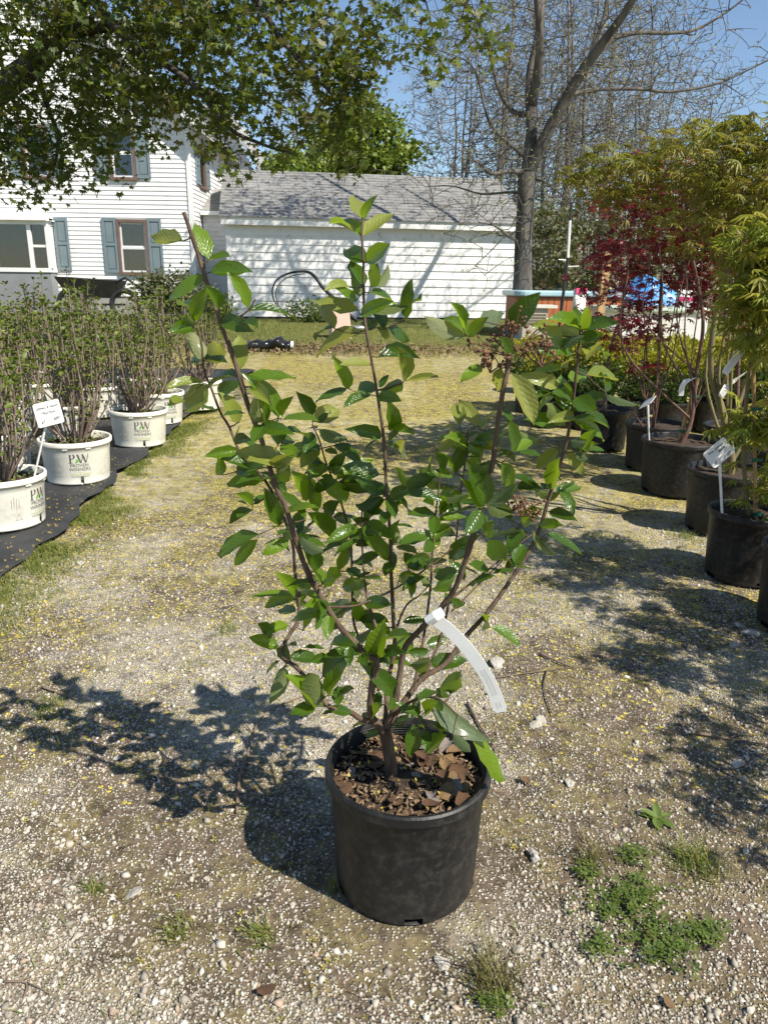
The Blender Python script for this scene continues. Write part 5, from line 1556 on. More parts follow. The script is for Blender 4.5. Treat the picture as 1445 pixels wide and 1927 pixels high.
OVV = np.array([(0, 0, 0), (0.30, 0.30, 0.10), (0.26, 0.66, 0.06), (0, 1.0, -0.12), (-0.26, 0.66, 0.06), (-0.30, 0.30, 0.10), (0, 0.5, -0.02)])
OVF = np.array([(0, 1, 6), (1, 2, 6), (2, 3, 6), (3, 4, 6), (4, 5, 6), (5, 0, 6)])
def white_shrub(seed, height):
    rg = random.Random(seed); rs_ = np.random.RandomState(seed)
    root = empty('potted_shrub')
    white_pot(root)
    T = []; Yl = []; Zl = []; S = []
    for k in range(42):
        a = rg.uniform(0, 6.28); r0 = rg.uniform(0.0, 0.07); sp = rg.uniform(0.06, 0.30); h = height * rg.uniform(0.62, 1.0) * (1.0 if sp < 0.2 else 0.82)
        if rg.random() < 0.08: h *= 1.15
        b = Vector((r0 * math.cos(a), r0 * math.sin(a), 0.225)); e = Vector((sp * math.cos(a + rg.gauss(0, 0.3)), sp * math.sin(a + rg.gauss(0, 0.3)), 0.23 + h))
        mid = b.lerp(e, 0.4) + Vector((math.cos(a) * sp * 0.3, math.sin(a) * sp * 0.3, 0)) + Vector((rg.gauss(0, 0.015), rg.gauss(0, 0.015), 0))
        pts, rr = spline([b, mid, b.lerp(e, 0.75) + Vector((rg.gauss(0, 0.012) + math.cos(a) * sp * 0.12, rg.gauss(0, 0.012) + math.sin(a) * sp * 0.12, 0)), e], [0.0064, 0.0052, 0.0042, 0.0026], 4)
        mb = MB(); mb.tube(pts, rr, 5, False)
        m = len(pts)
        ang = rg.uniform(0, 6.28)
        t = 0.22
        while t < 1.0:
            i = t * (m - 1); p = pts[int(i)].lerp(pts[min(int(i) + 1, m - 1)], i - int(i))
            ang += math.pi / 2 + rg.gauss(0, 0.2)
            dens = 0.45 if t < 0.5 else 0.7
            for sgn in (0, math.pi):
                if rg.random() > dens: continue
                d = np.array([math.cos(ang + sgn), math.sin(ang + sgn), rg.uniform(-0.1, 0.8)])
                for q in range(1 + (rg.random() < 0.45)):
                    T.append(np.array(p) + d * 0.012 * (q + 1)); Yl.append(d + rs_.randn(3) * 0.35); Zl.append(np.array([0, 0, 1.0]) + rs_.randn(3) * 0.5); S.append(rg.uniform(0.022, 0.042) * (0.8 + 0.35 * t))
            t += rg.uniform(0.055, 0.085)
        for q in range(6):
            T.append(np.array(e)); Yl.append(np.array([rg.gauss(0, 0.8), rg.gauss(0, 0.8), 0.7])); Zl.append(np.array([0, 0, 1.0]) + rs_.randn(3) * 0.4); S.append(rg.uniform(0.02, 0.036))
        mb.build('stem', M['twig_gray'], root, True)
    for k in range(170):       # low basal growth on the soil
        a = rg.uniform(0, 6.28); r = 0.19 * math.sqrt(rg.random())
        T.append(np.array([r * math.cos(a), r * math.sin(a), 0.235 + rg.uniform(0, 0.05)])); Yl.append(np.array([rg.gauss(0, 1), rg.gauss(0, 1), 0.5])); Zl.append(np.array([0, 0, 1.0]) + rs_.randn(3) * 0.4); S.append(rg.uniform(0.012, 0.024))
    S = np.array(S)
    o = scatter('foliage', OVV, OVF, frames(np.array(Yl), np.array(Zl), S, S, S), np.array(T), M['pw_leaf'], root); o['kind'] = 'stuff'
    return root
wp = [white_shrub(301, 0.96), white_shrub(302, 0.90), white_shrub(303, 0.84)]
fr_px = [(14, 990), (150, 905), (265, 838), (302, 797), (376, 772)]
front = [G(*p) for p in fr_px]
rowoff = Vector((-0.64, 0.22, 0))
wspots = []
rot_front = [0.95, 0.05, 0.1, 0.5, 0.1, 0.4]
lab_front = ['white printed pot of leafy shrub cut by the left edge, nearest the camera', 'white printed pot of leafy shrub next to the handwritten price sign', 'white printed pot of leafy shrub, third along the fabric edge from the left', 'white printed pot of leafy shrub half hidden right behind the third one', 'white printed pot of leafy shrub farthest along the fabric edge but one', 'white potted shrub at the far end of the fabric-edge row']
for k, p in enumerate(front):
    wspots.append((p.x, p.y, rot_front[k], k % 3, lab_front[k]))
ordn = ['first', 'second', 'third', 'fourth', 'fifth', 'sixth']
for rw_ in (1, 2, 3, 4):
    for k, p in enumerate(front):
        q = p + rowoff * rw_
        if rw_ == 1 and k == 0: continue
        if k == 0 and rw_ > 1: continue
        pxv = q.x / q.y * F_PX + CX
        if pxv < -60: continue
        wspots.append((q.x, q.y, random.Random(k * 7 + rw_).uniform(-1.5, 1.5), (k + rw_) % 3, 'white potted shrub, %s row behind the fabric-edge row, %s from the camera' % (ordn[rw_ - 1], ordn[k])))
usedp = set()
rgp = random.Random(9)
for (x, y, rot, k, lab) in wspots:
    o = wp[k] if k not in usedp else copy_tree(wp[k])
    usedp.add(k)
    o.location = onG(x, y, 0.024)
    # turned so that the print faces the camera, plus its own twist
    o.rotation_euler = (0, 0, math.atan2(-x, y) * 1.0 + rot)
    s = rgp.uniform(0.97, 1.03); o.scale = (1, 1, s)
    o.rotation_euler.x = R_(rgp.gauss(0, 0.8)); o.rotation_euler.y = R_(rgp.gauss(0, 0.8))
    tag(o, lab, 'potted shrub', 'white pots of shrubs on the black fabric')

# ------------------------------------------------------------------ price signs and tags
def price_sign(name, base, top, w, h, lines, tilt, label, yaw=0.0, pitch_=0.25):
    """stake with a rounded card on it; base, top are world points of the stake"""
    root = empty(name, base)
    st = MB(); b = Vector(base); t = Vector(top)
    d = t - b
    st.tube([Vector((0, 0, 0)), d * 0.55, d * 0.93], [0.0055, 0.0055, 0.008], 6)
    st.build('stake', M['white_tag'], root)
    mb = MB(); r = 0.010; lp = rounded(w / 2, h / 2, r, 4)
    n = len(lp)
    v = [(x, 0.0012, y) for x, y in lp] + [(x, -0.0012, y) for x, y in lp]
    f = [tuple(range(n)), tuple(n + i for i in range(n - 1, -1, -1))] + [(i, n + i, n + (i + 1) % n, (i + 1) % n) for i in range(n)]
    mb.add(v, f)
    card = mb.build('card', M['white_tag'], root, loc=d + Vector((0, 0, 0)))
    card.rotation_euler = (pitch_, tilt, yaw)
    if lines:
        tx_ = MB()
        for (s, size, x, z, rot) in lines:
            v, f = text_geo(s, size, 0.0003)
            c_, s_ = math.cos(rot), math.sin(rot)
            rgq = random.Random(len(s))
            tx_.add([(x + (p[0] + p[1] * 0.18) * c_ - p[1] * s_, -0.0024, z + p[0] * s_ + p[1] * c_ + 0.0012 * math.sin(p[0] * 160)) for p in v], f)
        tx_.build('handwriting', M['ink_soft'], card)
    return tag(root, label, 'price sign')
b = P(75, 885, 3.98); t = P(93, 792, 3.95)
f0 = front[0]
bw = Vector((f0.x + 0.19, f0.y - 0.04, 0.25))
t = P(92, 778, f0.y - 0.06)
price_sign('price_sign', bw, t, 0.135, 0.125, [('Glitters & Glows', 0.0165, 0, 0.028, 0), ('Viburnum', 0.0185, 0, 0.0, 0), ('#7', 0.019, -0.036, -0.044, 0.05), ('$80', 0.021, 0.034, -0.040, 0.05)], R_(-14), 'white handwritten price card on a stake in the nearest white pot', 0.15, -0.28)

def strip_tag(name, pts, w, side, label, mat='white_tag', text=True, thick=0.0006):
    """flexible plastic label: a strip of width w along a curve"""
    pts, _ = spline(pts, [0] * len(pts), 5)
    side = Vector(side).normalized()
    k = len(pts)
    mb = MB(); v = []; f = []
    for i in range(k):
        t = (pts[min(i + 1, k - 1)] - pts[max(i - 1, 0)]).normalized()
        s = (side - t * side.dot(t)).normalized(); nn = t.cross(s)
        wi = w * (0.62 if i < 3 else 1.0) * (0.78 if i == k - 1 else 1)
        for a, b_ in ((-1, -1), (1, -1), (1, 1), (-1, 1)):
            v.append(tuple(pts[i] + s * (a * wi / 2) + nn * (b_ * thick)))
        if i:
            o_ = (i - 1) * 4; q = i * 4
            for j in range(4): f.append((o_ + j, o_ + (j + 1) % 4, q + (j + 1) % 4, q + j))
    f += [(3, 2, 1, 0), ((k - 1) * 4, (k - 1) * 4 + 1, (k - 1) * 4 + 2, (k - 1) * 4 + 3)]
    base = pts[0].copy()
    mb.add([tuple(Vector(p) - base) for p in v], f)
    o = mb.build(name, M[mat], smooth_=False, loc=base)
    if text:
        m2 = MB()
        for row in (-0.12, 0.14):
            i0, i1 = int(k * 0.72), k - 2
            va = []; vb = []
            for i in range(i0, i1 + 1):
                t = (pts[min(i + 1, k - 1)] - pts[max(i - 1, 0)]).normalized()
                s = (side - t * side.dot(t)).normalized(); nn = t.cross(s)
                if nn.dot(Vector((0, 0, CAM_H)) - pts[i]) < 0: nn = -nn
                c_ = pts[i] - base + nn * (thick + 0.0008)
                va.append(tuple(c_ + s * w * (row - 0.014))); vb.append(tuple(c_ + s * w * (row + 0.014)))
            n_ = len(va)
            m2.add(va + vb, [(i, i + 1, n_ + i + 1, n_ + i) for i in range(0, n_ - 1) if (i % 5) != 4])
        m2.build('print', M['ink_gray'], o)
    return tag(o, label, 'plant tag')

# ------------------------------------------------------------------ black nursery pots
def black_pot(parent, Rr, h, flutes=0, notches=4, n=72, soil=True, soil_d=0.035):
    b = Rr * 0.86
    body = lambda z: b + (Rr * 0.945 - b) * z / h
    rim0 = h - 0.026
    prof = [(0.0, 0.004), (b * 0.93, 0.004), (b * 0.965, 0.0), (b, 0.006), (body(0.022), 0.022), (body(0.05) + 0.0008, 0.05), (body(h * 0.3), h * 0.3), (body(h * 0.6), h * 0.6), (body(rim0 - 0.012), rim0 - 0.012), (Rr - 0.004, rim0 - 0.001), (Rr, rim0 + 0.003), (Rr, h - 0.004), (Rr - 0.004, h), (Rr * 0.945, h), (Rr * 0.93, h - 0.006), (Rr * 0.915, h * 0.75), (b * 0.95, 0.02), (0.0, 0.02)]
    mb = MB()
    def sk(i, j): return i in (3,) and (j % (n // notches)) < 4
    mb.lathe(prof, n, skip=sk)
    if flutes:
        vv = []
        for (x, y_, z_) in mb.v:
            r = math.hypot(x, y_)
            if r > b * 0.97 and 0.045 < z_ < rim0 - 0.01:
                a = math.atan2(y_, x); k = 1 + 0.012 * (1 if math.sin(a * flutes) > 0 else -1)
                x *= k; y_ *= k
            vv.append((x, y_, z_))
        mb.v = vv
    po = mb.build('pot', M['black_pot'], parent, True)
    es = po.modifiers.new('e', 'EDGE_SPLIT'); es.split_angle = R_(38)
    if soil:
        m2 = MB(); rr_ = Rr * 0.90; k = 28; v = [(0, 0, h - soil_d + 0.01)]; f = []
        for q, rad in enumerate((rr_ * 0.5, rr_)):
            for j in range(k):
                a = 2 * math.pi * j / k; v.append((rad * math.cos(a), rad * math.sin(a), h - soil_d + 0.007 * math.sin(j * 2.7 + q * 2)))
        for j in range(k):
            f.append((0, 1 + j, 1 + (j + 1) % k)); f.append((1 + j, 1 + k + j, 1 + k + (j + 1) % k, 1 + (j + 1) % k))
        m2.add(v, f); m2.build('soil', M['soil'], parent, True)
    return po

# ------------------------------------------------------------------ small maples in black pots on the right
def star(lobes, width, droop):
    v = []; f = []
    for ang, ln in lobes:
        a = R_(ang); d = np.array([math.sin(a), math.cos(a)]); s_ = np.array([d[1], -d[0]])
        k = len(v)
        m = d * ln * 0.45
        v += [(0, 0, 0), (m[0] + s_[0] * width, m[1] + s_[1] * width, -droop * 0.2), (d[0] * ln, d[1] * ln, -droop * ln), (m[0] - s_[0] * width, m[1] - s_[1] * width, -droop * 0.2)]
        f += [(k, k + 1, k + 2), (k, k + 2, k + 3)]
    return np.array(v), np.array(f)
JMV, JMF = star([(-120, 0.45), (-78, 0.75), (-38, 0.95), (0, 1.0), (38, 0.95), (78, 0.75), (120, 0.45)], 0.13, 0.25)
LCV, LCF = star([(-100, 0.6), (-66, 0.85), (-33, 1.0), (0, 1.1), (33, 1.0), (66, 0.85), (100, 0.6)], 0.085, 0.5)
def maple_in_pot(name, loc, Rr, h, trunk, trunk_r, crowns, leaf, mat, bark, seed, label, per=12, size=0.05, stake=None, flutes=0, group='young maples in black pots', wob=0.05, spread=0.06, layer=0.4, shoots=0):
    """trunk: list of world points; crowns: list of (centre, radii, tips)"""
    rg = random.Random(seed); rs_ = np.random.RandomState(seed)
    root = empty(name, loc)
    o0 = Vector(loc)
    black_pot(root, Rr, h, flutes)
    tp3 = [Vector((Vector(trunk[0]) - o0).xy.to_tuple() + (h - 0.05,))] + [Vector(p) - o0 for p in trunk[1:]]
    k = len(tp3)
    pts, rr = spline(tp3, [trunk_r * (1 - 0.62 * i / (k - 1)) for i in range(k)], 5)
    mb = MB(); mb.tube(pts, rr, 8, False); mb.build('trunk', M[bark], root, True)
    nodes = [(tuple(p), r) for p, r in zip(pts[len(pts) // 3:], rr[len(pts) // 3:])]
    for q in range(shoots):
        i0 = int(len(pts) * rg.uniform(0.12, 0.45)); c, r, _ = crowns[rg.randrange(len(crowns))]
        e = Vector(in_ellipsoid(rg, tuple(Vector(c) - o0), r, 1)[0]); a = pts[i0]
        if e.z < a.z + 0.25: e.z = a.z + 0.45
        m1 = a.lerp(e, 0.35) + Vector(((e.x - a.x) * 0.30, (e.y - a.y) * 0.30, -0.03)) + Vector((rg.gauss(0, 0.03), rg.gauss(0, 0.03), 0))
        m2_ = a.lerp(e, 0.7) + Vector((rg.gauss(0, 0.03), rg.gauss(0, 0.03), 0))
        rb = rr[i0] * rg.uniform(0.38, 0.6)
        p2, r2 = spline([a, m1, m2_, e], [rb, rb * 0.75, rb * 0.5, rb * 0.28], 5)
        mb = MB(); mb.tube(p2, r2, 6, False); mb.build('stem', M[bark], root, True)
        nodes += [(tuple(p), r_) for p, r_ in zip(p2[5:], r2[5:])]
    tar = []
    for c, r, n in crowns: tar += in_ellipsoid(rg, tuple(Vector(c) - o0), r, n)
    rg.shuffle(tar)
    mb = MB(); tips = grow(mb, nodes, tar, rg, 0.0014, 0.0065, 0.7, 0.05, 4, 4, 1.2, wob, 0.02)
    b_ = mb.build('branches', M[bark], root); b_['kind'] = 'stuff'
    cen = np.array([tuple(t[0]) for t in tips])
    T = np.repeat(cen, per, 0); n = len(T)
    T = T + rs_.randn(n, 3) * np.array([1, 1, layer]) * spread
    Yv = rs_.randn(n, 3) * np.array([1, 1, 0.35]) + np.array([0, 0, -0.25]); Zv = rs_.randn(n, 3) * 0.35 + np.array([0, 0, 1.0])
    s = size * (0.55 + 0.75 * rs_.rand(n))
    tv, tf = (JMV, JMF) if leaf == 'palm' else (LCV, LCF)
    rn = np.clip(np.repeat(rs_.rand(len(cen)), per) * 0.7 + rs_.rand(n) * 0.3, 0, 1)
    fo = scatter('foliage', tv, tf, frames(Yv, Zv, s, s, s), T, M[mat], root, rnd=rn); fo['kind'] = 'stuff'
    if stake:
        a, b, r = Vector(stake[0]) - o0, Vector(stake[1]) - o0, stake[2]
        m2 = MB(); m2.tube([a, a.lerp(b, 0.5), b], [r, r * 1.02, r], 7); m2.build('stake', M['stake'], root)
        for t in stake[3]:
            c = a.lerp(b, t); dz = (b - a).normalized() * 0.008
            m2 = MB(); m2.tube([c - dz, c + dz], r * 1.5, 8); m2.box(tuple(c + Vector((r * 2.6, -r * 0.5, 0))), (r * 3, 0.002, 0.014)); m2.build('tie', M['tie'], root)
    return tag(root, label, 'potted tree', group)
JA = G(1392, 1082); JB = G(1356, 995); JC = G(1268, 922); JD = G(1228, 880); JE = G(1132, 842)
JB2 = JB + Vector((0.62, 0.55, 0)); JC2 = JC + Vector((0.62, 0.55, 0)); JD2 = JD + Vector((0.60, 0.65, 0))
def jp(px, py, Y): return P(px, py, Y)
maple_in_pot('potted_maple', JE, 0.205, 0.33, [JE, jp(1138, 720, JE.y), jp(1152, 640, JE.y), jp(1172, 570, JE.y), jp(1165, 470, JE.y)], 0.014,
             [(jp(1160, 540, JE.y), (0.34, 0.25, 0.36), 46), (jp(1170, 640, JE.y), (0.22, 0.2, 0.12), 12)], 'palm', 'jm_red', 'jm_bark', 401, 'thin small red maple in the black pot farthest along the row', 8, 0.050)
maple_in_pot('potted_maple', JD, 0.235, 0.34, [JD, jp(1226, 830, JD.y), jp(1238, 700, JD.y), jp(1240, 590, JD.y), jp(1245, 500, JD.y)], 0.016,
             [(jp(1255, 425, JD.y), (0.58, 0.4, 0.50), 270), (jp(1205, 600, JD.y), (0.34, 0.3, 0.16), 38), (jp(1212, 692, JD.y - 0.1), (0.13, 0.1, 0.03), 9)], 'palm', 'jm_red', 'jm_red_bark', 402, 'dark red maple with slender stems in a fluted black pot', 6, 0.050, flutes=36, shoots=9)
maple_in_pot('potted_maple', JC, 0.25, 0.35, [JC, jp(1300, 790, JC.y), jp(1310, 700, JC.y), jp(1322, 600, JC.y), jp(1300, 470, JC.y), jp(1290, 380, JC.y)], 0.018,
             [(jp(1215, 320, JC.y), (0.42, 0.45, 0.18), 62), (jp(1330, 300, JC.y), (0.40, 0.4, 0.20), 66), (jp(1320, 410, JC.y), (0.42, 0.4, 0.22), 34), (jp(1140, 340, JC.y), (0.20, 0.3, 0.20), 22)], 'lace', 'jm_green', 'jm_red_bark', 403,
             'wide olive green laceleaf maple with a slanting stake in its fluted black pot', 6, 0.056, (JC + Vector((0.0, 0.05, 0.28)), jp(1312, 712, JC.y), 0.014, (0.25, 0.75)), 36, shoots=8)
maple_in_pot('potted_maple', JB, 0.225, 0.35, [JB, jp(1375, 860, JB.y), jp(1360, 780, JB.y), jp(1338, 700, JB.y), jp(1345, 600, JB.y), jp(1385, 450, JB.y), jp(1400, 350, JB.y)], 0.026,
             [(jp(1395, 310, JB.y), (0.30, 0.35, 0.22), 62), (jp(1440, 420, JB.y), (0.30, 0.35, 0.25), 56), (jp(1350, 430, JB.y), (0.20, 0.3, 0.18), 18), (jp(1470, 300, JB.y), (0.35, 0.35, 0.25), 50)], 'lace', 'jm_green', 'jm_green_bark', 404,
             'laceleaf maple with a crooked greenish trunk in the second black pot from the right edge', 6, 0.056, (JB + Vector((0.03, 0.12, 0.28)), jp(1402, 715, JB.y + 0.12), 0.010, (0.3, 0.85)), shoots=7)
maple_in_pot('potted_maple', JA, 0.185, 0.325, [JA, jp(1398, 850, JA.y), jp(1408, 700, JA.y), jp(1425, 560, JA.y), jp(1440, 480, JA.y)], 0.012,
             [(jp(1452, 470, JA.y), (0.13, 0.22, 0.16), 34), (jp(1440, 570, JA.y - 0.1), (0.12, 0.2, 0.09), 30), (jp(1500, 480, JA.y), (0.2, 0.25, 0.22), 40), (jp(1445, 640, JA.y - 0.1), (0.10, 0.14, 0.05), 9), (jp(1450, 800, JA.y), (0.07, 0.15, 0.12), 12), (jp(1415, 800, JA.y), (0.10, 0.1, 0.06), 6), (jp(1445, 920, JA.y - 0.05), (0.07, 0.1, 0.08), 8)], 'lace', 'jm_yellow', 'jm_green_bark', 405,
             'weeping yellow green laceleaf maple on a bamboo stake in the nearest black pot', 9, 0.068, (JA + Vector((0.02, -0.02, 0.27)), jp(1416, 640, JA.y - 0.02), 0.0085, (0.05, 0.36, 0.64)), layer=0.7)
maple_in_pot('potted_maple', JB2, 0.225, 0.35, [JB2, JB2 + Vector((0, 0, 0.8)), JB2 + Vector((-0.05, 0, 1.3)), JB2 + Vector((0, 0, 1.7))], 0.02,
             [(JB2 + Vector((0, 0, 1.75)), (0.42, 0.4, 0.3), 50)], 'lace', 'jm_green', 'jm_bark', 406, 'laceleaf maple in the back row at the right edge', 7, 0.056)
maple_in_pot('potted_maple', JC2, 0.235, 0.35, [JC2, JC2 + Vector((-0.05, 0, 0.7)), JC2 + Vector((-0.1, 0, 1.2)), JC2 + Vector((-0.1, 0, 1.6))], 0.02,
             [(JC2 + Vector((-0.15, 0, 1.45)), (0.50, 0.35, 0.45), 110)], 'palm', 'jm_red', 'jm_red_bark', 407, 'red maple standing in the back row behind the crooked trunk', 8, 0.052)
JF = Vector((1.70, 2.76, 0)); JG = Vector((2.02, 1.95, 0)); JH = Vector((1.75, 1.15, 0))
maple_in_pot('potted_maple', JF, 0.195, 0.34, [JF, JF + Vector((0.05, 0, 0.7)), JF + Vector((0.1, 0, 1.1)), JF + Vector((0.15, 0, 1.5))], 0.016,
             [(JF + Vector((0.28, -0.1, 1.25)), (0.36, 0.4, 0.25), 60)], 'lace', 'jm_yellow', 'jm_green_bark', 408, 'black pot cut by the right edge in front of the staked weeping maple', 9, 0.066)
maple_in_pot('potted_maple', JG, 0.195, 0.34, [JG, JG + Vector((0.0, 0, 0.6)), JG + Vector((0.0, 0, 1.0)), JG + Vector((0.05, 0, 1.3))], 0.016,
             [(JG + Vector((-0.05, -0.05, 1.05)), (0.40, 0.40, 0.22), 62)], 'lace', 'jm_green', 'jm_green_bark', 409, 'laceleaf maple just outside the right edge, shading the gravel', 9, 0.066)

maple_in_pot('potted_maple', JH, 0.195, 0.34, [JH, JH + Vector((0.0, 0, 0.5)), JH + Vector((0.02, 0, 0.9)), JH + Vector((0.05, 0, 1.2))], 0.016,
             [(JH + Vector((0.0, 0.05, 0.85)), (0.34, 0.36, 0.18), 40)], 'lace', 'jm_green', 'jm_green_bark', 410, 'laceleaf maple outside the lower right edge, nearest the camera', 7, 0.066)
# tags and sign on the right
strip_tag('plant_tag', [jp(1412, 622, JA.y - 0.02), jp(1404, 640, JA.y - 0.04), jp(1390, 665, JA.y - 0.05), jp(1362, 703, JA.y - 0.05)], 0.034, (1, 0, 0.6), 'white plastic tag hanging straight from the top of the bamboo stake')
strip_tag('plant_tag', [jp(1404, 700, JB.y - 0.02), jp(1388, 712, JB.y - 0.05), jp(1368, 727, JB.y - 0.06), jp(1355, 747, JB.y - 0.06)], 0.036, (0.7, 0, 0.7), 'white plastic tag curling from the crooked maple towards its trunk')
strip_tag('plant_tag', [jp(1309, 711, JC.y - 0.02), jp(1292, 716, JC.y - 0.04), jp(1283, 728, JC.y - 0.04), jp(1281, 745, JC.y - 0.04)], 0.032, (1, -0.3, 0.1), 'small curved white tag on top of the slanting stake')
sb = JA + Vector((-0.155, -0.06, 0.30)); st_ = jp(1355, 850, JA.y - 0.08)
price_sign('price_sign', sb, jp(1352, 852, sb.y), 0.118, 0.088, [('Serp. Japanese', 0.014, 0.0, 0.020, 0), ('Maple', 0.0145, 0.018, 0.002, 0), ('#7', 0.014, -0.036, -0.03, 0), ('$150', 0.017, 0.022, -0.034, 0)], R_(-42), 'tilted white handwritten price card in the nearest black pot', 0.1, -0.15)
sb = Vector((JC.x - 0.215, JC.y - 0.02, JC.z + 0.33))
price_sign('price_sign', sb, jp(1218, 757, JC.y - 0.05), 0.11, 0.085, [], R_(-28), 'white price card seen edge-on above the fluted black pot', -1.15, -0.9)

# ------------------------------------------------------------------ clipped boxwoods in black pots
def boxwood(seed):
    rg = random.Random(seed); rs_ = np.random.RandomState(seed)
    root = empty('potted_boxwood')
    black_pot(root, 0.16, 0.26)
    mb = MB()
    for k in range(10):
        a = rg.uniform(0, 6.28); mb.tube([(0.02 * math.cos(a), 0.02 * math.sin(a), 0.22), (0.08 * math.cos(a), 0.08 * math.sin(a), 0.38), (0.16 * math.cos(a), 0.16 * math.sin(a), 0.55)], [0.006, 0.005, 0.003], 5, False)
    mb.build('stems', M['jm_bark'], root)
    n = 3600
    p = rs_.randn(n, 3); p /= np.linalg.norm(p, axis=1, keepdims=True)
    rad = 0.6 + 0.45 * rs_.rand(n) ** 0.6
    lump = 1 + 0.10 * np.sin(p[:, 0] * 9 + seed) * np.sin(p[:, 1] * 8) + 0.06 * np.sin(p[:, 2] * 13)
    T = p * (rad * lump)[:, None] * np.array([0.25, 0.25, 0.23]) + np.array([0, 0, 0.50])
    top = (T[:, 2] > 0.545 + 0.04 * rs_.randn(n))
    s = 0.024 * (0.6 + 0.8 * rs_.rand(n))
    Yv = p + rs_.randn(n, 3) * 0.6 + np.array([0, 0, 0.5]); Zv = rs_.randn(n, 3)
    Mx = frames(Yv, Zv, s * 1.1, s, s)
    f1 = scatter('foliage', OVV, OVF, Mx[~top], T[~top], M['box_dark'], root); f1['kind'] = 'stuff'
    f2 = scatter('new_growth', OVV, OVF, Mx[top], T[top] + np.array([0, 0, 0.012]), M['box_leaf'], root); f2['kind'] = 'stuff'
    return root
bxs = [boxwood(501), boxwood(502)]
k = 0; cnt = 0
bl = []
for r_, Y in enumerate((6.9, 7.6)):
    for px in ((1035, 1112, 1188, 1264, 1340, 1416, 1490) if r_ == 0 else (1000, 1066, 1134, 1202, 1270, 1338, 1406)):
        bl.append((P(px, 700, Y).x, Y + random.Random(px).uniform(-0.08, 0.08), r_))
seen = {0: 0, 1: 0}
names_n = ['leftmost', 'second from the left', 'third from the left', 'fourth from the left', 'fifth from the left', 'sixth from the left', 'rightmost']
for (x, y, r_) in bl:
    o = bxs[cnt] if cnt < 2 else copy_tree(bxs[cnt % 2])
    cnt += 1
    o.location = onG(x, y, 0.0); s = random.Random(cnt).uniform(0.92, 1.10); o.scale = (s, s, s * 1.05); o.rotation_euler = (0, 0, cnt * 1.3)
    tag(o, 'yellow green boxwood, %s of the %s row behind the maples' % (names_n[seen[r_]], ('front', 'back')[r_]), 'potted boxwood', 'boxwoods in black pots')
    seen[r_] += 1
# empty black pots beside the boxwoods, seen through the big shrub
for k, (px, py, lab) in enumerate([(1065, 800, 'empty black nursery pot left of the thin red maple'), (1025, 765, 'empty black nursery pot seen through the right of the big shrub'), (1000, 738, 'farthest empty black nursery pot left of the boxwoods')]):
    g = G(px, py); o = empty('nursery_pot', g); black_pot(o, 0.19, 0.34, 30); tag(o, lab, 'pot', 'empty black pots at the end of the row')

# ------------------------------------------------------------------ the viburnum in the big black pot
VY = POT.y
vib = empty('potted_viburnum', (POT.x, POT.y, 0.0))
tag(vib, 'large leggy glossy-leaved shrub in a black pot at the centre of the yard', 'potted shrub')
VO = Vector((POT.x, POT.y, 0.0))
PR, PH = 0.1825, 0.295
pot = black_pot(vib, PR, PH, 0, 5, 100, False)
pot.rotation_euler = (0, 0, R_(-92))
# inner ridges of the wall, just under the rim
for k in range(5):
    z_ = PH - 0.012 - k * 0.006
    r_ = PR * 0.922 - k * 0.0004
    m2 = MB(); m2.lathe([(r_ - 0.0006, z_ - 0.0012), (r_ - 0.0022, z_), (r_ - 0.0006, z_ + 0.0012)], 60); m2.build('inner_ridge', M['black_pot'], pot, True)
SZ = PH - 0.045
m2 = MB(); k = 40; v = [(0, 0, SZ + 0.02)]; f = []
rgs = random.Random(14)
rings = (0.04, 0.08, 0.12, PR * 0.915)
for q, rad in enumerate(rings):
    for j in range(k):
        a = 2 * math.pi * j / k; v.append((rad * math.cos(a), rad * math.sin(a), SZ + rgs.gauss(0, 0.004) + (0.012 if q == 0 else 0)))
for j in range(k): f.append((0, 1 + j, 1 + (j + 1) % k))
for q in range(len(rings) - 1):
    for j in range(k):
        a = 1 + q * k; f.append((a + j, a + k + j, a + k + (j + 1) % k, a + (j + 1) % k))
m2.add(v, f); soil = m2.build('soil', M['soil'], vib, True)
# dead leaves and bark chips on the soil
def crumpled(seed, ln=1.0):
    rg = random.Random(seed); mb = MB(); v = []; n1, n2 = 5, 4
    c1, c2 = rg.uniform(-0.5, 0.9), rg.uniform(-0.4, 0.7)
    for i in range(n1):
        u = i / (n1 - 1)
        w = 0.36 * math.sin(math.pi * (0.12 + 0.80 * u)) * rg.uniform(0.8, 1.15)
        for j in range(n2):
            s_ = j / (n2 - 1) * 2 - 1
            v.append((s_ * w + rg.gauss(0, 0.02), u - 0.5, c1 * s_ * s_ * w + c2 * (u - 0.5) ** 2 + rg.gauss(0, 0.035)))
    f = [(i * n2 + j, i * n2 + j + 1, (i + 1) * n2 + j + 1, (i + 1) * n2 + j) for i in range(n1 - 1) for j in range(n2 - 1)]
    return mb.add(v, f)
dl = [[crumpled(700 + k * 9 + j).mesh('dead_leaf', M[m_], True) for k in range(4)] for j, m_ in enumerate(('dead_leaf', 'dead_leaf_tan', 'dead_leaf_gray'))]
for k in range(62):
    a = rgs.uniform(0, 6.283); r = PR * 0.84 * math.sqrt(rgs.random())
    me_ = dl[rgs.choice((0, 0, 0, 1, 1, 2))][rgs.randrange(4)]
    o = bpy.data.objects.new('dead_leaf', me_); link(o, soil)
    s = rgs.uniform(0.020, 0.056) * (1.0 if r > 0.03 else 0.6)
    o.location = (r * math.cos(a), r * math.sin(a), SZ + 0.007 + rgs.uniform(0, 0.014)); o.rotation_euler = (rgs.gauss(0, 0.22), rgs.gauss(0, 0.22), rgs.uniform(0, 6.28)); o.scale = (s, s, s)
n = 900
rs_ = np.random.RandomState(44)
aa = rs_.rand(n) * 6.283; r = PR * 0.88 * np.sqrt(rs_.rand(n))
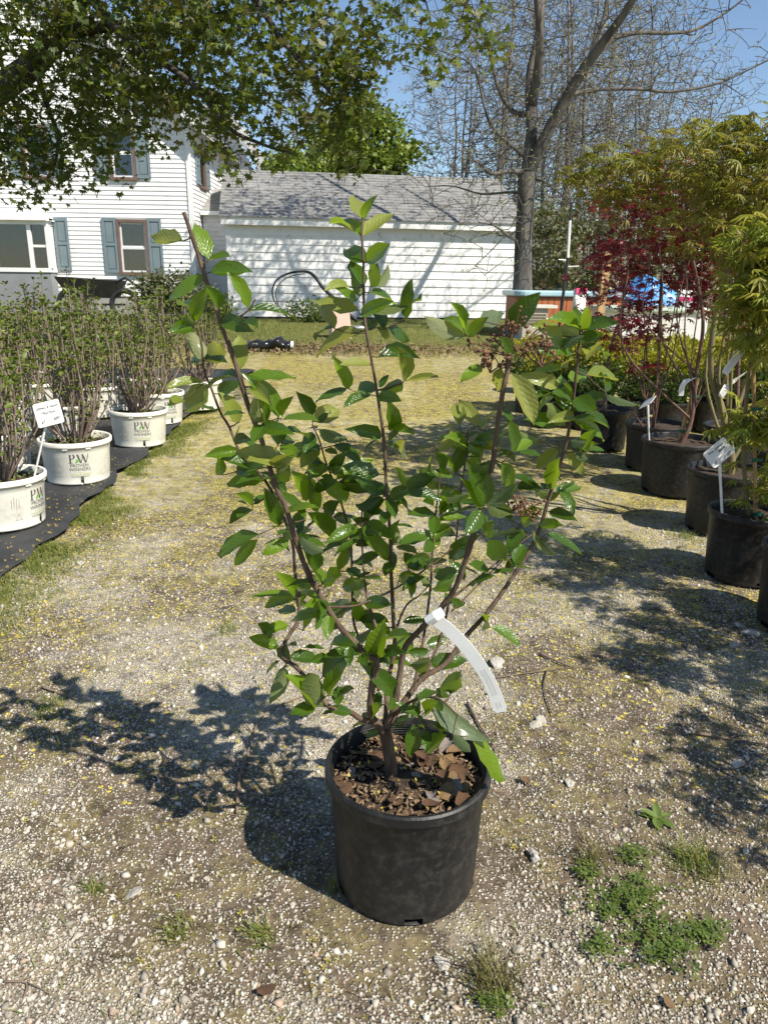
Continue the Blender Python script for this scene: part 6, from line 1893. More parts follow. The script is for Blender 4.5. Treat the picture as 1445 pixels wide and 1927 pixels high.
T = np.stack([r * np.cos(aa), r * np.sin(aa), SZ + 0.004 + 0.01 * rs_.rand(n)], 1)
s = 0.0014 + 0.0035 * rs_.rand(n)
ch_ = scatter('bark_chips', IV, IF, frames(rs_.randn(n, 3) * np.array([1, 1, 0.3]), rs_.randn(n, 3) * 0.3 + np.array([0, 0, 1.0]), s, s * 2.4, s * 0.4), T, M['litter'], soil); ch_['kind'] = 'stuff'
n = 26
aa = rs_.rand(n) * 6.283; r = PR * 0.85 * np.sqrt(rs_.rand(n))
po_ = scatter('yellow_flowers', [(0, 0, 0), (0.55, 0.25, 0.25), (0.1, 0.75, 0.15), (-0.6, 0.35, 0.3), (-0.35, -0.55, 0.2), (0.45, -0.5, 0.25)], [(0, 1, 2), (0, 2, 3), (0, 3, 4), (0, 4, 5), (0, 5, 1)], frames(rs_.randn(n, 3), np.tile([0, 0, 1.0], (n, 1)) + rs_.randn(n, 3) * 0.3, np.full(n, 0.006), np.full(n, 0.006), np.full(n, 0.006)), np.stack([r * np.cos(aa), r * np.sin(aa), np.full(n, SZ + 0.024)], 1), M['petal'], soil); po_['kind'] = 'stuff'

# stems traced from the photograph: (px, py, depth offset in m)
def V(px, py, dy): return P(px, py, VY + dy)
STEMS = {
 'trunk': ([(742, 1500, 0), (738, 1478, 0), (735, 1440, 0), (728, 1395, 0), (722, 1372, 0)], 0.0150, 0.0135),
 'left': ([(722, 1374, 0), (700, 1350, -0.005), (697, 1320, -0.01), (702, 1280, -0.02), (709, 1245, -0.03), (690, 1232, -0.035), (670, 1213, -0.04), (640, 1180, -0.05), (607, 1128, -0.06), (579, 1076, -0.07), (558, 1020, -0.08), (539, 959, -0.09), (518, 912, -0.10), (491, 824, -0.10), (468, 766, -0.11), (449, 703, -0.11), (432, 651, -0.12), (418, 617, -0.12), (401, 565, -0.12), (387, 523, -0.13), (373, 478, -0.13), (346, 399, -0.14)], 0.0105, 0.0036),
 'fork': ([(709, 1245, -0.03), (714, 1205, -0.02), (702, 1163, 0.0), (690, 1120, 0.02), (682, 1040, 0.05), (681, 960, 0.07)], 0.0062, 0.0016),
 'centre': ([(724, 1372, 0.0), (727, 1330, 0.03), (728, 1290, 0.05), (742, 1222, 0.06), (740, 1161, 0.06), (736, 1081, 0.06), (735, 1015, 0.06), (729, 945, 0.05), (725, 880, 0.05), (721, 817, 0.04), (711, 748, 0.03), (700, 682, 0.02), (690, 627, 0.01), (685, 582, 0.01), (684, 496, 0.0), (681, 447, 0.0), (682, 409, 0.0)], 0.0072, 0.0022),
 'right': ([(727, 1368, 0), (742, 1330, 0.0), (752, 1270, 0.0), (763, 1217, 0.0), (800, 1175, -0.01), (847, 1123, -0.03), (870, 1071, -0.05), (899, 977, -0.08), (918, 906, -0.09), (928, 865, -0.10), (937, 795, -0.11), (947, 731, -0.12), (953, 705, -0.12), (958, 672, -0.12)], 0.0088, 0.0048),
 'far_right': ([(727, 1370, 0), (742, 1347, 0.01), (776, 1298, 0.03), (800, 1272, 0.04), (837, 1250, 0.05), (875, 1199, 0.07), (917, 1152, 0.09), (964, 1086, 0.11), (1007, 1015, 0.12), (1030, 945, 0.12), (1058, 858, 0.11), (1068, 820, 0.10), (1077, 763, 0.10), (1084, 699, 0.09), (1089, 651, 0.09), (1092, 613, 0.08)], 0.0098, 0.0026),
 'low_left': ([(705, 1358, 0), (682, 1354, -0.01), (654, 1338, -0.03), (621, 1331, -0.05), (588, 1290, -0.02), (558, 1256, 0.02), (534, 1237, 0.05), (536, 1208, 0.07), (560, 1170, 0.09), (562, 1123, 0.10), (555, 1076, 0.10), (550, 1020, 0.10), (524, 950, 0.09), (496, 900, 0.09), (453, 852, 0.08), (432, 804, 0.08), (415, 776, 0.08), (398, 731, 0.07), (384, 696, 0.07), (380, 651, 0.06), (372, 612, 0.06)], 0.0082, 0.0022),
 'mid_left': ([(714, 1300, 0.02), (690, 1240, 0.06), (668, 1180, 0.10), (663, 1138, 0.12), (661, 1029, 0.14), (654, 987, 0.14), (635, 926, 0.14), (612, 866, 0.14), (602, 831, 0.13), (588, 800, 0.13)], 0.0050, 0.0020),
 'mid_right': ([(780, 1292, 0.03), (792, 1230, 0.08), (803, 1160, 0.12), (810, 1100, 0.14), (813, 1046, 0.15), (819, 973, 0.15), (824, 930, 0.15), (828, 895, 0.15)], 0.0046, 0.0018),
 'back_right': ([(800, 1270, 0.05), (826, 1210, 0.10), (845, 1130, 0.15), (852, 1060, 0.18), (861, 990, 0.19), (867, 922, 0.19), (877, 858, 0.18), (880, 811, 0.18)], 0.0048, 0.0018),
 'low_right': ([(742, 1345, 0), (770, 1322, -0.04), (800, 1312, -0.07), (830, 1318, -0.10), (860, 1345, -0.12)], 0.0052, 0.0022),
 'cross': ([(600, 1140, -0.06), (640, 1142, -0.03), (682, 1136, 0.0), (748, 1105, 0.03), (814, 1062, 0.05), (850, 1032, 0.06)], 0.0034, 0.0018),
 'fan': ([(823, 1148, -0.02), (870, 1110, 0.04), (936, 1058, 0.08), (988, 1015, 0.10), (1004, 1005, 0.11)], 0.0034, 0.0018),
 'dry': ([(850, 1150, 0.0), (890, 1110, 0.03), (925, 1075, 0.05), (950, 1052, 0.06), (962, 1062, 0.06), (958, 1085, 0.06)], 0.0024, 0.0010),
 'centre_fork': ([(742, 1200, 0.06), (752, 1165, 0.08), (768, 1135, 0.09), (790, 1120, 0.10), (812, 1095, 0.11)], 0.0042, 0.0016),
 'left_shoot': ([(418, 617, -0.12), (446, 600, -0.13), (467, 584, -0.13), (481, 563, -0.13)], 0.0032, 0.0014),
}
stem_obj = {}; samples = []
MBs = {}
for nm, (pl, r0, r1) in STEMS.items():
    p3 = [V(*p) for p in pl]
    if nm == 'trunk': p3[0].z = min(p3[0].z, SZ)
    kk = len(p3)
    pts, rr = spline(p3, [(r0 if nm == 'trunk' else 0.86 * r0) + (r1 - r0) * 0.86 * (i / (kk - 1)) ** 0.6 for i in range(kk)], 5)
    # knobbly nodes
    rgn = random.Random(len(nm) * 31)
    rr = [r * (1.16 if rgn.random() < 0.14 else rgn.uniform(0.97, 1.03)) for r in rr]
    mb = MB(); mb.tube([p - VO for p in pts], rr, 9 if r0 > 0.006 else 6, True)
    MBs[nm] = mb
    for i, (p, r) in enumerate(zip(pts, rr)): samples.append((p.copy(), r, nm, i / len(pts)))
SPX = []
def to_px(p):
    q = CAMM.transposed() @ (Vector(p) - Vector((0, 0, CAM_H)))
    return CX + F_PX * q.x / -q.z, CY - F_PX * q.y / -q.z
SPX = np.array([to_px(s[0]) for s in samples])
# leaves annotated from three enlarged views of the photograph: base x,y  tip x,y  width
T1 = (280, 340, 2.89, """185,328,45,330,70 325,425,262,215,95 320,435,430,405,25 335,500,565,495,85 305,515,85,645,75 540,695,475,525,50 545,710,785,672,45 385,690,370,600,50 240,700,165,650,40 250,760,268,635,55 260,780,210,735,50 240,800,145,810,75 390,760,520,778,85 520,760,570,775,45 330,970,205,845,90 310,980,425,880,100 495,1030,490,845,95 270,1000,235,960,55 300,975,400,960,40 320,1110,195,1250,120 480,1070,320,1045,35 530,1075,765,1090,55 300,1100,120,1100,28 380,1160,450,1100,65 560,1120,650,1190,75 705,1290,625,1085,60 190,1190,120,1200,35 495,1310,435,1190,70 630,1310,560,1195,60 640,1310,625,1215,40 730,1280,750,1195,40 720,1300,900,1295,35 890,1280,835,1165,65 890,1310,1015,1255,90 600,1350,720,1340,70 700,1440,680,1350,80 560,1410,470,1420,60 495,1470,320,1490,65 740,1370,880,1345,45 720,1440,800,1480,60 740,1540,530,1450,90 690,1560,755,1510,80 930,1440,835,1470,50 925,1440,840,1550,75 1010,1440,1150,1490,40 960,1540,870,1600,90 1000,1590,1030,1510,60 1040,1590,1190,1525,65 400,1600,385,1530,60 480,1580,580,1550,75
1160,205,1125,80,80 1165,205,1195,105,45 1150,300,1015,200,40 1165,300,1315,180,70 1190,440,1045,345,90 1185,440,1290,355,90 1160,580,1095,470,60 1145,630,1110,495,60 1090,580,965,575,40 1130,650,1060,590,45 1140,705,915,640,85 1010,805,930,650,85 1205,575,1245,465,60 1215,575,1295,475,50 1200,610,1380,640,45 1150,730,1305,660,65 1190,690,1440,675,45 1395,755,1405,580,55 1280,810,1230,715,60 1240,800,1330,855,55 1300,800,1420,865,60 1005,800,880,815,35 1160,830,930,905,50 1170,790,1215,780,50 1300,900,1440,930,60 1250,960,1440,945,60 1210,1000,1045,995,45 1085,1130,1055,1000,60 1075,1130,925,1180,50 1135,1150,1220,1120,75 1205,1165,1070,1200,45 1245,1170,1350,1190,70 1390,1085,1360,930,60 1380,1100,1290,1140,70 1400,1090,1570,1085,35 1325,1350,1315,1215,75 1320,1330,1400,1345,40 1265,1390,1150,1345,60 1300,1430,1395,1400,50 1392,1405,1375,1500,45""")
T2 = (740, 540, 3.141, """430,290,205,190,90 430,285,335,135,70 410,240,375,100,40 440,290,520,190,60 520,200,630,175,110 700,230,825,70,110 590,400,640,320,50 720,440,650,320,60 520,460,415,540,80 640,480,600,620,90 700,510,830,810,130 780,600,750,500,50 1100,250,1060,140,70 1105,250,1155,115,65 1095,255,965,175,45 1110,250,1280,175,50 1110,330,985,255,75 1110,330,1230,280,100 960,330,1120,300,55 1000,290,830,240,75 1060,385,910,330,65 1135,400,1195,345,75 1190,370,1290,365,60 1030,480,1010,395,60 1000,480,805,490,50 970,590,830,520,75 1035,555,1150,490,85 1140,520,1320,550,60 1250,620,1250,500,30 1015,735,1000,540,100 940,640,830,640,25 955,650,845,715,40 1080,650,1170,740,100 1250,660,1130,630,65 1255,635,1440,680,45 1070,770,950,785,65 960,790,840,780,90 1050,780,1275,865,75 1110,770,1280,805,50 1100,960,1150,860,50 980,960,870,1060,85 1030,975,1115,1085,60 1085,975,1140,1045,45 1130,970,1185,925,45 920,1190,995,1015,90 980,1220,860,1215,50 985,1200,1080,1310,50 855,1190,740,1090,35 720,975,690,810,65 710,975,815,900,75 640,1040,700,1190,100 540,1290,455,1060,110 530,1300,455,1165,80 550,1290,735,1190,85 560,1290,700,1345,55 730,1180,860,1190,60 860,900,760,860,50 500,820,400,700,70 390,820,375,690,80 370,840,295,845,60 520,850,555,715,45 530,850,665,820,30 390,910,235,905,40 430,950,330,870,45 510,1000,335,935,50 370,1100,430,950,90 360,1090,320,990,35 280,1090,255,990,45 355,1115,225,1085,55 240,1080,180,1020,35 370,1180,145,1165,55 390,1200,320,1330,65 70,1210,20,1080,35 70,1230,275,1210,45 0,1240,115,1320,50 280,1320,270,1230,45 245,1340,110,1340,55 260,1385,415,1375,45 240,1300,175,1265,35 500,1120,560,870,50 370,1470,300,1450,60 270,1530,200,1430,60 40,1520,200,1450,60 340,1600,440,1490,85 740,1420,690,1550,90 560,1500,660,1620,120 820,1440,980,1570,70 900,1460,1095,1560,40 870,1490,900,1560,60 860,1400,975,1395,60 760,1390,840,1330,90 700,1380,620,1300,70 0,1520,10,1400,50 590,1420,540,1360,50 230,1630,100,1620,60 550,1480,510,1390,60 660,1480,780,1440,55""")
T3 = (400, 860, 2.125, """225,85,75,100,60 280,100,290,40,60 420,220,400,95,55 485,310,400,235,55 370,250,280,140,30 270,270,220,150,60 310,320,395,265,55 305,330,215,380,50 355,320,430,375,45 185,310,40,370,45 180,330,105,430,50 160,210,80,240,25 160,190,105,150,35 380,170,350,80,45 410,130,480,100,50 480,240,555,255,50 450,230,490,190,60 540,170,475,110,60 500,100,620,145,55 495,90,610,20,45 690,170,575,235,65 690,150,615,110,60 685,160,680,90,40 555,345,670,290,50 700,410,610,325,55 740,350,730,270,50 720,420,690,470,55 505,455,550,360,50 550,350,430,350,18 420,450,370,370,60 440,510,425,430,50 450,490,520,480,80 330,540,280,480,45 330,555,175,555,20 335,570,215,600,50 340,600,410,480,50 450,610,310,640,55 470,630,455,720,50 360,690,440,620,45 265,760,155,730,45 240,710,190,670,45 300,750,290,830,55 285,840,260,960,55 440,880,540,760,55 570,820,780,815,50 800,785,725,690,65 790,830,860,820,55 870,830,1010,800,70 450,1000,360,870,85 400,1000,330,880,40 460,950,490,840,50 495,965,570,935,35 410,990,330,1020,45 725,950,665,860,55 640,1030,660,1000,35 610,1070,565,1065,22 905,930,990,880,70 950,950,985,850,40 800,1050,810,950,40 850,1020,900,980,50 800,1070,800,1205,75 850,1090,860,1150,40 850,1170,915,1120,55 880,1010,910,1100,55 890,970,1030,1135,75 1035,1120,1175,1290,60 960,1110,1030,1180,45 700,1060,780,1020,30 1110,680,1085,640,30 1115,680,1235,725,35 610,580,705,600,50 600,650,570,600,55 600,650,700,700,45 650,790,670,690,70 680,790,730,760,30 480,740,530,730,35 460,800,390,820,40 780,440,885,420,50 865,520,840,480,35 880,525,950,520,25 790,480,795,545,35 750,470,790,480,30 945,410,1025,340,60 560,530,600,560,50 520,520,590,500,50 590,490,670,485,15 560,430,620,400,15""")
leaves = []
for ox, oy, sc, txt in (T1, T2, T3):
    for q in txt.split():
        a, b, c, d, w = [float(v) for v in q.split(',')]
        leaves.append((ox + a / sc, oy + b / sc, ox + c / sc, oy + d / sc, w / sc))

# a few more leaves that the stems carry low down and in the middle
rge = random.Random(606)
for nm, cnt_ in (('left', 7), ('mid_left', 7), ('low_left', 7), ('mid_right', 6), ('back_right', 6), ('centre', 4), ('fork', 5), ('far_right', 5)):
    pl = STEMS[nm][0]
    for _ in range(cnt_):
        i = rge.randrange(len(pl) // 4, len(pl) - 1); t = rge.random()
        bx_ = pl[i][0] + (pl[i + 1][0] - pl[i][0]) * t; by_ = pl[i][1] + (pl[i + 1][1] - pl[i][1]) * t
        if by_ < 760 or by_ > 1240: continue
        sg = rge.choice((-1, 1)); an = rge.uniform(-0.7, 0.9); L0 = rge.uniform(38, 62)
        bx_ += sg * rge.uniform(4, 14); by_ -= rge.uniform(0, 10)
        leaves.append((bx_, by_, bx_ + sg * math.cos(an) * L0, by_ - math.sin(an) * L0, L0 * rge.uniform(0.3, 0.5)))

# leaf blades: a few bends shared by all leaves
def blade(name, bend, fold, twist, mat, seed):
    rg = random.Random(seed)
    us = [0, 0.12, 0.30, 0.48, 0.68, 0.86, 1.0]; ws = [0.03, 0.62, 0.96, 1.0, 0.86, 0.48, 0.0]
    me_ = bpy.data.meshes.new(name); v = []; f = []; uv = []
    for i, (u, w) in enumerate(zip(us, ws)):
        for j, s_ in enumerate((-1, -0.5, 0, 0.5, 1)):
            z_ = -bend * u * u + fold * abs(s_) * w * 0.5 + twist * s_ * u * 0.3 + (0.018 * math.sin(u * 17 + seed + s_) if abs(s_) == 1 else 0)
            ed = 1 + (0.05 * (-1) ** i if abs(s_) == 1 else 0)
            v.append((0.5 * s_ * w * ed, u, z_)); uv.append((0.5 + 0.5 * s_ * max(w, 0.02), u))
    for i in range(6):
        for j in range(4): f.append((i * 5 + j, i * 5 + j + 1, i * 5 + 5 + j + 1, i * 5 + 5 + j))
    me_.from_pydata(v, [], f)
    ul = me_.uv_layers.new(name='UVMap')
    for lp in me_.loops: ul.data[lp.index].uv = uv[lp.vertex_index]
    me_.materials.append(M[mat]); me_.polygons.foreach_set('use_smooth', [True] * len(me_.polygons)); me_.update()
    return me_
BL = []
k = 0
for mat in ('vib', 'vib_dark', 'vib_new'):
    row = []
    for bend, fold, tw in ((0.05, 0.18, 0.0), (0.16, 0.25, 0.25), (0.30, 0.15, -0.25), (0.02, 0.40, 0.1), (0.12, 0.05, -0.2), (-0.10, 0.25, 0.15), (0.42, 0.25, 0.2), (0.20, 0.42, -0.1)):
        row.append(blade('leaf', bend, fold, tw, mat, k)); k += 1
    BL.append(row)
rgl = random.Random(2024)
cnt_obj = {}
for nm in STEMS:
    pass
twigs = {nm: MB() for nm in STEMS}
anchors_px = [tuple(p) for p in SPX]; anchors = [(s[0], s[1], s[2]) for s in samples]
order = []
for L in leaves:
    d = np.hypot(SPX[:, 0] - L[0], SPX[:, 1] - L[1]).min(); order.append(d)
plan = []
APX = list(map(tuple, SPX))
for i in np.argsort(order):
    bx_, by_, tx_, ty_, w = leaves[i]
    A = np.array(APX)
    d = np.hypot(A[:, 0] - bx_, A[:, 1] - by_)
    j = int(np.argmin(d)); p, r, nm = anchors[j]
    dist = d[j]
    base_y = p.y + rgl.gauss(0, 0.25) * dist / F_PX * 1.5
    B_ = P(bx_, by_, base_y)
    if dist > 3.0:
        mid = p.lerp(B_, 0.5) + Vector((0, rgl.gauss(0, 0.003), -0.04 * (B_ - p).length))
        r0 = min(r * 0.7, 0.0011 + 0.02 * (B_ - p).length)
        r0 = max(r0, 0.0011)
        twigs[nm].tube([p - VO, mid - VO, B_ - VO], [r0, r0 * 0.85, max(0.0010, r0 * 0.65)], 5, False)
        for t in (0.5, 0.75, 1.0):
            q = p.lerp(B_, t); APX.append((bx_ + (A[j, 0] - bx_) * (1 - t), by_ + (A[j, 1] - by_) * (1 - t))); anchors.append((q, r0, nm))
    lpx = math.hypot(tx_ - bx_, ty_ - by_)
    depth = (B_ - Vector((0, 0, CAM_H))).dot(CAMM @ Vector((0, 0, -1)))
    ln = lpx * depth / F_PX
    natural = rgl.uniform(0.062, 0.085)
    off = math.sqrt(max(0.0, natural ** 2 - ln ** 2)) if ln < natural else 0.0
    off = min(off, 0.045) * (-1 if rgl.random() < 0.62 else 1)
    if ln >= natural: off = rgl.uniform(-0.012, 0.012)
    T_ = P(tx_, ty_, base_y + off)
    plan.append((nm, B_, T_, w * depth / F_PX, i))
for nm, mb in MBs.items():
    o = mb.build('trunk' if nm == 'trunk' else 'stem', M['bark'] if STEMS[nm][1] > 0.0055 else M['bark_young'], vib, True)
    stem_obj[nm] = o
    if twigs[nm].v:
        t_ = twigs[nm].build('petioles', M['bark_young'], o, True); t_['kind'] = 'stuff'
camp = Vector((0, 0, CAM_H))
for nm, B_, T_, wm, i in plan:
    ax = T_ - B_; L = ax.length; Yd = ax.normalized()
    v = (camp - B_).normalized(); v = (v - Yd * v.dot(Yd)).normalized()
    side = Yd.cross(v)
    if side.z < 0: side = -side
    wm *= 1.08
    nat = max(wm, L * rgl.uniform(0.38, 0.50))
    ang = math.acos(min(1.0, wm / nat)) if nat > 0 else 0.0
    ang = max(ang, rgl.uniform(0.15, 0.5))
    Zd = v * math.cos(ang) + side * math.sin(ang)
    # some leaves show their pale undersides
    if rgl.random() < 0.16: Zd = -Zd
    Xd = Yd.cross(Zd).normalized(); Zd = Xd.cross(Yd)
    dark = 1 if rgl.random() < 0.42 else 0
    if B_.z > 0.95 and rgl.random() < 0.30: dark = 2
    sv = rgl.uniform(0.92, 1.10); L *= sv; nat *= sv * rgl.uniform(0.92, 1.08)
    o = bpy.data.objects.new('leaf', BL[dark][rgl.randrange(8)])
    link(o, stem_obj[nm])
    mw = Matrix.Identity(4)
    for a in range(3):
        mw[a][0] = Xd[a] * nat; mw[a][1] = Yd[a] * L * 1.10; mw[a][2] = Zd[a] * L; mw[a][3] = B_[a] - VO[a]
    o.matrix_local = mw
# further small leaves crowding the nodes
rs_ = np.random.RandomState(31)
tv_ = np.array([v.co[:] for v in BL[1][0].vertices]); ql = [tuple(p.vertices) for p in BL[1][0].polygons]
tf_ = np.array([t for q in ql for t in ((q[0], q[1], q[2]), (q[0], q[2], q[3]))])
uvv = {}
for lp in BL[1][0].loops: uvv[lp.vertex_index] = tuple(BL[1][0].uv_layers[0].data[lp.index].uv)
cand = [a for a in anchors if 0.36 < a[0].z < 1.10 and a[1] < 0.0062 and a[2] != 'trunk']
T = []; Yv = []; Zv = []; S = []
for k in range(200):
    p, r, nm = cand[rs_.randint(len(cand))]
    a = rs_.rand() * 6.283
    d = np.array([math.cos(a), math.sin(a), rs_.randn() * 0.45 + 0.1])
    T.append(np.array(p - VO) + d * 0.010); Yv.append(d); Zv.append(np.array([0, -0.35, 1.0]) + rs_.randn(3) * 0.5); S.append(0.030 + 0.034 * rs_.rand())
S = np.array(S)
o = scatter('small_leaves', tv_, tf_, frames(np.array(Yv), np.array(Zv), S * 0.48, S, S), np.array(T), M['vib_dark'], vib, True); o['kind'] = 'stuff'
ul = o.data.uv_layers.new(name='UVMap')
nvt = len(tv_); vi = np.zeros(len(o.data.loops), np.int32); o.data.loops.foreach_get('vertex_index', vi)
tab = np.array([uvv[k] for k in range(nvt)], np.float32)
ul.data.foreach_set('uv', tab[vi % nvt].reshape(-1))
# spent flower heads
def flower_head(px, py, dy, rad, nst, stem):
    rg = random.Random(int(px)); c = V(px, py + rad * 0.9, dy) - VO
    mb = MB(); T = []
    s = 1.55 / F_PX
    for k in range(nst):
        a = rg.uniform(0, 6.28); e = rg.uniform(0.15, 1.0)
        d = Vector((math.cos(a) * e, math.sin(a) * e * 0.9, rg.uniform(0.25, 1.0) - 0.35 * e)).normalized() * rad * s * rg.uniform(0.7, 1.25)
        p1 = c + d * 0.6; mb.tube([c, p1, c + d], [0.0016, 0.0012, 0.0008], 4, False)
        for q in range(5):
            d2 = d + Vector((rg.gauss(0, 1), rg.gauss(0, 1), rg.gauss(0.3, 0.8))) * rad * s * 0.20
            mb.tube([p1, c + d2], [0.0008, 0.0006], 3, False); T.append(tuple(c + d2)); T.append(tuple(c + d2 * 1.02 + Vector((rg.gauss(0, 0.004), rg.gauss(0, 0.004), rg.gauss(0, 0.004)))))
    T = np.array(T); n = len(T); r2 = np.random.RandomState(n)
    s2 = 0.0016 + 0.0022 * r2.rand(n)
    fo = mb.build('flower_head', M['flower_brown'], stem_obj[stem])
    sc_ = scatter('dry_florets', IV, IF, frames(r2.randn(n, 3), r2.randn(n, 3), s2, s2 * 1.5, s2), T, M['flower_brown'], fo); sc_['kind'] = 'stuff'
flower_head(962, 630, -0.12, 46, 10, 'right')
flower_head(1018, 660, -0.10, 34, 6, 'right')
flower_head(922, 680, -0.12, 24, 4, 'right')
flower_head(978, 945, 0.08, 30, 9, 'far_right')
# white tag strapped to the right stem
ct_ = V(816, 1160, -0.045)
tagp = [V(812, 1156, -0.05), V(826, 1170, -0.055), V(850, 1190, -0.06), (V(885, 1228, -0.07)), V(920, 1282, -0.075), V(943, 1340, -0.08)]
big = strip_tag('plant_tag', tagp, 0.028, (0.6, -0.2, 0.5), 'long curved white plastic tag looped on the big shrub')
m2 = MB(); a_ = V(803, 1168, -0.05) - big.location; b_2 = V(833, 1150, -0.052) - big.location
dd = (b_2 - a_); nn_ = Vector((0, -1, 0.5)).normalized(); ss_ = dd.cross(nn_).normalized()
m2.tube([a_ + dd * 0.0 + nn_ * 0.006, a_ + dd * 0.5 + nn_ * 0.010, a_ + dd + nn_ * 0.006], [0.010, 0.012, 0.010], 6); m2.build('loop', M['white_tag'], big)

# ------------------------------------------------------------------ stones, twigs, weeds on the yard
def rock(px, py, wpx, hgt, mat, label, seed, flat=0.5):
    g = G(px, py); g.z = float(gz(g.x, g.y))
    depth = math.sqrt(g.x ** 2 + g.y ** 2 + CAM_H ** 2)
    r = wpx / F_PX * depth / 2
    rs_ = np.random.RandomState(seed)
    # subdivided icosahedron with lumpy noise
    V_ = [tuple(v) for v in IV]; F_ = [tuple(f) for f in IF]
    for _ in range(2):
        mid = {}; NF = []
        def m_(a, b):
            kx = (min(a, b), max(a, b))
            if kx not in mid:
                p = (np.array(V_[a]) + np.array(V_[b])) / 2; p /= np.linalg.norm(p); V_.append(tuple(p)); mid[kx] = len(V_) - 1
            return mid[kx]
        for a, b, c in F_:
            ab, bc, ca = m_(a, b), m_(b, c), m_(c, a); NF += [(a, ab, ca), (b, bc, ab), (c, ca, bc), (ab, bc, ca)]
        F_ = NF
    A = np.array(V_); dirs = rs_.randn(7, 3); dirs /= np.linalg.norm(dirs, axis=1, keepdims=True)
    sc_ = np.ones(len(A))
    for d_ in dirs:
        t = A @ d_; sc_ -= 0.5 * np.clip(t - 0.45, 0, 1) * (0.5 + rs_.rand()) * 1.6
    sc_ += 0.03 * rs_.randn(len(A))
    A = A * sc_[:, None] * np.array([1.0, 0.75 + 0.3 * rs_.rand(), flat])
    mb = MB(); mb.add([tuple(p * r) for p in A], F_)
    o = mb.build('stone', M[mat], loc=(g.x, g.y, g.z + r * flat * 0.22)); o.rotation_euler = (rs_.randn() * 0.15, rs_.randn() * 0.15, rs_.rand() * 6)
    return tag(o, label, 'stone', 'loose stones on the yard')
rock(1005, 1606, 36, 0, 'stone_big', 'rounded grey stone right of the big pot', 61, 0.75)
rock(830, 1803, 32, 0, 'stone_white', 'pale angular stone below the big pot', 62, 0.7)
rock(980, 1780, 30, 0, 'stone_white', 'pale flat stone just right of the pale angular one', 63, 0.4)
rock(1070, 1474, 24, 0, 'stone_white', 'small bright white stone right of the pot rim', 64)
rock(937, 1244, 42, 0, 'stone_big', 'flat oval grey stone near the long white tag', 65, 0.4)
rock(1412, 1186, 36, 0, 'stone_big', 'largest grey stone by the right edge in front of the pots', 66, 0.7)
rock(1392, 1172, 26, 0, 'stone_white', 'pale stone leaning against the largest grey one', 67, 0.5)
rock(1384, 1209, 22, 0, 'stone_white', 'small pale stone in front of the largest grey one', 68)
rock(1150, 1162, 20, 0, 'stone_white', 'small pale stone in the shadow of the maples', 69)
rock(1010, 1356, 44, 0, 'stone_white', 'flat whitish stone lying level with the pot rim', 70, 0.3)
rock(1392, 1435, 30, 0, 'stone_white', 'flat pale stone at lower right in the shade edge', 71, 0.35)
rock(250, 1672, 34, 0, 'stone_white', 'flat whitish stone at the lower left', 72, 0.35)
rock(383, 1262, 16, 0, 'stone_white', 'small white stone left of the shrub', 73, 0.5)
rock(152, 1057, 16, 0, 'stone_big', 'small grey stone near the fabric edge', 74, 0.6)

def ground_twig(pxs, r, label, seed, fork=True):
    pts = [G(*p) for p in pxs]
    for p in pts: p.z = float(gz(p.x, p.y)) + r + 0.004
    b = pts[0].copy()
    p2, rr = spline([p - b for p in pts], [r * (1 - 0.5 * i / (len(pts) - 1)) for i in range(len(pts))], 4)
    rg = random.Random(seed)
    mb = MB(); mb.tube(p2, [q * rg.uniform(0.85, 1.15) for q in rr], 6)
    if fork:
        k = len(p2) // 2; d = (p2[k + 1] - p2[k]).normalized(); s_ = Vector((-d.y, d.x, 0.1))
        mb.tube([p2[k], p2[k] + (d + s_ * 0.9) * 0.02, p2[k] + (d * 1.4 + s_ * 1.1) * 0.035], [r * 0.6, r * 0.5, r * 0.3], 5)
    o = mb.build('fallen_twig', M['dry_twig'], smooth_=True, loc=b)
    return tag(o, label, 'twig', 'dry twigs on the yard')
ground_twig([(446, 1525), (450, 1460), (470, 1400), (487, 1352), (520, 1325), (580, 1300)], 0.0042, 'long dry twig left of the big pot', 1)
ground_twig([(1015, 1228), (1060, 1248), (1085, 1258)], 0.0045, 'short thick twig right of the white tag', 2, False)
ground_twig([(930, 1272), (1000, 1262), (1090, 1252)], 0.0022, 'thin straight straw-coloured twig near the white tag', 3, False)
ground_twig([(1030, 1258), (1024, 1295), (1040, 1345)], 0.0035, 'bent upright-lying twig right of the white tag tip', 4)
ground_twig([(880, 1320), (905, 1365), (935, 1408)], 0.0050, 'dark twig running behind the pot rim', 5, False)
ground_twig([(1310, 1378), (1370, 1388), (1445, 1400)], 0.0045, 'dry twig at the right edge below the shadows', 6)
ground_twig([(80, 1296), (115, 1308), (148, 1320)], 0.0045, 'short brown twig in the shadow at left', 7, False)
ground_twig([(886, 1500), (896, 1545), (893, 1585)], 0.0038, 'twig beside the right side of the big pot', 8, False)
ground_twig([(8, 1842), (50, 1845), (40, 1880)], 0.0028, 'thin twig in the lower left corner', 9)

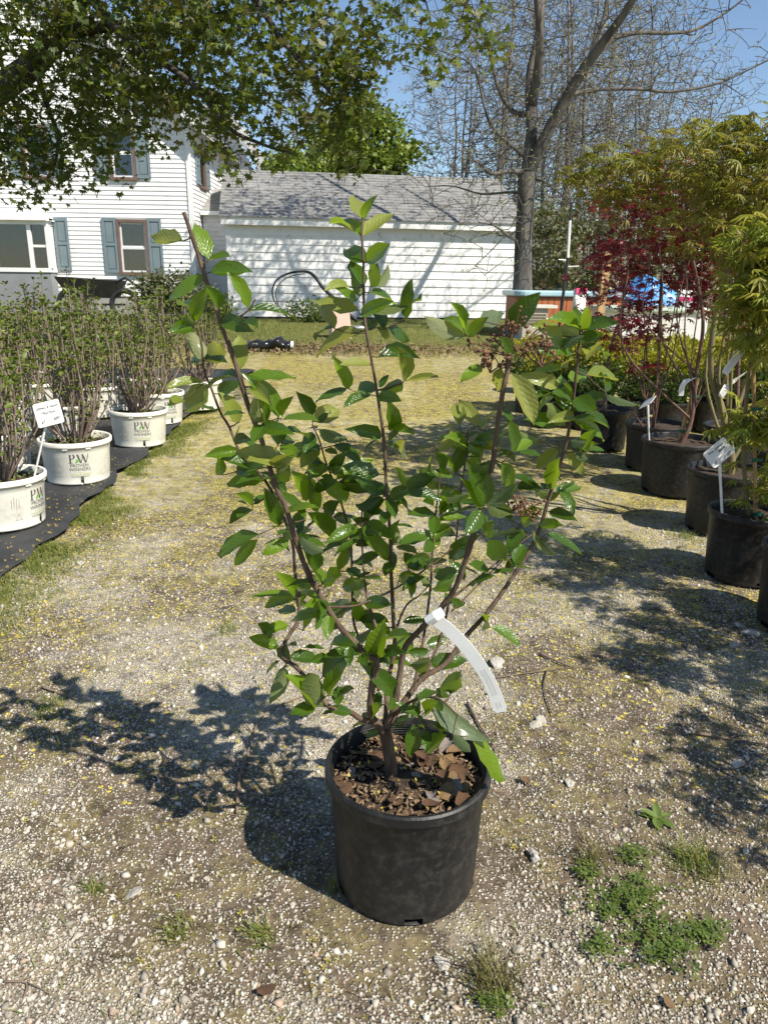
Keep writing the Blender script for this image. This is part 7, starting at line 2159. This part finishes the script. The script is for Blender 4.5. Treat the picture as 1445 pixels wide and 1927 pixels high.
def tuft(px, py, wpx, nbl, hgt, mat, label, seed, lean=0.9):
    g = G(px, py); g.z = float(gz(g.x, g.y))
    root = empty('grass_tuft', g)
    r = wpx / F_PX * math.sqrt(g.y ** 2 + CAM_H ** 2) / 2
    rs_ = np.random.RandomState(seed)
    x = rs_.randn(nbl) * r * 0.35; y = rs_.randn(nbl) * r * 0.35
    o = blades('blades', x, y, np.zeros(nbl) - 0.003, hgt, 0.0026, seed, M[mat], root, lean); o['kind'] = 'stuff'
    return tag(root, label, 'grass tuft')
tuft(1310, 1622, 120, 260, 0.042, 'grass', 'bright green grass tuft at lower right', 81)
tuft(925, 1840, 110, 240, 0.050, 'grass_dry', 'brownish upright grass tuft below the big pot', 82, 0.6)
tuft(1112, 1618, 80, 120, 0.035, 'grass_dry', 'thin yellowish grass tuft above the clover', 83)
tuft(100, 1335, 90, 130, 0.030, 'grass', 'grass tuft in the shadow at left', 84)
tuft(335, 1745, 70, 90, 0.026, 'grass', 'low grass tuft at lower left below the shadow', 85, 1.1)
tuft(495, 1752, 70, 90, 0.026, 'grass', 'low grass tuft between lower left and the big pot', 86, 1.1)
tuft(180, 1668, 50, 60, 0.024, 'grass', 'small bright grass tuft by the whitish stone', 87, 1.0)
tuft(628, 1668, 36, 40, 0.050, 'grass', 'few tall grass blades against the left foot of the big pot', 88, 0.5)
tuft(1070, 1040, 90, 120, 0.030, 'grass', 'green grass tuft in the shade right of the shrub', 89, 0.8)
tuft(1135, 1005, 80, 90, 0.028, 'grass', 'green weeds before the fluted pots', 90, 0.8)
tuft(430, 1185, 90, 130, 0.022, 'grass', 'yellow green grass tuft left of the shrub stems', 91, 1.0)
tuft(1290, 1010, 90, 200, 0.030, 'grass', 'grass growing at the foot of the crooked maple pot', 92, 0.7)
tuft(230, 960, 110, 240, 0.045, 'grass', 'taller grass clump on the fabric edge by the second white pot', 93, 0.6)
# broad-leaved weed rosette
g = G(1237, 1538); g.z = float(gz(g.x, g.y)); ro = empty('weed_rosette', g); tag(ro, 'broad-leaved pale green weed rosette at right', 'weed')
ros = blade('rosette_leaf', 0.12, 0.15, 0.05, 'rosette', 3)
rgw = random.Random(5)
for k in range(10):
    a = k * 0.63 * 2 + rgw.gauss(0, 0.15); L = rgw.uniform(0.028, 0.052)
    o = bpy.data.objects.new('leaf', ros); link(o, ro); o.rotation_euler = (R_(rgw.uniform(5, 25)), 0, a); o.scale = (L * 0.45, L, L); o.location = (0, 0, 0.004)
# clover patch
rs_ = np.random.RandomState(99)
pc = [(1165, 1700, 60, 90), (1240, 1775, 75, 120), (1325, 1755, 38, 60), (1100, 1640, 26, 30), (1190, 1612, 32, 34), (1120, 1780, 30, 30), (1205, 1685, 50, 60), (935, 1885, 30, 30)]
T = []; 
for px, py, sp_, n in pc:
    for _ in range(int(n * 1.5)):
        g = G(px + rs_.randn() * sp_ * 0.5, py + rs_.randn() * sp_ * 0.33); T.append((g.x, g.y, float(gz(g.x, g.y)) + 0.008 + 0.014 * rs_.rand()))
T = np.array(T); n = len(T)
cv = []; cf = []
for k in range(3):
    a = k * 2.094
    o_ = len(cv)
    for rr_, da in ((0, 0), (0.62, -0.52), (1.0, -0.24), (0.9, 0.0), (1.0, 0.24), (0.62, 0.52)):
        cv.append((rr_ * math.sin(a + da), rr_ * math.cos(a + da), 0.12 * rr_))
    cf += [(o_, o_ + 1, o_ + 2), (o_, o_ + 2, o_ + 3), (o_, o_ + 3, o_ + 4), (o_, o_ + 4, o_ + 5)]
s = 0.0088 * (0.6 + 0.8 * rs_.rand(n))
cl = scatter('clover_patch', cv, cf, frames(np.stack([rs_.randn(n), rs_.randn(n), np.zeros(n)], 1), rs_.randn(n, 3) * 0.3 + np.array([0, 0, 1.0]), s, s, s), T, M['clover'])
tag(cl, 'patch of green clover spreading over the gravel at lower right', 'clover', None, 'stuff')
# dry brown leaves lying on the yard
for k, (px, py, s, rz_, lab) in enumerate([(1228, 1760, 0.055, 1.0, 'curled brown dead leaf lying on the clover'), (1258, 1882, 0.028, 0.3, 'small tan dead leaf at the bottom right'), (500, 1862, 0.035, 2.0, 'reddish dead leaf at the bottom left of the pot'), (985, 1468, 0.035, 0.8, 'brown dead leaf right of the pot rim')]):
    g = G(px, py); o = bpy.data.objects.new('fallen_leaf', dl[k % 2][k % 4]); link(o); o.location = (g.x, g.y, float(gz(g.x, g.y)) + 0.010); o.rotation_euler = (0.1, 0.15, rz_); o.scale = (s, s, s); tag(o, lab, 'dead leaf', 'dead leaves on the yard')
